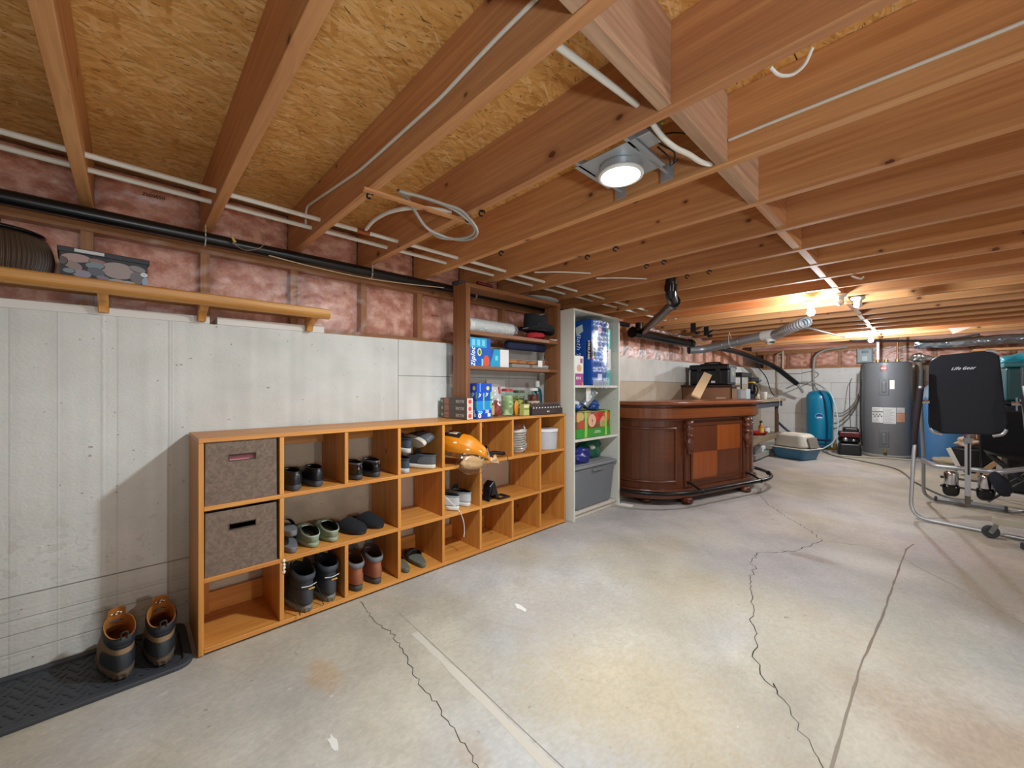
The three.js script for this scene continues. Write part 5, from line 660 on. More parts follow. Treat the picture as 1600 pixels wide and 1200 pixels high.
// ---------------------------------------------------------------- workbench along the wall and what is on it
{
  const w = thing('workbench', 'rough wooden workbench with lower shelf in the far corner', 'workbench', [-2.08, 0, 6.75]);
  wpart('bench_top', [bw(-2.40, -2.18, .885, .925, 5.50, 8.36, { r: .003, grain: 'z' }), bw(-2.178, -1.96, .885, .925, 5.50, 8.36, { r: .003, grain: 'z', ou: .6 }), bw(-1.958, -1.74, .885, .925, 5.50, 8.36, { r: .003, grain: 'z', ou: 1.2 })], greyWood, w);
  const dkGrey = mat(0x3f4247, { r: .7 });
  wpart('apron', bw(-1.815, -1.777, .795, .884, 5.55, 8.30, { grain: 'z' }), dkGrey, w);
  const legM = mat(0xffffff, { r: .8, map: woodTex(26, [112, 84, 62], [78, 56, 40], [50, 34, 24], 3, 512, 128) });
  for (const d of [5.58, 6.62, 8.16]) for (const x of [-1.86, -2.37]) wpart('leg', bw(x, x + .045, .001, .884, d, d + .09, { grain: 'y', ou: d }), legM, w);
  wpart('lower_shelf', [bw(-2.36, -2.10, .30, .335, 5.55, 8.25, { r: .002, grain: 'z' }), bw(-2.098, -1.862, .30, .335, 5.55, 8.25, { r: .002, grain: 'z', ou: .5 })], greyWood, w);
  wpart('shelf_edge', bw(-1.814, -1.778, .262, .34, 5.55, 8.25, { r: .002, grain: 'z', ou: .9 }), greyWood, w);
  wpart('floor_rail', bw(-1.81, -1.775, .03, .10, 6.72, 8.15, { grain: 'z' }), mat(0x8f8f8a, { r: .7 }), w);
  const BT = .9255;
  const cb = thing('cardboard_box', 'long brown cardboard box on the workbench behind the bar', 'box', [-2.09, BT, 5.78]);
  mesh('carton', bx(.60, .195, .30, 0, .0975, 0, { r: .002 }), mat(0x93694c, { r: .85 }), cb); mesh('open_flap', bx(.005, .17, .14, .302, .09, .05, { r: .001, ry: .35 }), mat(0xb08f68, { r: .85 }), cb); mesh('shipping_label', bx(.12, .04, .0012, .2, .04, .1508), mat(0xb9a590, { r: .7 }), cb);
  const lid = thing('dark_board', 'dark brown board lying across the cardboard box', 'board', [-2.075, BT + .1955, 5.78]); mesh('board', bx(.66, .028, .36, 0, .0142, 0, { r: .004, grain: 'x' }), mat(0x3a2218, { r: .4 }), lid);
  const tc = thing('tool_chest', 'black plastic tool chest on the dark board', 'toolbox', [-2.065, BT + .224, 5.83]);
  mesh('body', bx(.50, .20, .30, 0, .10, 0, { r: .015, seg: 3 }), mat(0x0f1013, { r: .35 }), tc); mesh('lid', [bx(.52, .075, .32, 0, .238, 0, { r: .02, seg: 3 }), bx(.30, .02, .1, 0, .283, 0, { r: .008 })], mat(0x121317, { r: .3 }), tc); for (const x of [-.15, 0, .15]) mesh('rib', bx(.03, .17, .01, x, .1, .152, { r: .004 }), M.blackPlastic, tc); for (const x of [-.12, .12]) mesh('latch', bx(.05, .06, .014, x, .205, .162, { r: .004 }), M.blackPlastic, tc); mesh('handle', tube([[-.1, .28, 0], [-.09, .305, 0], [.09, .305, 0], [.1, .28, 0]].map(q => new THREE.Vector3(...q)), .01, { seg: 20 }), M.blackPlastic, tc); mesh('sticker', bx(.05, .028, .001, .06, .04, .1508), mat(0xdcdcda, { r: .6 }), tc); mesh('side_plate', bx(.012, .2, .2, .256, .13, 0, { r: .004 }), mat(0x5f6266, { r: .5 }), tc); mesh('yellow_tag', bx(.002, .06, .03, .263, .15, .01, { rx: .5 }), mat(0xd8cf3a, { r: .6 }), tc);
  const bt = thing('black_tray', 'shallow black tray behind the tool chest by the corner', 'tray', [-2.2, BT + .36, 7.2]); mesh('tray', bx(.36, .07, .5, 0, .035, 0, { r: .01 }), M.blackPlastic, bt); mesh('bracket', [bx(.02, .36, .02, -.15, -.18, -.2), bx(.02, .36, .02, .15, -.18, -.2), bx(.02, .36, .02, .15, -.18, .2), bx(.02, .36, .02, -.15, -.18, .2)], mat(0x33353a, { r: .5 }), bt);
  printedBox('pale_carton', 'pale blue and white carton beside the cardboard box', 'box', [.16, .165, .2], [-1.87, BT, 6.42], { base: 0xb9c3c8, pz: (c, wd, h) => { c.fillStyle = '#bcc9cf'; c.fillRect(0, 0, wd, h); c.fillStyle = '#8fa8b4'; c.fillRect(wd * .2, 0, wd * .2, h); c.fillStyle = '#e4e6e4'; c.fillRect(wd * .6, h * .1, wd * .35, h * .7); } });
  const pg = thing('power_drill', 'black power tool with a yellow band on the workbench', 'power tool', [-1.9, BT, 7.0], .4); mesh('body', [lathe([[0, .1], [.05, .1], [.055, .14], [.05, .24], [.03, .26], [0, .26]], 18), bx(.09, .10, .09, 0, .05, 0, { r: .015 })], M.blackPlastic, pg); mesh('motor', lathe([[0, 0], [.045, 0], [.05, .02], [.045, .12], [.02, .13], [.018, .16], [0, .16]], 18).rotateZ(-Math.PI / 2).translate(-.03, .30, 0), mat(0x33363a, { r: .5 }), pg); mesh('yellow_band', lathe([[.05, .255], [.058, .26], [.058, .275], [.05, .28]], 18), mat(0xd4b23a, { r: .5 }), pg); mesh('handle', tube([[0, .24, .03], [.06, .22, .04], [.075, .15, .04], [.05, .06, .03]].map(q => new THREE.Vector3(...q)), .014, { seg: 18 }), mat(0x4a3a24, { r: .6 }), pg);
  const cup = thing('white_cup', 'small white plastic cup on the workbench near the drill', 'cup', [-1.83, BT, 7.35]); mesh('cup', lathe([[0, 0], [.045, 0], [.055, .12], [.052, .12], [.042, .006], [0, .005]], 24), mat(0xe6e3da, { r: .5, transmission: .2, thickness: 0 }), cup);
  for (const [d, r, h, c, l] of [[7.22, .05, .14, 0xb48f78, 'pinkish plastic jar on the workbench behind the cup'], [7.6, .04, .08, 0xd8cbb0, 'low cream pot near the bench end']]) { const g = thing('bench_jar', l, 'jar', [-1.98, BT, d]); mesh('body', lathe([[0, 0], [r, 0], [r, h * .8], [r * .7, h * .9], [0, h * .9]], 22), mat(c, { r: .5 }), g); mesh('lid', lathe([[0, h], [r * .75, h], [r * .75, h * .88], [0, h * .88]], 22), M.white, g); }
  // lower shelf
  const LS = .3355;
  const tr = thing('red_tray', 'red plastic tray on the lower workbench shelf', 'tray', [-1.96, LS, 7.55]); mesh('tray', lathe([[0, 0], [.12, 0], [.15, .045], [.145, .045], [.115, .006], [0, .005]], 26).scale(.9, 1, 1.5), M.red, tr);
  const sp = thing('spray_bottle', 'amber and white spray bottle standing in the red tray', 'bottle', [-1.93, LS + .008, 7.62]); mesh('body', lathe([[0, 0], [.035, 0], [.04, .01], [.04, .12], [.018, .16], [.015, .18], [0, .18]], 22), mat(0xc98a2c, { r: .35 }), sp); mesh('trigger', [bx(.03, .04, .08, 0, .2, .01, { r: .01 }), bx(.012, .05, .012, 0, .175, .04, { rx: -.4 })], mat(0x3a3024, { r: .5 }), sp); mesh('label', new THREE.CylinderGeometry(.0408, .0408, .07, 22, 1, true).translate(0, .06, 0), mat(0xdcc15a, { r: .6 }), sp);
  for (const [x, d, h, c, l] of [[-2.0, 7.2, .28, 0xe8e6ea, 'tall white bottle on the lower bench shelf'], [-1.93, 7.95, .10, 0xd9d9d4, 'small white tub at the end of the lower bench shelf']]) { const g = thing('white_bottle', l, 'bottle', [x, LS, d]); mesh('body', lathe([[0, 0], [.045, 0], [.047, .01], [.047, h * .75], [.02, h * .88], [0, h * .88]], 22), mat(c, { r: .4 }), g); mesh('cap', lathe([[0, h], [.022, h], [.022, h * .88], [0, h * .88]], 18), mat(0x9d6fb0, { r: .4 }), g); }
  // on the floor under the bench
  const bl = thing('blue_jug', 'dark blue jug on the floor under the bench', 'jug', [-1.95, .0005, 6.85]); mesh('body', bx(.2, .22, .14, 0, .11, 0, { r: .03, seg: 3 }), mat(0x2c3560, { r: .4 }), bl); mesh('cap', new THREE.CylinderGeometry(.02, .02, .03, 16).translate(.05, .235, 0), M.white, bl);
  const wj = thing('white_jug', 'white jug with teal label on the floor by the bench', 'jug', [-1.88, .0005, 7.36]); mesh('body', bx(.13, .18, .16, 0, .09, 0, { r: .025, seg: 3 }), mat(0xdfe3e4, { r: .4 }), wj); mesh('neck', [new THREE.CylinderGeometry(.02, .035, .04, 16).translate(0, .2, 0)], mat(0xdfe3e4, { r: .4 }), wj); mesh('label', bx(.002, .09, .09, .066, .085, 0), mat(0x4b9aa5, { r: .5 }), wj);
  const cord = thing('hanging_string', 'thin white string hanging over the workbench edge', 'string', [-1.735, .92, 7.9]); mesh('cord', tube([[-.08, .009, 0], [.0, .01, 0], [.006, -.03, .004], [.004, -.12, .0], [-.004, -.18, .03], [.002, -.26, .01]].map(q => new THREE.Vector3(...q)), .003, { seg: 30, rs: 6 }), M.romex, cord);
}
// ---------------------------------------------------------------- far end: tank, litter box, pump, water heater, drum
{
  const t = thing('pressure_tank', 'blue steel pressure tank against the far block wall', 'tank', [-1.385, 0, 9.18]);
  mesh('shell', lathe([[0, .06], [.12, .06], [.17, .09], [.2, .14], [.203, .2], [.203, .9], [.195, .97], [.16, 1.03], [.09, 1.06], [0, 1.07]], 48), mat(0x0b7da4, { r: .3, clearcoat: .4 }), t); mesh('stand', lathe([[.15, 0], [.17, 0], [.16, .09], [.14, .09]], 32), mat(0x0a4a6a, { r: .5 }), t);
  mesh('weld_band', new THREE.TorusGeometry(.2035, .003, 6, 48).rotateX(Math.PI / 2).translate(0, .2, 0), mat(0x0b648f, { r: .4 }), t);
  const lbl = new THREE.CylinderGeometry(.2042, .2042, .12, 24, 1, true, -.35, .7).translate(0, .60, 0).rotateY(.15); mesh('badge', lbl, mat(0xffffff, { r: .4, map: canvasTex(256, 128, (c, w, h) => { c.fillStyle = '#0b7da4'; c.fillRect(0, 0, w, h); c.strokeStyle = '#b9dcec'; c.lineWidth = 6; c.beginPath(); c.ellipse(w / 2, h / 2, w * .42, h * .4, 0, 0, 7); c.stroke(); c.fillStyle = '#16408c'; c.beginPath(); c.ellipse(w / 2, h * .42, w * .34, h * .24, 0, 0, 7); c.fill(); c.fillStyle = '#dfeef5'; c.fillRect(w * .26, h * .58, w * .48, h * .16); }) }), t);
  mesh('valve', [rod(new THREE.Vector3(.12, .03, .1), new THREE.Vector3(.24, .03, .18), .02), lathe([[0, .02], [.03, .02], [.03, .12], [.016, .13], [.016, .22], [0, .22]], 16).translate(.25, 0, .18)], mat(0xb08a4a, { r: .35, m: .8 }), t);
  const hose = (name, label, pts, r, m, seg = 60) => { const p0 = pts[0], g = thing(name, label, 'hose', p0); mesh('hose_body', tube(pts.map(p => new THREE.Vector3(p[0] - p0[0], p[1] - p0[1], -(p[2] - p0[2]))), r, { seg, rs: 8 }), m, g); return g; };
  hose('white_hose', 'white hose looping down beside the blue pressure tank', [[-1.32, 1.09, 9.05], [-1.2, 1.02, 8.98], [-1.12, .75, 8.96], [-1.09, .45, 8.94], [-1.14, .18, 8.9], [-1.28, .04, 8.85]], .012, mat(0xb9d3d6, { r: .4 }));
  hose('dark_hose', 'dark blue hose running down the face of the pressure tank', [[-1.36, 1.07, 9.0], [-1.27, .9, 8.955], [-1.235, .5, 8.955], [-1.24, .18, 8.96]], .011, mat(0x0d3f66, { r: .4 }));
  hose('blue_hose', 'navy hose sloping from the workbench to the tank foot', [[-1.86, .49, 8.42], [-1.72, .36, 8.4], [-1.55, .25, 8.45], [-1.3, .2, 8.7], [-1.2, .19, 8.9]], .02, mat(0x17284e, { r: .45 }));
  hose('floor_hose', 'thin grey hose trailing across the floor past the water heater', [[-1.3, .012, 8.8], [-1.05, .012, 8.25], [-.7, .012, 7.95], [-.3, .012, 7.5], [-.1, .012, 6.6], [.12, .012, 5.95], [.3, .012, 5.9]], .008, mat(0x6f6e68, { r: .6 }), 90);
  hose('pale_hose', 'pale hose lying along the floor in front of the heater', [[-1.22, .013, 8.75], [-1.08, .013, 8.36], [-.75, .013, 8.38], [-.45, .013, 8.53], [-.1, .013, 8.58], [.02, .013, 8.62]], .011, mat(0xb5b09f, { r: .6 }), 60);
  for (const [dy, l] of [[0, 'upper of two grey hoses sagging between tank and heater'], [-.05, 'lower of two grey hoses sagging between tank and heater']]) hose('sagging_hose', l, [[-1.16, .66 + dy, 9.15 + dy], [-1.05, .67 + dy, 9.2 + dy], [-.93, .8 + dy, 9.25 + dy], [-.84, 1.0 + dy, 9.25 + dy], [-.80, 1.25 + dy, 9.3 + dy]], .011, mat(0x7c786c, { r: .5 }));
  // hooded litter box
  const lb = thing('litter_box', 'hooded cat litter box with blue base and pale grey hood', 'litter box', [-1.45, .0005, 7.6], -.35);
  const rbox = (w0, d0, w1, d1, y0, y1, e = .2) => displace(new RoundedBoxGeometry(1, 1, 1, 6, e), v => { const q = v.y + .5; v.set(v.x * lerp(w0, w1, q), lerp(y0, y1, q), v.z * lerp(d0, d1, q)); });
  mesh('base', rbox(.44, .34, .54, .42, 0, .17, .12), mat(0x3d6f8e, { r: .4 }), lb); mesh('rim', bx(.56, .018, .44, 0, .172, 0, { r: .008 }), mat(0xd2cfc4, { r: .45 }), lb); mesh('hood', rbox(.53, .41, .40, .30, .178, .40, .22), mat(0xc9c6ba, { r: .4 }), lb); mesh('opening_shade', bx(.012, .16, .22, .258, .27, 0, { r: .005, rz: .28 }), mat(0x77736a, { r: .7 }), lb);  // darker plate stands for the shade inside the hood entrance
  // small pump or compressor
  const cp = thing('air_compressor', 'black and dark red portable compressor beside the water heater', 'compressor', [-.905, .0005, 8.6], .2);
  mesh('base', displace(new RoundedBoxGeometry(.30, .2, .28, 4, .03), v => { const q = (v.y + .1) / .2; v.x *= 1 - .12 * q; }).translate(0, .1, 0), M.blackPlastic, cp); mesh('tank', new THREE.CapsuleGeometry(.075, .14, 6, 18).rotateZ(Math.PI / 2).translate(0, .26, .0), M.blackGloss, cp); mesh('shroud', bx(.28, .1, .2, 0, .345, .01, { r: .03, seg: 3 }), mat(0x4e1418, { r: .35 }), cp); mesh('cover', bx(.2, .09, .17, .02, .415, 0, { r: .035, seg: 3 }), M.blackPlastic, cp); mesh('gauge', [lathe([[0, 0], [.028, 0], [.028, .016], [0, .018]], 20).rotateX(Math.PI / 2).translate(-.05, .26, .08), lathe([[0, 0], [.02, 0], [.02, .016], [0, .018]], 18).rotateX(Math.PI / 2).translate(.05, .25, .08)], M.steel, cp); mesh('power_cord', tube([[.02, .45, 0], [.03, .7, -.2], [.05, 1.0, -.45], [.07, 1.2, -.6], [.1, 1.28, -.62]].map(q => new THREE.Vector3(...q)), .005, { seg: 40, rs: 6 }), M.black, cp);
  // water heater
  const h = thing('water_heater', 'tall dark grey electric water heater with paper labels', 'water heater', [-.47, 0, 8.92]);
  const hm = mat(0x66696c, { r: .38 }); mesh('jacket', lathe([[0, .03], [.29, .03], [.3, .04], [.3, 1.5], [.294, 1.52], [0, 1.53]], 64), hm, h); mesh('base_ring', lathe([[.27, 0], [.305, 0], [.305, .05], [.27, .05]], 48), mat(0x8d8c86, { r: .6 }), h);
  const ang = Math.atan2(.47, 8.92);      // direction towards the camera
  const curved = (w, y0, y1, az, m, name, r = .3008, parent = h) => mesh(name, new THREE.CylinderGeometry(r, r, y1 - y0, 16, 1, true, ang + az - w / r / 2, w / r).translate(0, (y0 + y1) / 2, 0), m, parent);
  const doc = (seed, accent) => canvasTex(256, 256, (c, w, hh) => { c.fillStyle = '#c9ccca'; c.fillRect(0, 0, w, hh); const R = rng(seed); c.fillStyle = '#6e7072'; for (let y = 20; y < hh; y += 13) c.fillRect(14, y, (w - 28) * (.5 + .5 * R()), 4); if (accent === 1) { c.fillStyle = '#3a2020'; c.fillRect(0, 70, w, 12); c.fillStyle = '#2a2a2a'; for (let k = 0; k < 6; k++) c.fillRect(20 + 38 * k, 110 + 30 * (k % 2), 26, 20); } if (accent === 2) { c.fillStyle = '#cf9a78'; c.fillRect(0, 96, w, hh - 96); c.fillStyle = '#a8662c'; c.fillRect(0, 92, w, 16); c.fillStyle = '#7a5a4a'; for (let y = 124; y < hh; y += 14) c.fillRect(16, y, w - 40, 4); } });
  curved(.14, .555, .80, -.36, mat(0xffffff, { r: .6, map: doc(1, 1) }), 'label'); curved(.145, .545, .80, .13, mat(0xffffff, { r: .6, map: doc(2, 0) }), 'label'); curved(.11, .575, .80, .58, mat(0xffffff, { r: .6, map: doc(3, 2) }), 'label');
  curved(.055, 1.09, 1.23, .22, M.white, 'sticker'); 
  { const z0 = new THREE.CylinderGeometry(.3009, .3009, .09, 16, 1, true, ang - .26, .3).translate(0, 1.42, 0); mesh('badge', z0, mat(0xffffff, { r: .3, map: canvasTex(128, 128, (c, w, hh) => { c.fillStyle = '#55585b'; c.fillRect(0, 0, w, hh); c.fillStyle = '#c8402e'; c.beginPath(); c.arc(w / 2, hh / 2, 52, 0, 7); c.fill(); c.fillStyle = '#e8e3de'; c.fillRect(24, 54, 80, 20); }) }), h); }
  for (const y of [1.12, .30]) { const p = new THREE.Group(); p.name = y > 1 ? 'access_panel' : 'access_panel_001'; h.add(p); p.rotation.y = ang - .1; mesh('plate', bx(.12, .26, .02, 0, y, .294, { r: .008 }), mat(0x5b5e61, { r: .45 }), p); mesh('raised_oval', displace(new THREE.CapsuleGeometry(.03, .12, 6, 16), v => { v.z *= .5; }).translate(0, y, .302), hm, p); }
  mesh('drain_valve', [new THREE.CylinderGeometry(.018, .018, .05, 14).rotateX(Math.PI / 2).translate(0, .12, .31), new THREE.TorusGeometry(.02, .006, 8, 16).translate(0, .12, .34)], mat(0x9a8a4a, { r: .4, m: .7 }), h);
  for (const x of [-.1, .13]) mesh('pipe_stub', new THREE.CylinderGeometry(.012, .012, .40, 14).translate(x, 1.71, .04), M.copper, h);
  for (const x of [-.1, .0, .13]) mesh('top_fitting', new THREE.CylinderGeometry(.025, .03, .04, 14).translate(x, 1.55, .04), mat(0xb59a5a, { r: .4, m: .7 }), h);
  mesh('insulation_sleeve', new THREE.CylinderGeometry(.02, .02, .3, 14).translate(-.1, 1.72, .04), M.white, h);
  mesh('cable', tube([[-.29, .15, .12], [-.305, .6, .12], [-.305, 1.2, .12], [-.3, 1.5, .1]].map(q => new THREE.Vector3(...q)), .01, { seg: 30, rs: 8 }), M.black, h);
  // column between heater and drum
  const post = thing('steel_column', 'brownish steel support column beside the water heater', 'column', [-.105, 0, 9.2]); mesh('shaft', new THREE.CylinderGeometry(.045, .045, 1.515, 24).translate(0, .7575, 0), mat(0x7c7262, { r: .6 }), post); mesh('cap_plate', bx(.14, .012, .14, 0, 1.522, 0), mat(0x6c6458, { r: .6 }), post);
  const ft = thing('crumpled_foil', 'crumpled foil insulation on the top of the column', 'foil', [-.1, 1.5285, 9.2]); mesh('foil', blob(.12, .07, .1, .7, 9, 12, 4).translate(0, .06, 0), mat(0xd0ccc4, { r: .25, m: .8 }), ft);
  // blue drum with pale top
  const dr = thing('blue_drum', 'blue plastic drum with a pale shouldered top behind the inversion table', 'drum', [.16, 0, 8.98]); mesh('drum', lathe([[0, 0], [.25, 0], [.262, .02], [.268, .3], [.272, .6], [.262, .93], [.25, .95], [0, .95]], 48), mat(0x4677a6, { r: .45 }), dr); mesh('shoulder', lathe([[.25, .95], [.255, .97], [.24, 1.05], [.18, 1.14], [.10, 1.18], [0, 1.19]], 40), mat(0x9eb4c6, { r: .3, transmission: .3, thickness: 0 }), dr);
  // electrical box on the wall
  const eb = thing('electrical_box', 'grey electrical disconnect box above the heater on the far wall', 'electrical box', [-.78, 1.56, 9.495]); mesh('case', bx(.21, .25, .1, 0, .125, 0, { r: .006 }), mat(0x8b9a9c, { r: .5 }), eb); mesh('door', bx(.18, .22, .012, 0, .125, .055, { r: .004 }), mat(0x93a3a5, { r: .45 }), eb); mesh('window', bx(.1, .05, .004, .01, .19, .062), mat(0x3f4a52, { r: .3 }), eb); mesh('breaker_cover', bx(.08, .09, .01, 0, .07, .064, { r: .006 }), mat(0xb9c4c4, { r: .4 }), eb);
  // pipes and cables on the far wall
  const pipe = (name, label, cat, pts, r, m, bend = .05) => { const p0 = pts[0], g = thing(name, label, cat, p0); mesh('run', bentPipe(pts.map(p => new THREE.Vector3(p[0] - p0[0], p[1] - p0[1], -(p[2] - p0[2]))), r, bend), m, g); return g; };
  pipe('white_riser', 'white and rusty pipe rising up the far wall by the corner', 'pipe', [[-2.12, .93, 9.48], [-2.12, 1.80, 9.48], [-2.03, 1.82, 9.46]], .017, mat(0xb9a48c, { r: .5 })); pipe('short_riser', 'short pale pipe dropping down the far wall upper part', 'pipe', [[-2.03, 1.86, 9.53], [-2.03, 1.50, 9.53]], .014, M.pex);
  pipe('cable_bundle', 'grey cable bundle curving down the far wall to the tank', 'cable', [[-1.0, 1.84, 9.2], [-1.35, 1.82, 9.38], [-1.50, 1.72, 9.43], [-1.52, 1.35, 9.45], [-1.5, 1.08, 9.45]], .018, M.greyCable, .12);
  pipe('loop_cable', 'thin grey cable looping across the far blocks', 'cable', [[-1.95, 1.40, 9.488], [-1.75, 1.385, 9.488], [-1.55, 1.44, 9.488], [-1.42, 1.38, 9.488], [-1.6, 1.2, 9.488], [-1.9, 1.05, 9.488], [-2.0, 1.0, 9.488]], .006, mat(0x77736a, { r: .6 }), .08);
  pipe('pale_tube', 'pale flexible tube arching over the pressure tank', 'cable', [[-1.9, 1.13, 9.4], [-1.7, 1.24, 9.4], [-1.45, 1.2, 9.35], [-1.3, 1.08, 9.25]], .012, M.greyCable, .2);
  pipe('black_drain_hose', 'thick black drain pipe sloping down to the far corner', 'pipe', [[-2.36, 1.76, 6.95], [-2.25, 1.72, 7.6], [-1.95, 1.5, 8.6], [-1.70, 1.19, 9.0]], .045, M.abs, .25); pipe('drain_tail', 'grey plastic tail fitted to the black drain pipe end', 'pipe', [[-1.71, 1.2, 8.99], [-1.67, 1.13, 9.08], [-1.64, 1.03, 9.2]], .024, M.greyCable, .05);
  pipe('hanging_power_cable', 'black power cable hanging below the drain pipe to the bench', 'cable', [[-2.14, 1.54, 8.1], [-2.05, 1.3, 8.45], [-2.0, 1.05, 8.5], [-1.93, .96, 8.45]], .008, M.black, .1);
  pipe('black_cable', 'black cable slung under the joists over the heater', 'cable', [[-.85, 1.86, 8.3], [-.2, 1.83, 8.6], [.0, 1.80, 8.7], [.25, 1.83, 8.7], [.5, 1.86, 8.6]], .013, M.black, .15);
}
console.log('far');
// ---------------------------------------------------------------- plank shelf on the pony wall
const SY = 1.527;
{
  const s = thing('plank_shelf', 'varnished oak plank shelf on small brackets above the concrete wall', 'shelf', [-2.36, SY - .05, -.6]);
  const prof = new THREE.Shape(); prof.moveTo(-2.488, 0); prof.lineTo(-2.245, 0); prof.quadraticCurveTo(-2.236, 0, -2.236, -.008); prof.lineTo(-2.238, -.026); prof.quadraticCurveTo(-2.24, -.05, -2.275, -.05); prof.lineTo(-2.29, -.028); prof.lineTo(-2.488, -.028); prof.closePath();
  const g = new THREE.ExtrudeGeometry(prof, { depth: 2.72, bevelEnabled: false, curveSegments: 6 }); wpart('plank', projUV(g.translate(0, SY, -.79), 'z'), oakMat, s);
  for (const d of [-1.4, -.73, -.075, .25, .725]) { const b = new THREE.Shape(); b.moveTo(-2.41, 0); b.lineTo(-2.28, 0); b.quadraticCurveTo(-2.285, -.03, -2.34, -.04); b.quadraticCurveTo(-2.37, -.05, -2.375, -.077); b.lineTo(-2.41, -.077); b.closePath(); wpart('bracket', projUV(new THREE.ExtrudeGeometry(b, { depth: .028, bevelEnabled: true, bevelSize: .002, bevelThickness: .002, bevelSegments: 1 }).translate(0, SY - .0295, -d - .014), 'x'), oakMat, s); }
  // ribbed canister with dark lid
  const p = thing('ribbed_canister', 'dark brown ribbed canister with a black lid on the plank shelf', 'canister', [-2.37, SY + .0005, -.36]);
  mesh('vessel', surf(420, 24, (u, v) => { const a = u * 6.2832, r = (.128 + .02 * Math.sin(Math.PI * Math.min(1, v * .95 + .12)) - (v > .85 ? .04 * Math.pow((v - .85) / .15, 2) : 0)) * (1 + .03 * Math.sin(a * 70) * sst(0, .08, v) * sst(1, .86, v)), cx = .78; return [Math.cos(a) * r * cx, v * .155, Math.sin(a) * r]; }), mat(0x4a3828, { r: .45 }), p);
  mesh('base_disc', new THREE.CylinderGeometry(.118, .118, .006, 40).scale(.78, 1, 1).translate(0, .003, 0), mat(0x3a2b1e, { r: .6 }), p);
  mesh('lid', lathe([[0, .178], [.06, .174], [.11, .164], [.128, .156], [.13, .15], [.11, .15], [0, .16]], 44).scale(.78, 1, 1), mat(0x17181b, { r: .25 }), p); mesh('knob', lathe([[.01, .175], [.009, .184], [.02, .19], [.02, .198], [0, .202]], 20), M.blackGloss, p);
  // box printed with pebbles
  const peb = canvasTex(640, 256, (c, w, h) => { c.fillStyle = '#2a2a2e'; c.fillRect(0, 0, w, h); const S = [[110, 60, 100, 44, '#a48a84', -.05], [260, 66, 66, 26, '#8c6c66', .15], [410, 128, 128, 88, '#9b8d88', 0], [240, 110, 66, 36, '#76878c', -.1], [90, 140, 66, 40, '#8a7a72', .4], [250, 176, 64, 46, '#5b5e68', .3], [150, 215, 66, 40, '#8d8794', 0], [60, 200, 40, 24, '#77878c', 0], [560, 76, 66, 32, '#86817c', .2], [560, 176, 60, 66, '#6f6a6a', -.2], [300, 230, 50, 26, '#7b7480', .1], [612, 130, 30, 26, '#cfcfd2', 0], [625, 205, 30, 50, '#8fa3b8', .1], [400, 238, 60, 18, '#a09a94', 0], [20, 100, 30, 40, '#5c4e4a', 0], [480, 240, 60, 16, '#b0aaa2', 0]]; for (const [x, y, rx, ry, col, a] of S) { c.save(); c.translate(x, y); c.rotate(a); c.fillStyle = '#1c1c20'; c.beginPath(); c.ellipse(3, 5, rx + 3, ry + 3, 0, 0, 7); c.fill(); c.fillStyle = col; c.beginPath(); c.ellipse(0, 0, rx, ry, 0, 0, 7); c.fill(); c.restore(); } });
  const pm = mat(0xffffff, { r: .5, map: peb }), dkp = mat(0x2c2d31, { r: .6 }), pb = thing('pebble_box', 'storage box printed with grey river pebbles under a dark lid', 'storage box', [-2.35, SY + .0005, -.07], .06);
  const bm = new THREE.Mesh(new THREE.BoxGeometry(.17, .095, .245).translate(0, .0475, 0), [pm, pm, dkp, dkp, pm, pm]); bm.name = 'box_body'; bm.castShadow = bm.receiveShadow = true; pb.add(bm);
  mesh('lid', [bx(.182, .02, .258, 0, .1005, 0, { r: .003 })], mat(0x2f3136, { r: .55 }), pb);
  mesh('lid_print', [bx(.001, .012, .05, .0915, .101, .06), bx(.001, .012, .03, .0915, .101, .02)], mat(0xc9c9c6, { r: .6 }), pb);
}
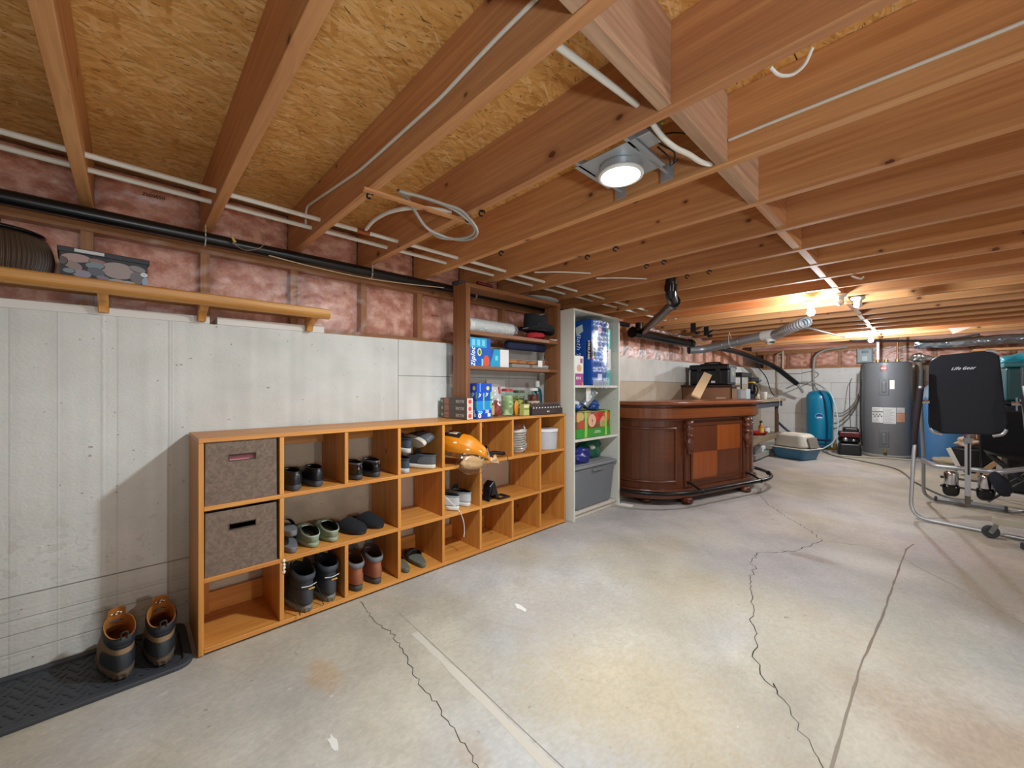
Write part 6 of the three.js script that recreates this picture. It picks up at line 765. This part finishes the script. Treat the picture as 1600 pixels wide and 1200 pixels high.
// ---------------------------------------------------------------- plumbing under the joists
const run = (name, label, cat, pts, r, m, bend = .05, grp) => { const p0 = pts[0], g = thing(name, label, cat, p0, 0, grp); mesh('run', bentPipe(pts.map(p => new THREE.Vector3(p[0] - p0[0], p[1] - p0[1], -(p[2] - p0[2]))), r, bend), m, g); return g; };
{
  const bp = run('black_drain_pipe', 'long black plastic drain pipe along the wall under the joists', 'pipe', [[-2.395, 1.815, -1.9], [-2.395, 1.82, 1.6], [-2.395, 1.828, 4.15]], .0285, M.abs);
  for (const d of [.262, 1.08, 1.90, 2.72]) { const st = mesh('hanger_strap', [0, 1, 2].map(k => { const y = [.006, .030, .052][k]; return new THREE.TorusGeometry(.0085, .0025, 6, 14).translate(.031, y - .02, -(d + 1.9)); }).concat([rod(new THREE.Vector3(.031, .04, -(d + 1.9)), new THREE.Vector3(.031, .057, -(d + 1.9)), .002), tube([[.031, -.02, 0], [.02, -.034, 0], [0, -.037, 0], [-.02, -.03, 0]].map(q => new THREE.Vector3(q[0], q[1], -(d + 1.9))), .003, { seg: 10, rs: 5 })]), mat(0xcfccc0, { r: .4, m: .3 }), bp); }
  for (const [x, y, l] of [[-2.031, 1.914, 'white water pipe through the joists, farther from the wall'], [-2.158, 1.912, 'white water pipe through the joists, closer to the wall']]) run('water_pipe', l, 'pipe', [[x, y, -1.9], [x, y, 4.6]], .0105, M.pex, .05, 'white water pipes along the wall');
  const br = run('branch_pipe', 'white water pipe branching in a curve toward the batten', 'pipe', [[-2.0, 1.918, .88], [-1.88, 1.925, .865], [-1.72, 1.92, .87], [-1.58, 1.912, .93], [-1.5, 1.905, 1.06]], .0095, M.pex, .14); mesh('tee', rod(new THREE.Vector3(-.031, -.004, .035), new THREE.Vector3(-.031, -.004, -.03), .0145), M.copper, br);
  // wood batten across two joists with a coil of cable over it
  const bt = thing('wood_batten', 'thin wood batten nailed across the undersides of two joists', 'batten', [-1.485, 1.862, .90]); mesh('batten', bx(.022, .0105, .50, 0, .0054, 0, { grain: 'z', ry: -.07 }), joistMats[1], bt);
  const cc = thing('cable_coil', 'loose coil of grey cable hanging over the batten', 'cable', [-1.51, 1.85, .955]);
  for (let k = 0; k < 2; k++) mesh('loop', tube([[-1.465, 1.89, .775], [-1.51, 1.892, .84], [-1.585, 1.846 - .008 * k, .965], [-1.635 + .02 * k, 1.832, 1.075], [-1.60, 1.828 + .004 * k, 1.14 + .03 * k], [-1.52, 1.828, 1.175 + .02 * k], [-1.445, 1.838, 1.15], [-1.42, 1.866 + .012 * k, 1.05], [-1.43, 1.884, .96], [-1.455, 1.892, .86], [-1.46, 1.886, .79]].map(p => new THREE.Vector3(p[0] + 1.51 + .012 * k, p[1] - 1.85 - .004 * k, -(p[2] - .955))), .0062, { seg: 90, rs: 8, closed: true }), M.greyCable, cc);
  // romex and thin wires on the joists
  run('house_cable', 'white cable stapled along the face of the second joist', 'cable', [[-.55, 1.975, .659], [-.756, 1.969, .659], [-.989, 1.951, .659], [-1.356, 1.957, .659], [-1.559, 1.962, .659], [-1.9, 2.0, .659], [-2.19, 2.03, .658], [-2.215, 2.01, .658], [-2.22, 1.93, .658]], .0055, M.romex, .05);
  run('joist_cable', 'white cable running along the joist past the downlight', 'cable', [[-.47, 1.945, 1.474], [-.36, 1.945, 1.473], [-.12, 1.94, 1.473], [.09, 1.936, 1.473], [.9, 1.94, 1.473]], .0052, M.romex, .05);
  run('feed_cable', 'thick white cable beside the blocking, feeding the downlight', 'cable', [[-.625, 1.93, .71], [-.605, 1.93, .91], [-.588, 1.93, 1.08]], .0095, M.romex, .05);
  run('drop_cable', 'white cable dropping in a loop near the downlight wires', 'cable', [[-.59, 1.93, 1.13], [-.575, 1.885, 1.19], [-.56, 1.868, 1.26], [-.545, 1.872, 1.33], [-.535, 1.868, 1.40], [-.528, 1.885, 1.47]], .0085, M.romex, .06);
  run('slack_wire', 'thin white wire sagging below the joist near the frame top', 'cable', [[-.262, 1.872, 1.113], [-.25, 1.856, 1.135], [-.225, 1.852, 1.15], [-.20, 1.858, 1.145], [-.182, 1.878, 1.125]], .004, M.romex, .03);
  run('joist_wire', 'thin pale wire sagging from the pipe strap along the top plate', 'cable', [[-2.35, 1.785, .52], [-2.36, 1.775, .7], [-2.36, 1.766, 1.0], [-2.35, 1.78, 1.3], [-2.33, 1.80, 1.58]], .003, mat(0xcbb58f, { r: .6 }), .2);
  const lw = thing('wire_loop', 'thin copper wire loop dangling over the black drain pipe', 'wire', [-2.34, 1.86, .42]); mesh('wire', tube([[.0, .05, .06], [.02, -.01, .065], [.02, -.06, .05], [.0, -.075, .0], [.02, -.05, -.06], [.02, .0, -.075], [.0, .05, -.05]].map(q => new THREE.Vector3(...q)), .0014, { seg: 50, rs: 5 }), mat(0xb99a7a, { r: .5, m: .4 }), lw); mesh('yellow_tag', bx(.002, .03, .01, .018, -.04, .055, { rx: .6 }), mat(0xc9b63a, { r: .5 }), lw);
  for (const [a, b, l] of [[1.945, 2.36, 'short white cable end by the sixth joist'], [2.36, 2.77, 'short white cable end by the seventh joist']]) { const x = a < 2 ? -1.62 : -1.42; run('cable_stub', l, 'cable', [[x - .18, 1.868, a - .01], [x - .06, 1.872, a + .12], [x + .02, 1.895, b - .045]], .0045, M.romex, .08, 'short cable ends'); }
  // black cable clips along the joist bottoms
  const clip = (x, d, label) => { const g = thing('cable_clip', label, 'clip', [x, 1.872, d], .6, 'black cable clips on the joists'); mesh('hook', new THREE.TorusGeometry(.012, .004, 6, 16, 5).translate(0, -.012, 0), M.blackPlastic, g); mesh('tab', bx(.012, .008, .012, 0, -.003, 0), M.blackPlastic, g); };
  [[-1.522, .685, 'black clip on the joist at the batten end'], [-1.43, 1.10, 'black clip at the other batten end'], [-1.34, 1.105, 'black clip just past the cable coil'], [-1.66, 1.51, 'black clip above the red tube'], [-1.178, 1.915, 'black clip in the pair above the cable stub, farther from the hutch'], [-1.364, 1.915, 'black clip in the pair above the cable stub, nearer the hutch'], [-1.212, 2.325, 'black clip on the next joist, nearer the hutch'], [-1.10, 2.325, 'black clip on the next joist, farther from the hutch'], [-1.132, 2.735, 'black clip beside the vertical drain pipe, nearer'], [-.989, 2.735, 'black clip beside the vertical drain pipe, farther']].forEach(a => clip(...a));
  // drain branch: drop, elbow, diagonal, main
  const ab = run('drain_branch', 'glossy black drain dropping from a joist to the main along the wall', 'pipe', [[-1.30, 1.92, 2.86], [-1.31, 1.79, 2.87], [-1.37, 1.765, 3.06], [-1.45, 1.765, 3.17], [-2.27, 1.745, 4.25]], .038, M.abs, .06);
  mesh('elbow_collar', [rod(new THREE.Vector3(-.002, -.06, -.002), new THREE.Vector3(-.006, -.11, -.005), .046), rod(new THREE.Vector3(-.05, -.152, -.16), new THREE.Vector3(-.09, -.155, -.235), .047)], M.blackGloss, ab);
  const md = new THREE.Group(); md.name = 'main_pipe'; md.position.set(-1.01, -.185, -1.26); ab.add(md); mesh('run', bentPipe([new THREE.Vector3(0, 0, 0), new THREE.Vector3(0, -.01, -1.6)], .055), M.abs, md); for (const q of [rod(new THREE.Vector3(0, 0, .02), new THREE.Vector3(0, 0, -.1), .064), rod(new THREE.Vector3(0, -.004, -1.5), new THREE.Vector3(0, -.004, -1.6), .064), rod(new THREE.Vector3(.01, .02, -.12), new THREE.Vector3(.01, .12, -.12), .045)]) mesh('coupling', q, M.blackGloss, md);
  for (const [d, l] of [[4.95, 'black flat strap hanger over the main drain, nearer'], [5.35, 'black flat strap hanger over the main drain, farther']]) { const g = thing('strap_hanger', l, 'bracket', [-1.92, 1.872, d]); mesh('strap', [bx(.06, .004, .30, 0, -.05, .0, { rx: .3 }), bx(.06, .11, .004, 0, -.055, .14), bx(.34, .004, .05, -.18, -.11, -.02, { rz: -.1 })], M.blackPlastic, g); mesh('clamp', lathe([[0, 0], [.03, 0], [.03, .03], [0, .03]], 14).translate(0, -.12, .02), M.blackGloss, g); }
  // ducts
  const du = thing('metal_duct', 'silver metal duct with white tee and ribbed foil hose slung over the bench', 'duct', [-2.42, 1.66, 5.85]); const q = p => new THREE.Vector3(p[0] + 2.42, p[1] - 1.66, -(p[2] - 5.85));
  mesh('duct', bentPipe([[-2.40, 1.655, 5.85], [-2.26, 1.665, 6.02], [-2.05, 1.70, 6.0], [-1.42, 1.755, 5.70]].map(q), .056, .14, { rs: 24 }), M.galv, du);
  mesh('seam_band', [[-1.95, 1.708, 5.953], [-1.72, 1.729, 5.843]].map(p => new THREE.TorusGeometry(.057, .004, 6, 28).rotateY(Math.PI / 2 - .45).translate(...q(p).toArray())), M.steel, du);
  mesh('wire_tie', tube([[-1.88, 1.87, 5.92], [-1.87, 1.78, 5.86], [-1.86, 1.70, 5.85], [-1.85, 1.65, 5.92], [-1.86, 1.72, 5.98], [-1.88, 1.87, 5.92]].map(q), .003, { seg: 40, rs: 5 }), M.white, du);
  const tf = new THREE.Group(); tf.name = 'tee_fitting'; tf.position.copy(q([-1.35, 1.75, 5.66])); du.add(tf); mesh('barrel', rod(new THREE.Vector3(-.07, .005, -.04), new THREE.Vector3(.08, .0, .05), .062, 24), M.white, tf); mesh('side_port', rod(new THREE.Vector3(.0, -.03, .0), new THREE.Vector3(.03, -.09, .02), .045, 20), M.white, tf); mesh('bore_shade', rod(new THREE.Vector3(.0302, -.0905, .0202), new THREE.Vector3(.0305, -.092, .0205), .038, 20), mat(0x5a5550, { r: .8 }), tf);  // dark disc stands for the shade inside the port
  const fd = new THREE.Group(); fd.name = 'foil_hose'; fd.position.copy(q([-1.27, 1.745, 5.6])); du.add(fd); { const cv = new THREE.CatmullRomCurve3([[0, 0, 0], [.08, .008, .12], [.18, .012, .3], [.29, .02, .47], [.42, .03, .64]].map(p => new THREE.Vector3(...p))); const fr = cv.computeFrenetFrames(260); mesh('hose', surf(22, 260, (u, v) => { const i = Math.round(v * 260), p = cv.getPointAt(v), r = .05 + .009 * Math.sin(v * 6.2832 * 15); const a = u * 6.2832; return p.addScaledVector(fr.normals[i], Math.cos(a) * r).addScaledVector(fr.binormals[i], Math.sin(a) * r).toArray(); }), mat(0xb9bcbf, { r: .38, m: .8 }), fd); }
  run('white_conduit', 'white jointed pipe running under the far joists toward the heater', 'pipe', [[-1.1, 1.85, 5.5], [-.95, 1.82, 6.1], [-.86, 1.805, 6.55], [-.74, 1.80, 7.05]], .014, M.pex, .06);
  // porcelain lampholders without bulbs by the blocking
  for (const [x, d, l] of [[-.50, 4.20, 'white porcelain lampholder on the blocking, nearer the lit bulb'], [-.41, 4.44, 'white porcelain lampholder on the blocking, farther from the lit bulb']]) { const g = thing('lampholder', l, 'lampholder', [x, 1.8725, d], 0, 'porcelain lampholders'); mesh('base', lathe([[0, 0], [.045, 0], [.05, -.01], [.04, -.025], [.028, -.03], [.028, -.045], [.018, -.046], [.018, -.02], [0, -.02]], 26), M.white, g); mesh('opal_globe', new THREE.SphereGeometry(.03, 20, 14).translate(0, -.065, 0), mat(0xf2f0ea, { r: .3 }), g); }
  run('ring_hook', 'small white hook ring below the joists near the lampholders', 'hook', [[-.36, 1.868, 3.55], [-.34, 1.855, 3.57], [-.31, 1.84, 3.57], [-.30, 1.855, 3.57]], .006, M.romex, .012);
  const hf = scene.getObjectByName('recessed_light');
  for (const [x] of [[.098], [-.098]]) mesh('hanger_bar', [bx(.012, .016, .362, x, .045, .01, {}), bx(.004, .03, .362, x + .006, .05, .01, {})], M.galv, hf);
  mesh('mounting_plate', extrude([[-.12, -.11], [.12, -.11], [.12, .11], [-.12, .11]], .003, { holes: [Array.from({ length: 24 }, (_, i) => [.074 * Math.cos(i / 24 * 6.283), .074 * Math.sin(i / 24 * 6.283)])] }).rotateX(Math.PI / 2).translate(0, .04, .005), M.galv, hf);
  for (const [x, z] of [[.098, .184], [.098, -.164], [-.098, .184], [-.098, -.164]]) mesh('end_bracket', bx(.05, .06, .004, x, .04, z, {}), M.galv, hf);
  mesh('junction_box', bx(.09, .07, .08, .12, .08, .06, { r: .004 }), M.galv, hf);
  mesh('splice_wires', [[[.14, .06, .03], [.165, .04, .0], [.18, .03, -.04], [.16, .02, -.08]], [[.14, .07, .02], [.17, .09, -.02], [.19, .10, -.06], [.2, .11, -.1]], [[.14, .05, .0], [.17, .01, -.02], [.16, .0, -.06], [.18, .02, -.07]]].map(p => tube(p.map(v => new THREE.Vector3(...v)), .0028, { seg: 20, rs: 5 })), M.black, hf);
  mesh('wire_nut', [lathe([[0, 0], [.008, 0], [.005, .02], [0, .022]], 12).translate(.17, .1, .03), lathe([[0, 0], [.008, 0], [.005, .02], [0, .022]], 12).translate(.2, .11, -.1)], mat(0xd2bf4a, { r: .5 }), hf);
  // far upper clutter under the joists
  const fo = thing('foil_wrap', 'crinkled silver foil duct wrap under the far joists', 'foil', [.45, 1.80, 9.0]); mesh('wrap', displace(new THREE.CylinderGeometry(.07, .07, 1.2, 40, 60, true), v => { const k = 1 + .5 * (fbm(Math.atan2(v.z, v.x) * 2 + 10, v.y * 14 + 10, 4, 3) - .5); v.x *= k; v.z *= k; }).rotateZ(Math.PI / 2), mat(0xb9c2cc, { r: .18, m: .85 }), fo);
  const fs = thing('far_plank', 'wood plank shelf near the far wall above the teal tote', 'shelf', [.9, 1.635, 8.9]); mesh('plank', bx(.9, .03, .3, 0, .015, 0, { grain: 'x' }), joistMats[0], fs); mesh('support', [bx(.04, 1.6, .04, .4, -.8, -.1), bx(.04, 1.6, .04, -.42, -.8, -.1)], joistMats[1], fs);
  const pt = thing('paper_tag', 'white paper triangle stuck to a far joist', 'paper', [.28, 1.845, 7.6]); mesh('sheet', extrude([[-.1, .03], [.12, .035], [-.06, -.05]], .002), M.white, pt);
}
// ---------------------------------------------------------------- inversion table and the things around it
{
  const tubeM = mat(0xc0c3c6, { r: .35, m: .6 }), darkTube = mat(0xa6aaad, { r: .4, m: .6 }), sleeve = mat(0x241b22, { r: .8 }), pad = mat(0x171a21, { r: .85 });
  const g = thing('inversion_table', 'folding inversion table with black padded back rest and steel frame', 'exercise machine', [.22, 0, 5.15]);
  const q = (x, y, d) => new THREE.Vector3(x - .22, y, -(d - 5.15));
  const piv = { y: .98, d: 5.02 };
  const R = .0135;
  mesh('front_frame', bentPipe([q(-.045, 1.12, 4.93), q(-.085, .55, 4.84), q(-.105, .014, 4.77), q(.60, .014, 4.64), q(.56, .55, 4.74), q(.50, 1.12, 4.85)], R, .13, { rs: 12 }), tubeM, g);
  mesh('rear_frame', bentPipe([q(-.045, 1.0, 5.0), q(-.03, .45, 5.36), q(-.03, .014, 5.66), q(.62, .014, 5.60), q(.58, .45, 5.3), q(.51, 1.0, 4.96)], R, .13, { rs: 12 }), darkTube, g);
  for (const [a, b] of [[q(-.045, 1.10, 4.93), q(-.088, .62, 4.852)], [q(.502, 1.05, 4.853), q(.55, .62, 4.756)]]) mesh('leg_sleeve', rod(a, b, .022, 14), sleeve, g);
  for (const [x, d] of [[-.042, 4.935], [.498, 4.85]]) mesh('hand_grip', rod(q(x, 1.12, d), q(x + .004, 1.26, d + .01), .017, 14), M.rubber, g);
  for (const [x, d] of [[-.015, 4.97], [.47, 4.9]]) mesh('pivot_plate', [bx(.006, .1, .05, x - .22, .98, -(d - 5.15)), new THREE.CylinderGeometry(.016, .016, .05, 14).rotateZ(Math.PI / 2).translate(x - .22, .985, -(d - 5.15))], M.chrome, g);
  mesh('cross_bar', bentPipe([q(-.035, .44, 5.33), q(.03, .405, 5.22), q(.40, .415, 5.14), q(.57, .45, 5.28)], .02, .05, { rs: 12 }), tubeM, g);
  mesh('foot_bar', rod(q(.06, .034, 5.64), q(.47, .034, 5.605), .022, 4), darkTube, g); for (const [x, d] of [[.052, 5.641], [.478, 5.604]]) mesh('end_cap', bx(.02, .046, .046, x - .22, .034, -(d - 5.15), { r: .006 }), M.rubber, g);
  // padded bed
  const sh = new THREE.Shape(); const P = [[.0, .80], [.005, 1.33], [.075, 1.385], [.325, 1.405], [.395, 1.365], [.435, .83], [.425, .765], [.36, .725], [.085, .715], [.01, .76]]; P.forEach((p, i) => i ? sh.lineTo(p[0] - .22, p[1]) : sh.moveTo(p[0] - .22, p[1])); sh.closePath();
  const bed = new THREE.Group(); bed.name = 'back_rest'; g.add(bed);
  mesh('pad', extrude(sh, .05, { bevel: .012, seg: 3 }).translate(0, 0, .09), pad, bed);
  mesh('bed_frame', tube([[.022, .80], [.022, 1.32], [.085, 1.37], [.32, 1.385], [.38, 1.35], [.415, .83], [.40, .78], [.35, .74], [.09, .735], [.04, .77]].map(p => new THREE.Vector3(p[0] - .22, p[1], .085)), .013, { seg: 90, rs: 10, closed: true, tension: .25 }), tubeM, bed);
  for (const [a, b, c] of [[[.012, .755], [.035, .722], [.085, .706]], [[.43, .775], [.41, .735], [.36, .716]], [[.39, 1.385], [.36, 1.402], [.325, 1.408]]]) mesh('exposed_tube', tube([a, b, c].map(p => new THREE.Vector3(p[0] - .22, p[1], .130)), .0125, { seg: 14, rs: 10 }), mat(0xc6c8ca, { r: .35, m: .7 }), bed);
  { const t = canvasTex(512, 96, (c, w, h) => { c.clearRect(0, 0, w, h); c.save(); c.transform(1, 0, -.3, 1, 18, 0); text(c, 'Life Gear', w / 2, h / 2, 74, '#d5d7dc', { font: 'italic bold' }); c.restore(); }); mesh('lettering', new THREE.PlaneGeometry(.21, .042).rotateZ(.03).translate(-.02, 1.268, .1412), mat(0xffffff, { r: .6, map: t, transparent: true, alphaTest: .35 }), bed); }
  // adjuster post, rollers
  mesh('adjuster_post', [bx(.036, .5, .02, .01, .45, .09, { r: .003 })], tubeM, g); mesh('scale_strip', bx(.012, .3, .002, .014, .53, .101), M.black, g); mesh('post_collar', [bx(.048, .05, .04, .01, .665, .09, { r: .006 }), new THREE.CylinderGeometry(.022, .022, .03, 16).translate(.01, .7, .09)], mat(0x8f9295, { r: .4, m: .6 }), g); mesh('post_foot', bx(.034, .16, .018, .01, .215, .09, { r: .002 }), mat(0x6f6a62, { r: .4, m: .6 }), g);
  for (const y of [.335, .262]) mesh('roller_axle', rod(new THREE.Vector3(-.135, y, .08), new THREE.Vector3(.16, y - .006, .08), .009), mat(0x7d7570, { r: .35, m: .8 }), g);
  for (const x of [-.085, .105]) { mesh('ankle_cup', lathe([[.036, .285], [.044, .285], [.044, .375], [.038, .392], [.03, .392], [.036, .375]], 20).translate(x, 0, .1), M.chrome, g); mesh('ankle_roller', displace(new RoundedBoxGeometry(.105, .11, .09, 5, .035), v => { v.x *= 1 - .12 * (v.y < 0 ? -v.y / .04 : 0); }).translate(x, .24, .105), M.blackGloss, g); }
  for (const y of [.337, .262]) mesh('axle_cap', new THREE.SphereGeometry(.012, 12, 10).translate(-.137, y, .08), M.rubber, g);
  // wheeled foot of another machine reaching in from the side
  const w = thing('caster_beam', 'beige steel beam end on a black caster wheel', 'machine foot', [.32, 0, 4.60]); mesh('wheel', new THREE.CylinderGeometry(.045, .045, .028, 28).rotateX(Math.PI / 2).rotateY(.5).translate(0, .0455, .02), M.rubber, w); mesh('fork', [bx(.03, .075, .004, .012, .072, .035, { rz: -.5, ry: .5 })], mat(0x9aa09a, { r: .4, m: .7 }), w); mesh('beam', bx(.72, .05, .05, .37, .122, -.06, { r: .004, ry: .1 }), mat(0xb9b3a0, { r: .5 }), w); mesh('axle_bolt', new THREE.CylinderGeometry(.006, .006, .05, 10).rotateX(Math.PI / 2).translate(0, .0455, .025), M.steel, w);
  const rf = thing('rubber_pad', 'black rubber machine pad at the edge of view on the floor', 'machine foot', [.505, 0, 4.42], .5); mesh('pad', bx(.12, .045, .07, 0, .0228, 0, { r: .008 }), M.rubber, rf); mesh('stem', rod(new THREE.Vector3(.03, .04, 0), new THREE.Vector3(.25, .2, 0), .02), tubeM, rf);
  // jeans-coloured cloth on the frame
  const jc = thing('denim_cloth', 'faded denim cloth hanging beside the inversion table', 'cloth', [.64, .62, 5.05]); mesh('cloth', surf(20, 26, (u, v) => [lerp(-.08, .16, u) + .015 * Math.sin(v * 5), lerp(0, .38, v), .03 * Math.sin(u * 11) + .012 * Math.sin(v * 9 + u * 4)]), mat(0x6c7688, { r: .9, side: THREE.DoubleSide }), jc); mesh('hanging_bar', rod(new THREE.Vector3(-.14, .385, .0), new THREE.Vector3(.3, .385, .0), .012), tubeM, jc);
  // stacked totes with teal tarp
  const bt = thing('black_tote', 'big black tote standing behind the inversion table under a teal tote', 'tote', [.92, .0005, 6.95]); mesh('body', displace(new RoundedBoxGeometry(.72, .93, .52, 4, .03), v => { const k = .92 + .08 * (v.y / .93 + .5); v.x *= k; v.z *= k; }).translate(0, .465, 0), mat(0x101114, { r: .6 }), bt); mesh('lid', bx(.75, .03, .55, 0, .946, 0, { r: .01 }), M.blackPlastic, bt);
  const tt = thing('teal_tote', 'dark teal plastic tote with a turquoise tarp over it', 'tote', [.94, .963, 6.95]); mesh('body', bx(.74, .36, .5, 0, .181, 0, { r: .03, seg: 3 }), mat(0x1d4f52, { r: .4 }), tt); mesh('lid', bx(.77, .05, .53, 0, .388, 0, { r: .012 }), mat(0x3f7f86, { r: .4 }), tt);
  const tp = thing('turquoise_tarp', 'crumpled turquoise tarp heaped on the teal tote', 'tarp', [.96, 1.378, 6.95]); mesh('tarp', displace(blob(.40, .10, .26, .35, 6, 9, 5), v => { if (v.y < -.02) v.y = -.02; }).translate(0, .0215, 0), mat(0x1e9fb4, { r: .35 }), tp);
  // black folding camp chair
  const fc = thing('camp_chair', 'black folding camp chair with crossed legs behind the inversion table', 'chair', [.62, 0, 6.15]);
  for (const [x0, x1, z] of [[-.22, .2, .17], [.2, -.22, .17], [-.2, .22, -.17], [.22, -.2, -.17]]) mesh('leg', rod(new THREE.Vector3(x0, .01, z), new THREE.Vector3(x1, .46, z * .9), .011), M.blackPlastic, fc);
  mesh('seat', surf(16, 12, (u, v) => [lerp(-.23, .23, u), .47 - .06 * Math.sin(Math.PI * u) * Math.sin(Math.PI * v), lerp(-.2, .2, v)]), mat(0x0f1013, { r: .9, side: THREE.DoubleSide }), fc); mesh('backrest', surf(16, 12, (u, v) => [lerp(-.24, .24, u), lerp(.45, .86, v), -.19 - .06 * v - .04 * Math.sin(Math.PI * u)]), mat(0x0f1013, { r: .9, side: THREE.DoubleSide }), fc); for (const x of [-.24, .24]) mesh('back_post', rod(new THREE.Vector3(x, .02, -.17), new THREE.Vector3(x, .87, -.25), .011), M.blackPlastic, fc);
  // offcuts and clutter on the floor behind
  const cut = (label, x, y, d, w, h, rot, col) => { const o = thing('wood_offcut', label, 'wood offcut', [x, y, d], 0, 'offcuts heaped behind the inversion table'); mesh('board', bx(w, h, .03, 0, h / 2, 0, { grain: 'y', rz: 0, r: .002 }).rotateZ(rot).rotateX(-.15), mat(col, { r: .7 }), o); };
  cut('white painted offcut standing steepest in the heap', .30, .012, 7.62, .045, .34, .35, 0xd8d6cd); cut('tan offcut leaning over in the heap', .40, .012, 7.5, .05, .42, -.7, 0xc19a72); cut('long white offcut leaning low in the heap', .50, .012, 7.56, .05, .5, -.9, 0xdedcd2); cut('cream offcut lying flattest at the heap edge', .36, .02, 7.36, .06, .32, -1.3, 0xcfc4a4); cut('orange brown offcut at the back of the heap', .60, .012, 7.68, .045, .45, -.5, 0xb8764c);
  const bx1 = thing('dark_bin', 'low black lidded bin behind the offcuts', 'bin', [.42, .0005, 8.05]); mesh('bin', lathe([[0, 0], [.18, 0], [.2, .29], [.21, .3], [.19, .31], [0, .312]], 30), mat(0x141518, { r: .6 }), bx1);
  const sk = thing('burlap_sack', 'beige cloth sack slumped on the floor by the blue drum', 'sack', [.24, .0005, 8.47]); mesh('sack', displace(blob(.2, .07, .11, .3, 8, 8, 4), v => { if (v.y < -.05) v.y = -.05; }).translate(0, .051, 0), mat(0xa69a80, { r: .95 }), sk);
  const pw = thing('crumpled_paper', 'crumpled brown and white paper wad in front of the drum', 'paper', [.36, .3135, 8.05]); mesh('wad', displace(blob(.1, .085, .09, .8, 3, 12, 4), v => { v.y = Math.max(v.y, -.07); }).translate(0, .071, 0), mat(0xb59a84, { r: .8 }), pw);
  const gp = thing('work_glove', 'dark padded glove draped on the cross bar of the table', 'glove', [.40, .36, 4.98]); mesh('glove', blob(.05, .10, .042, .25, 21, 6, 4).rotateZ(.35).translate(0, -.02, 0), mat(0x1b1f2a, { r: .9 }), gp);
  // small jars on the far ledge
  for (const [x, c, l] of [[.06, 0xd9b9a8, 'pink lidded jar on the far wall ledge'], [.19, 0xcfd8b0, 'pale green jar on the far wall ledge'], [.30, 0xd8b070, 'amber jar on the far wall ledge']]) { const o = thing('ledge_jar', l, 'jar', [x, 1.4855, 9.53], 0); mesh('jar', lathe([[0, 0], [.035, 0], [.037, .01], [.037, .09], [.025, .1], [0, .1]], 18), mat(c, { r: .4 }), o); mesh('lid', lathe([[0, .12], [.028, .12], [.028, .1], [0, .1]], 18), M.white, o); }
}
console.log('rest');
renderer.render(scene, camera);
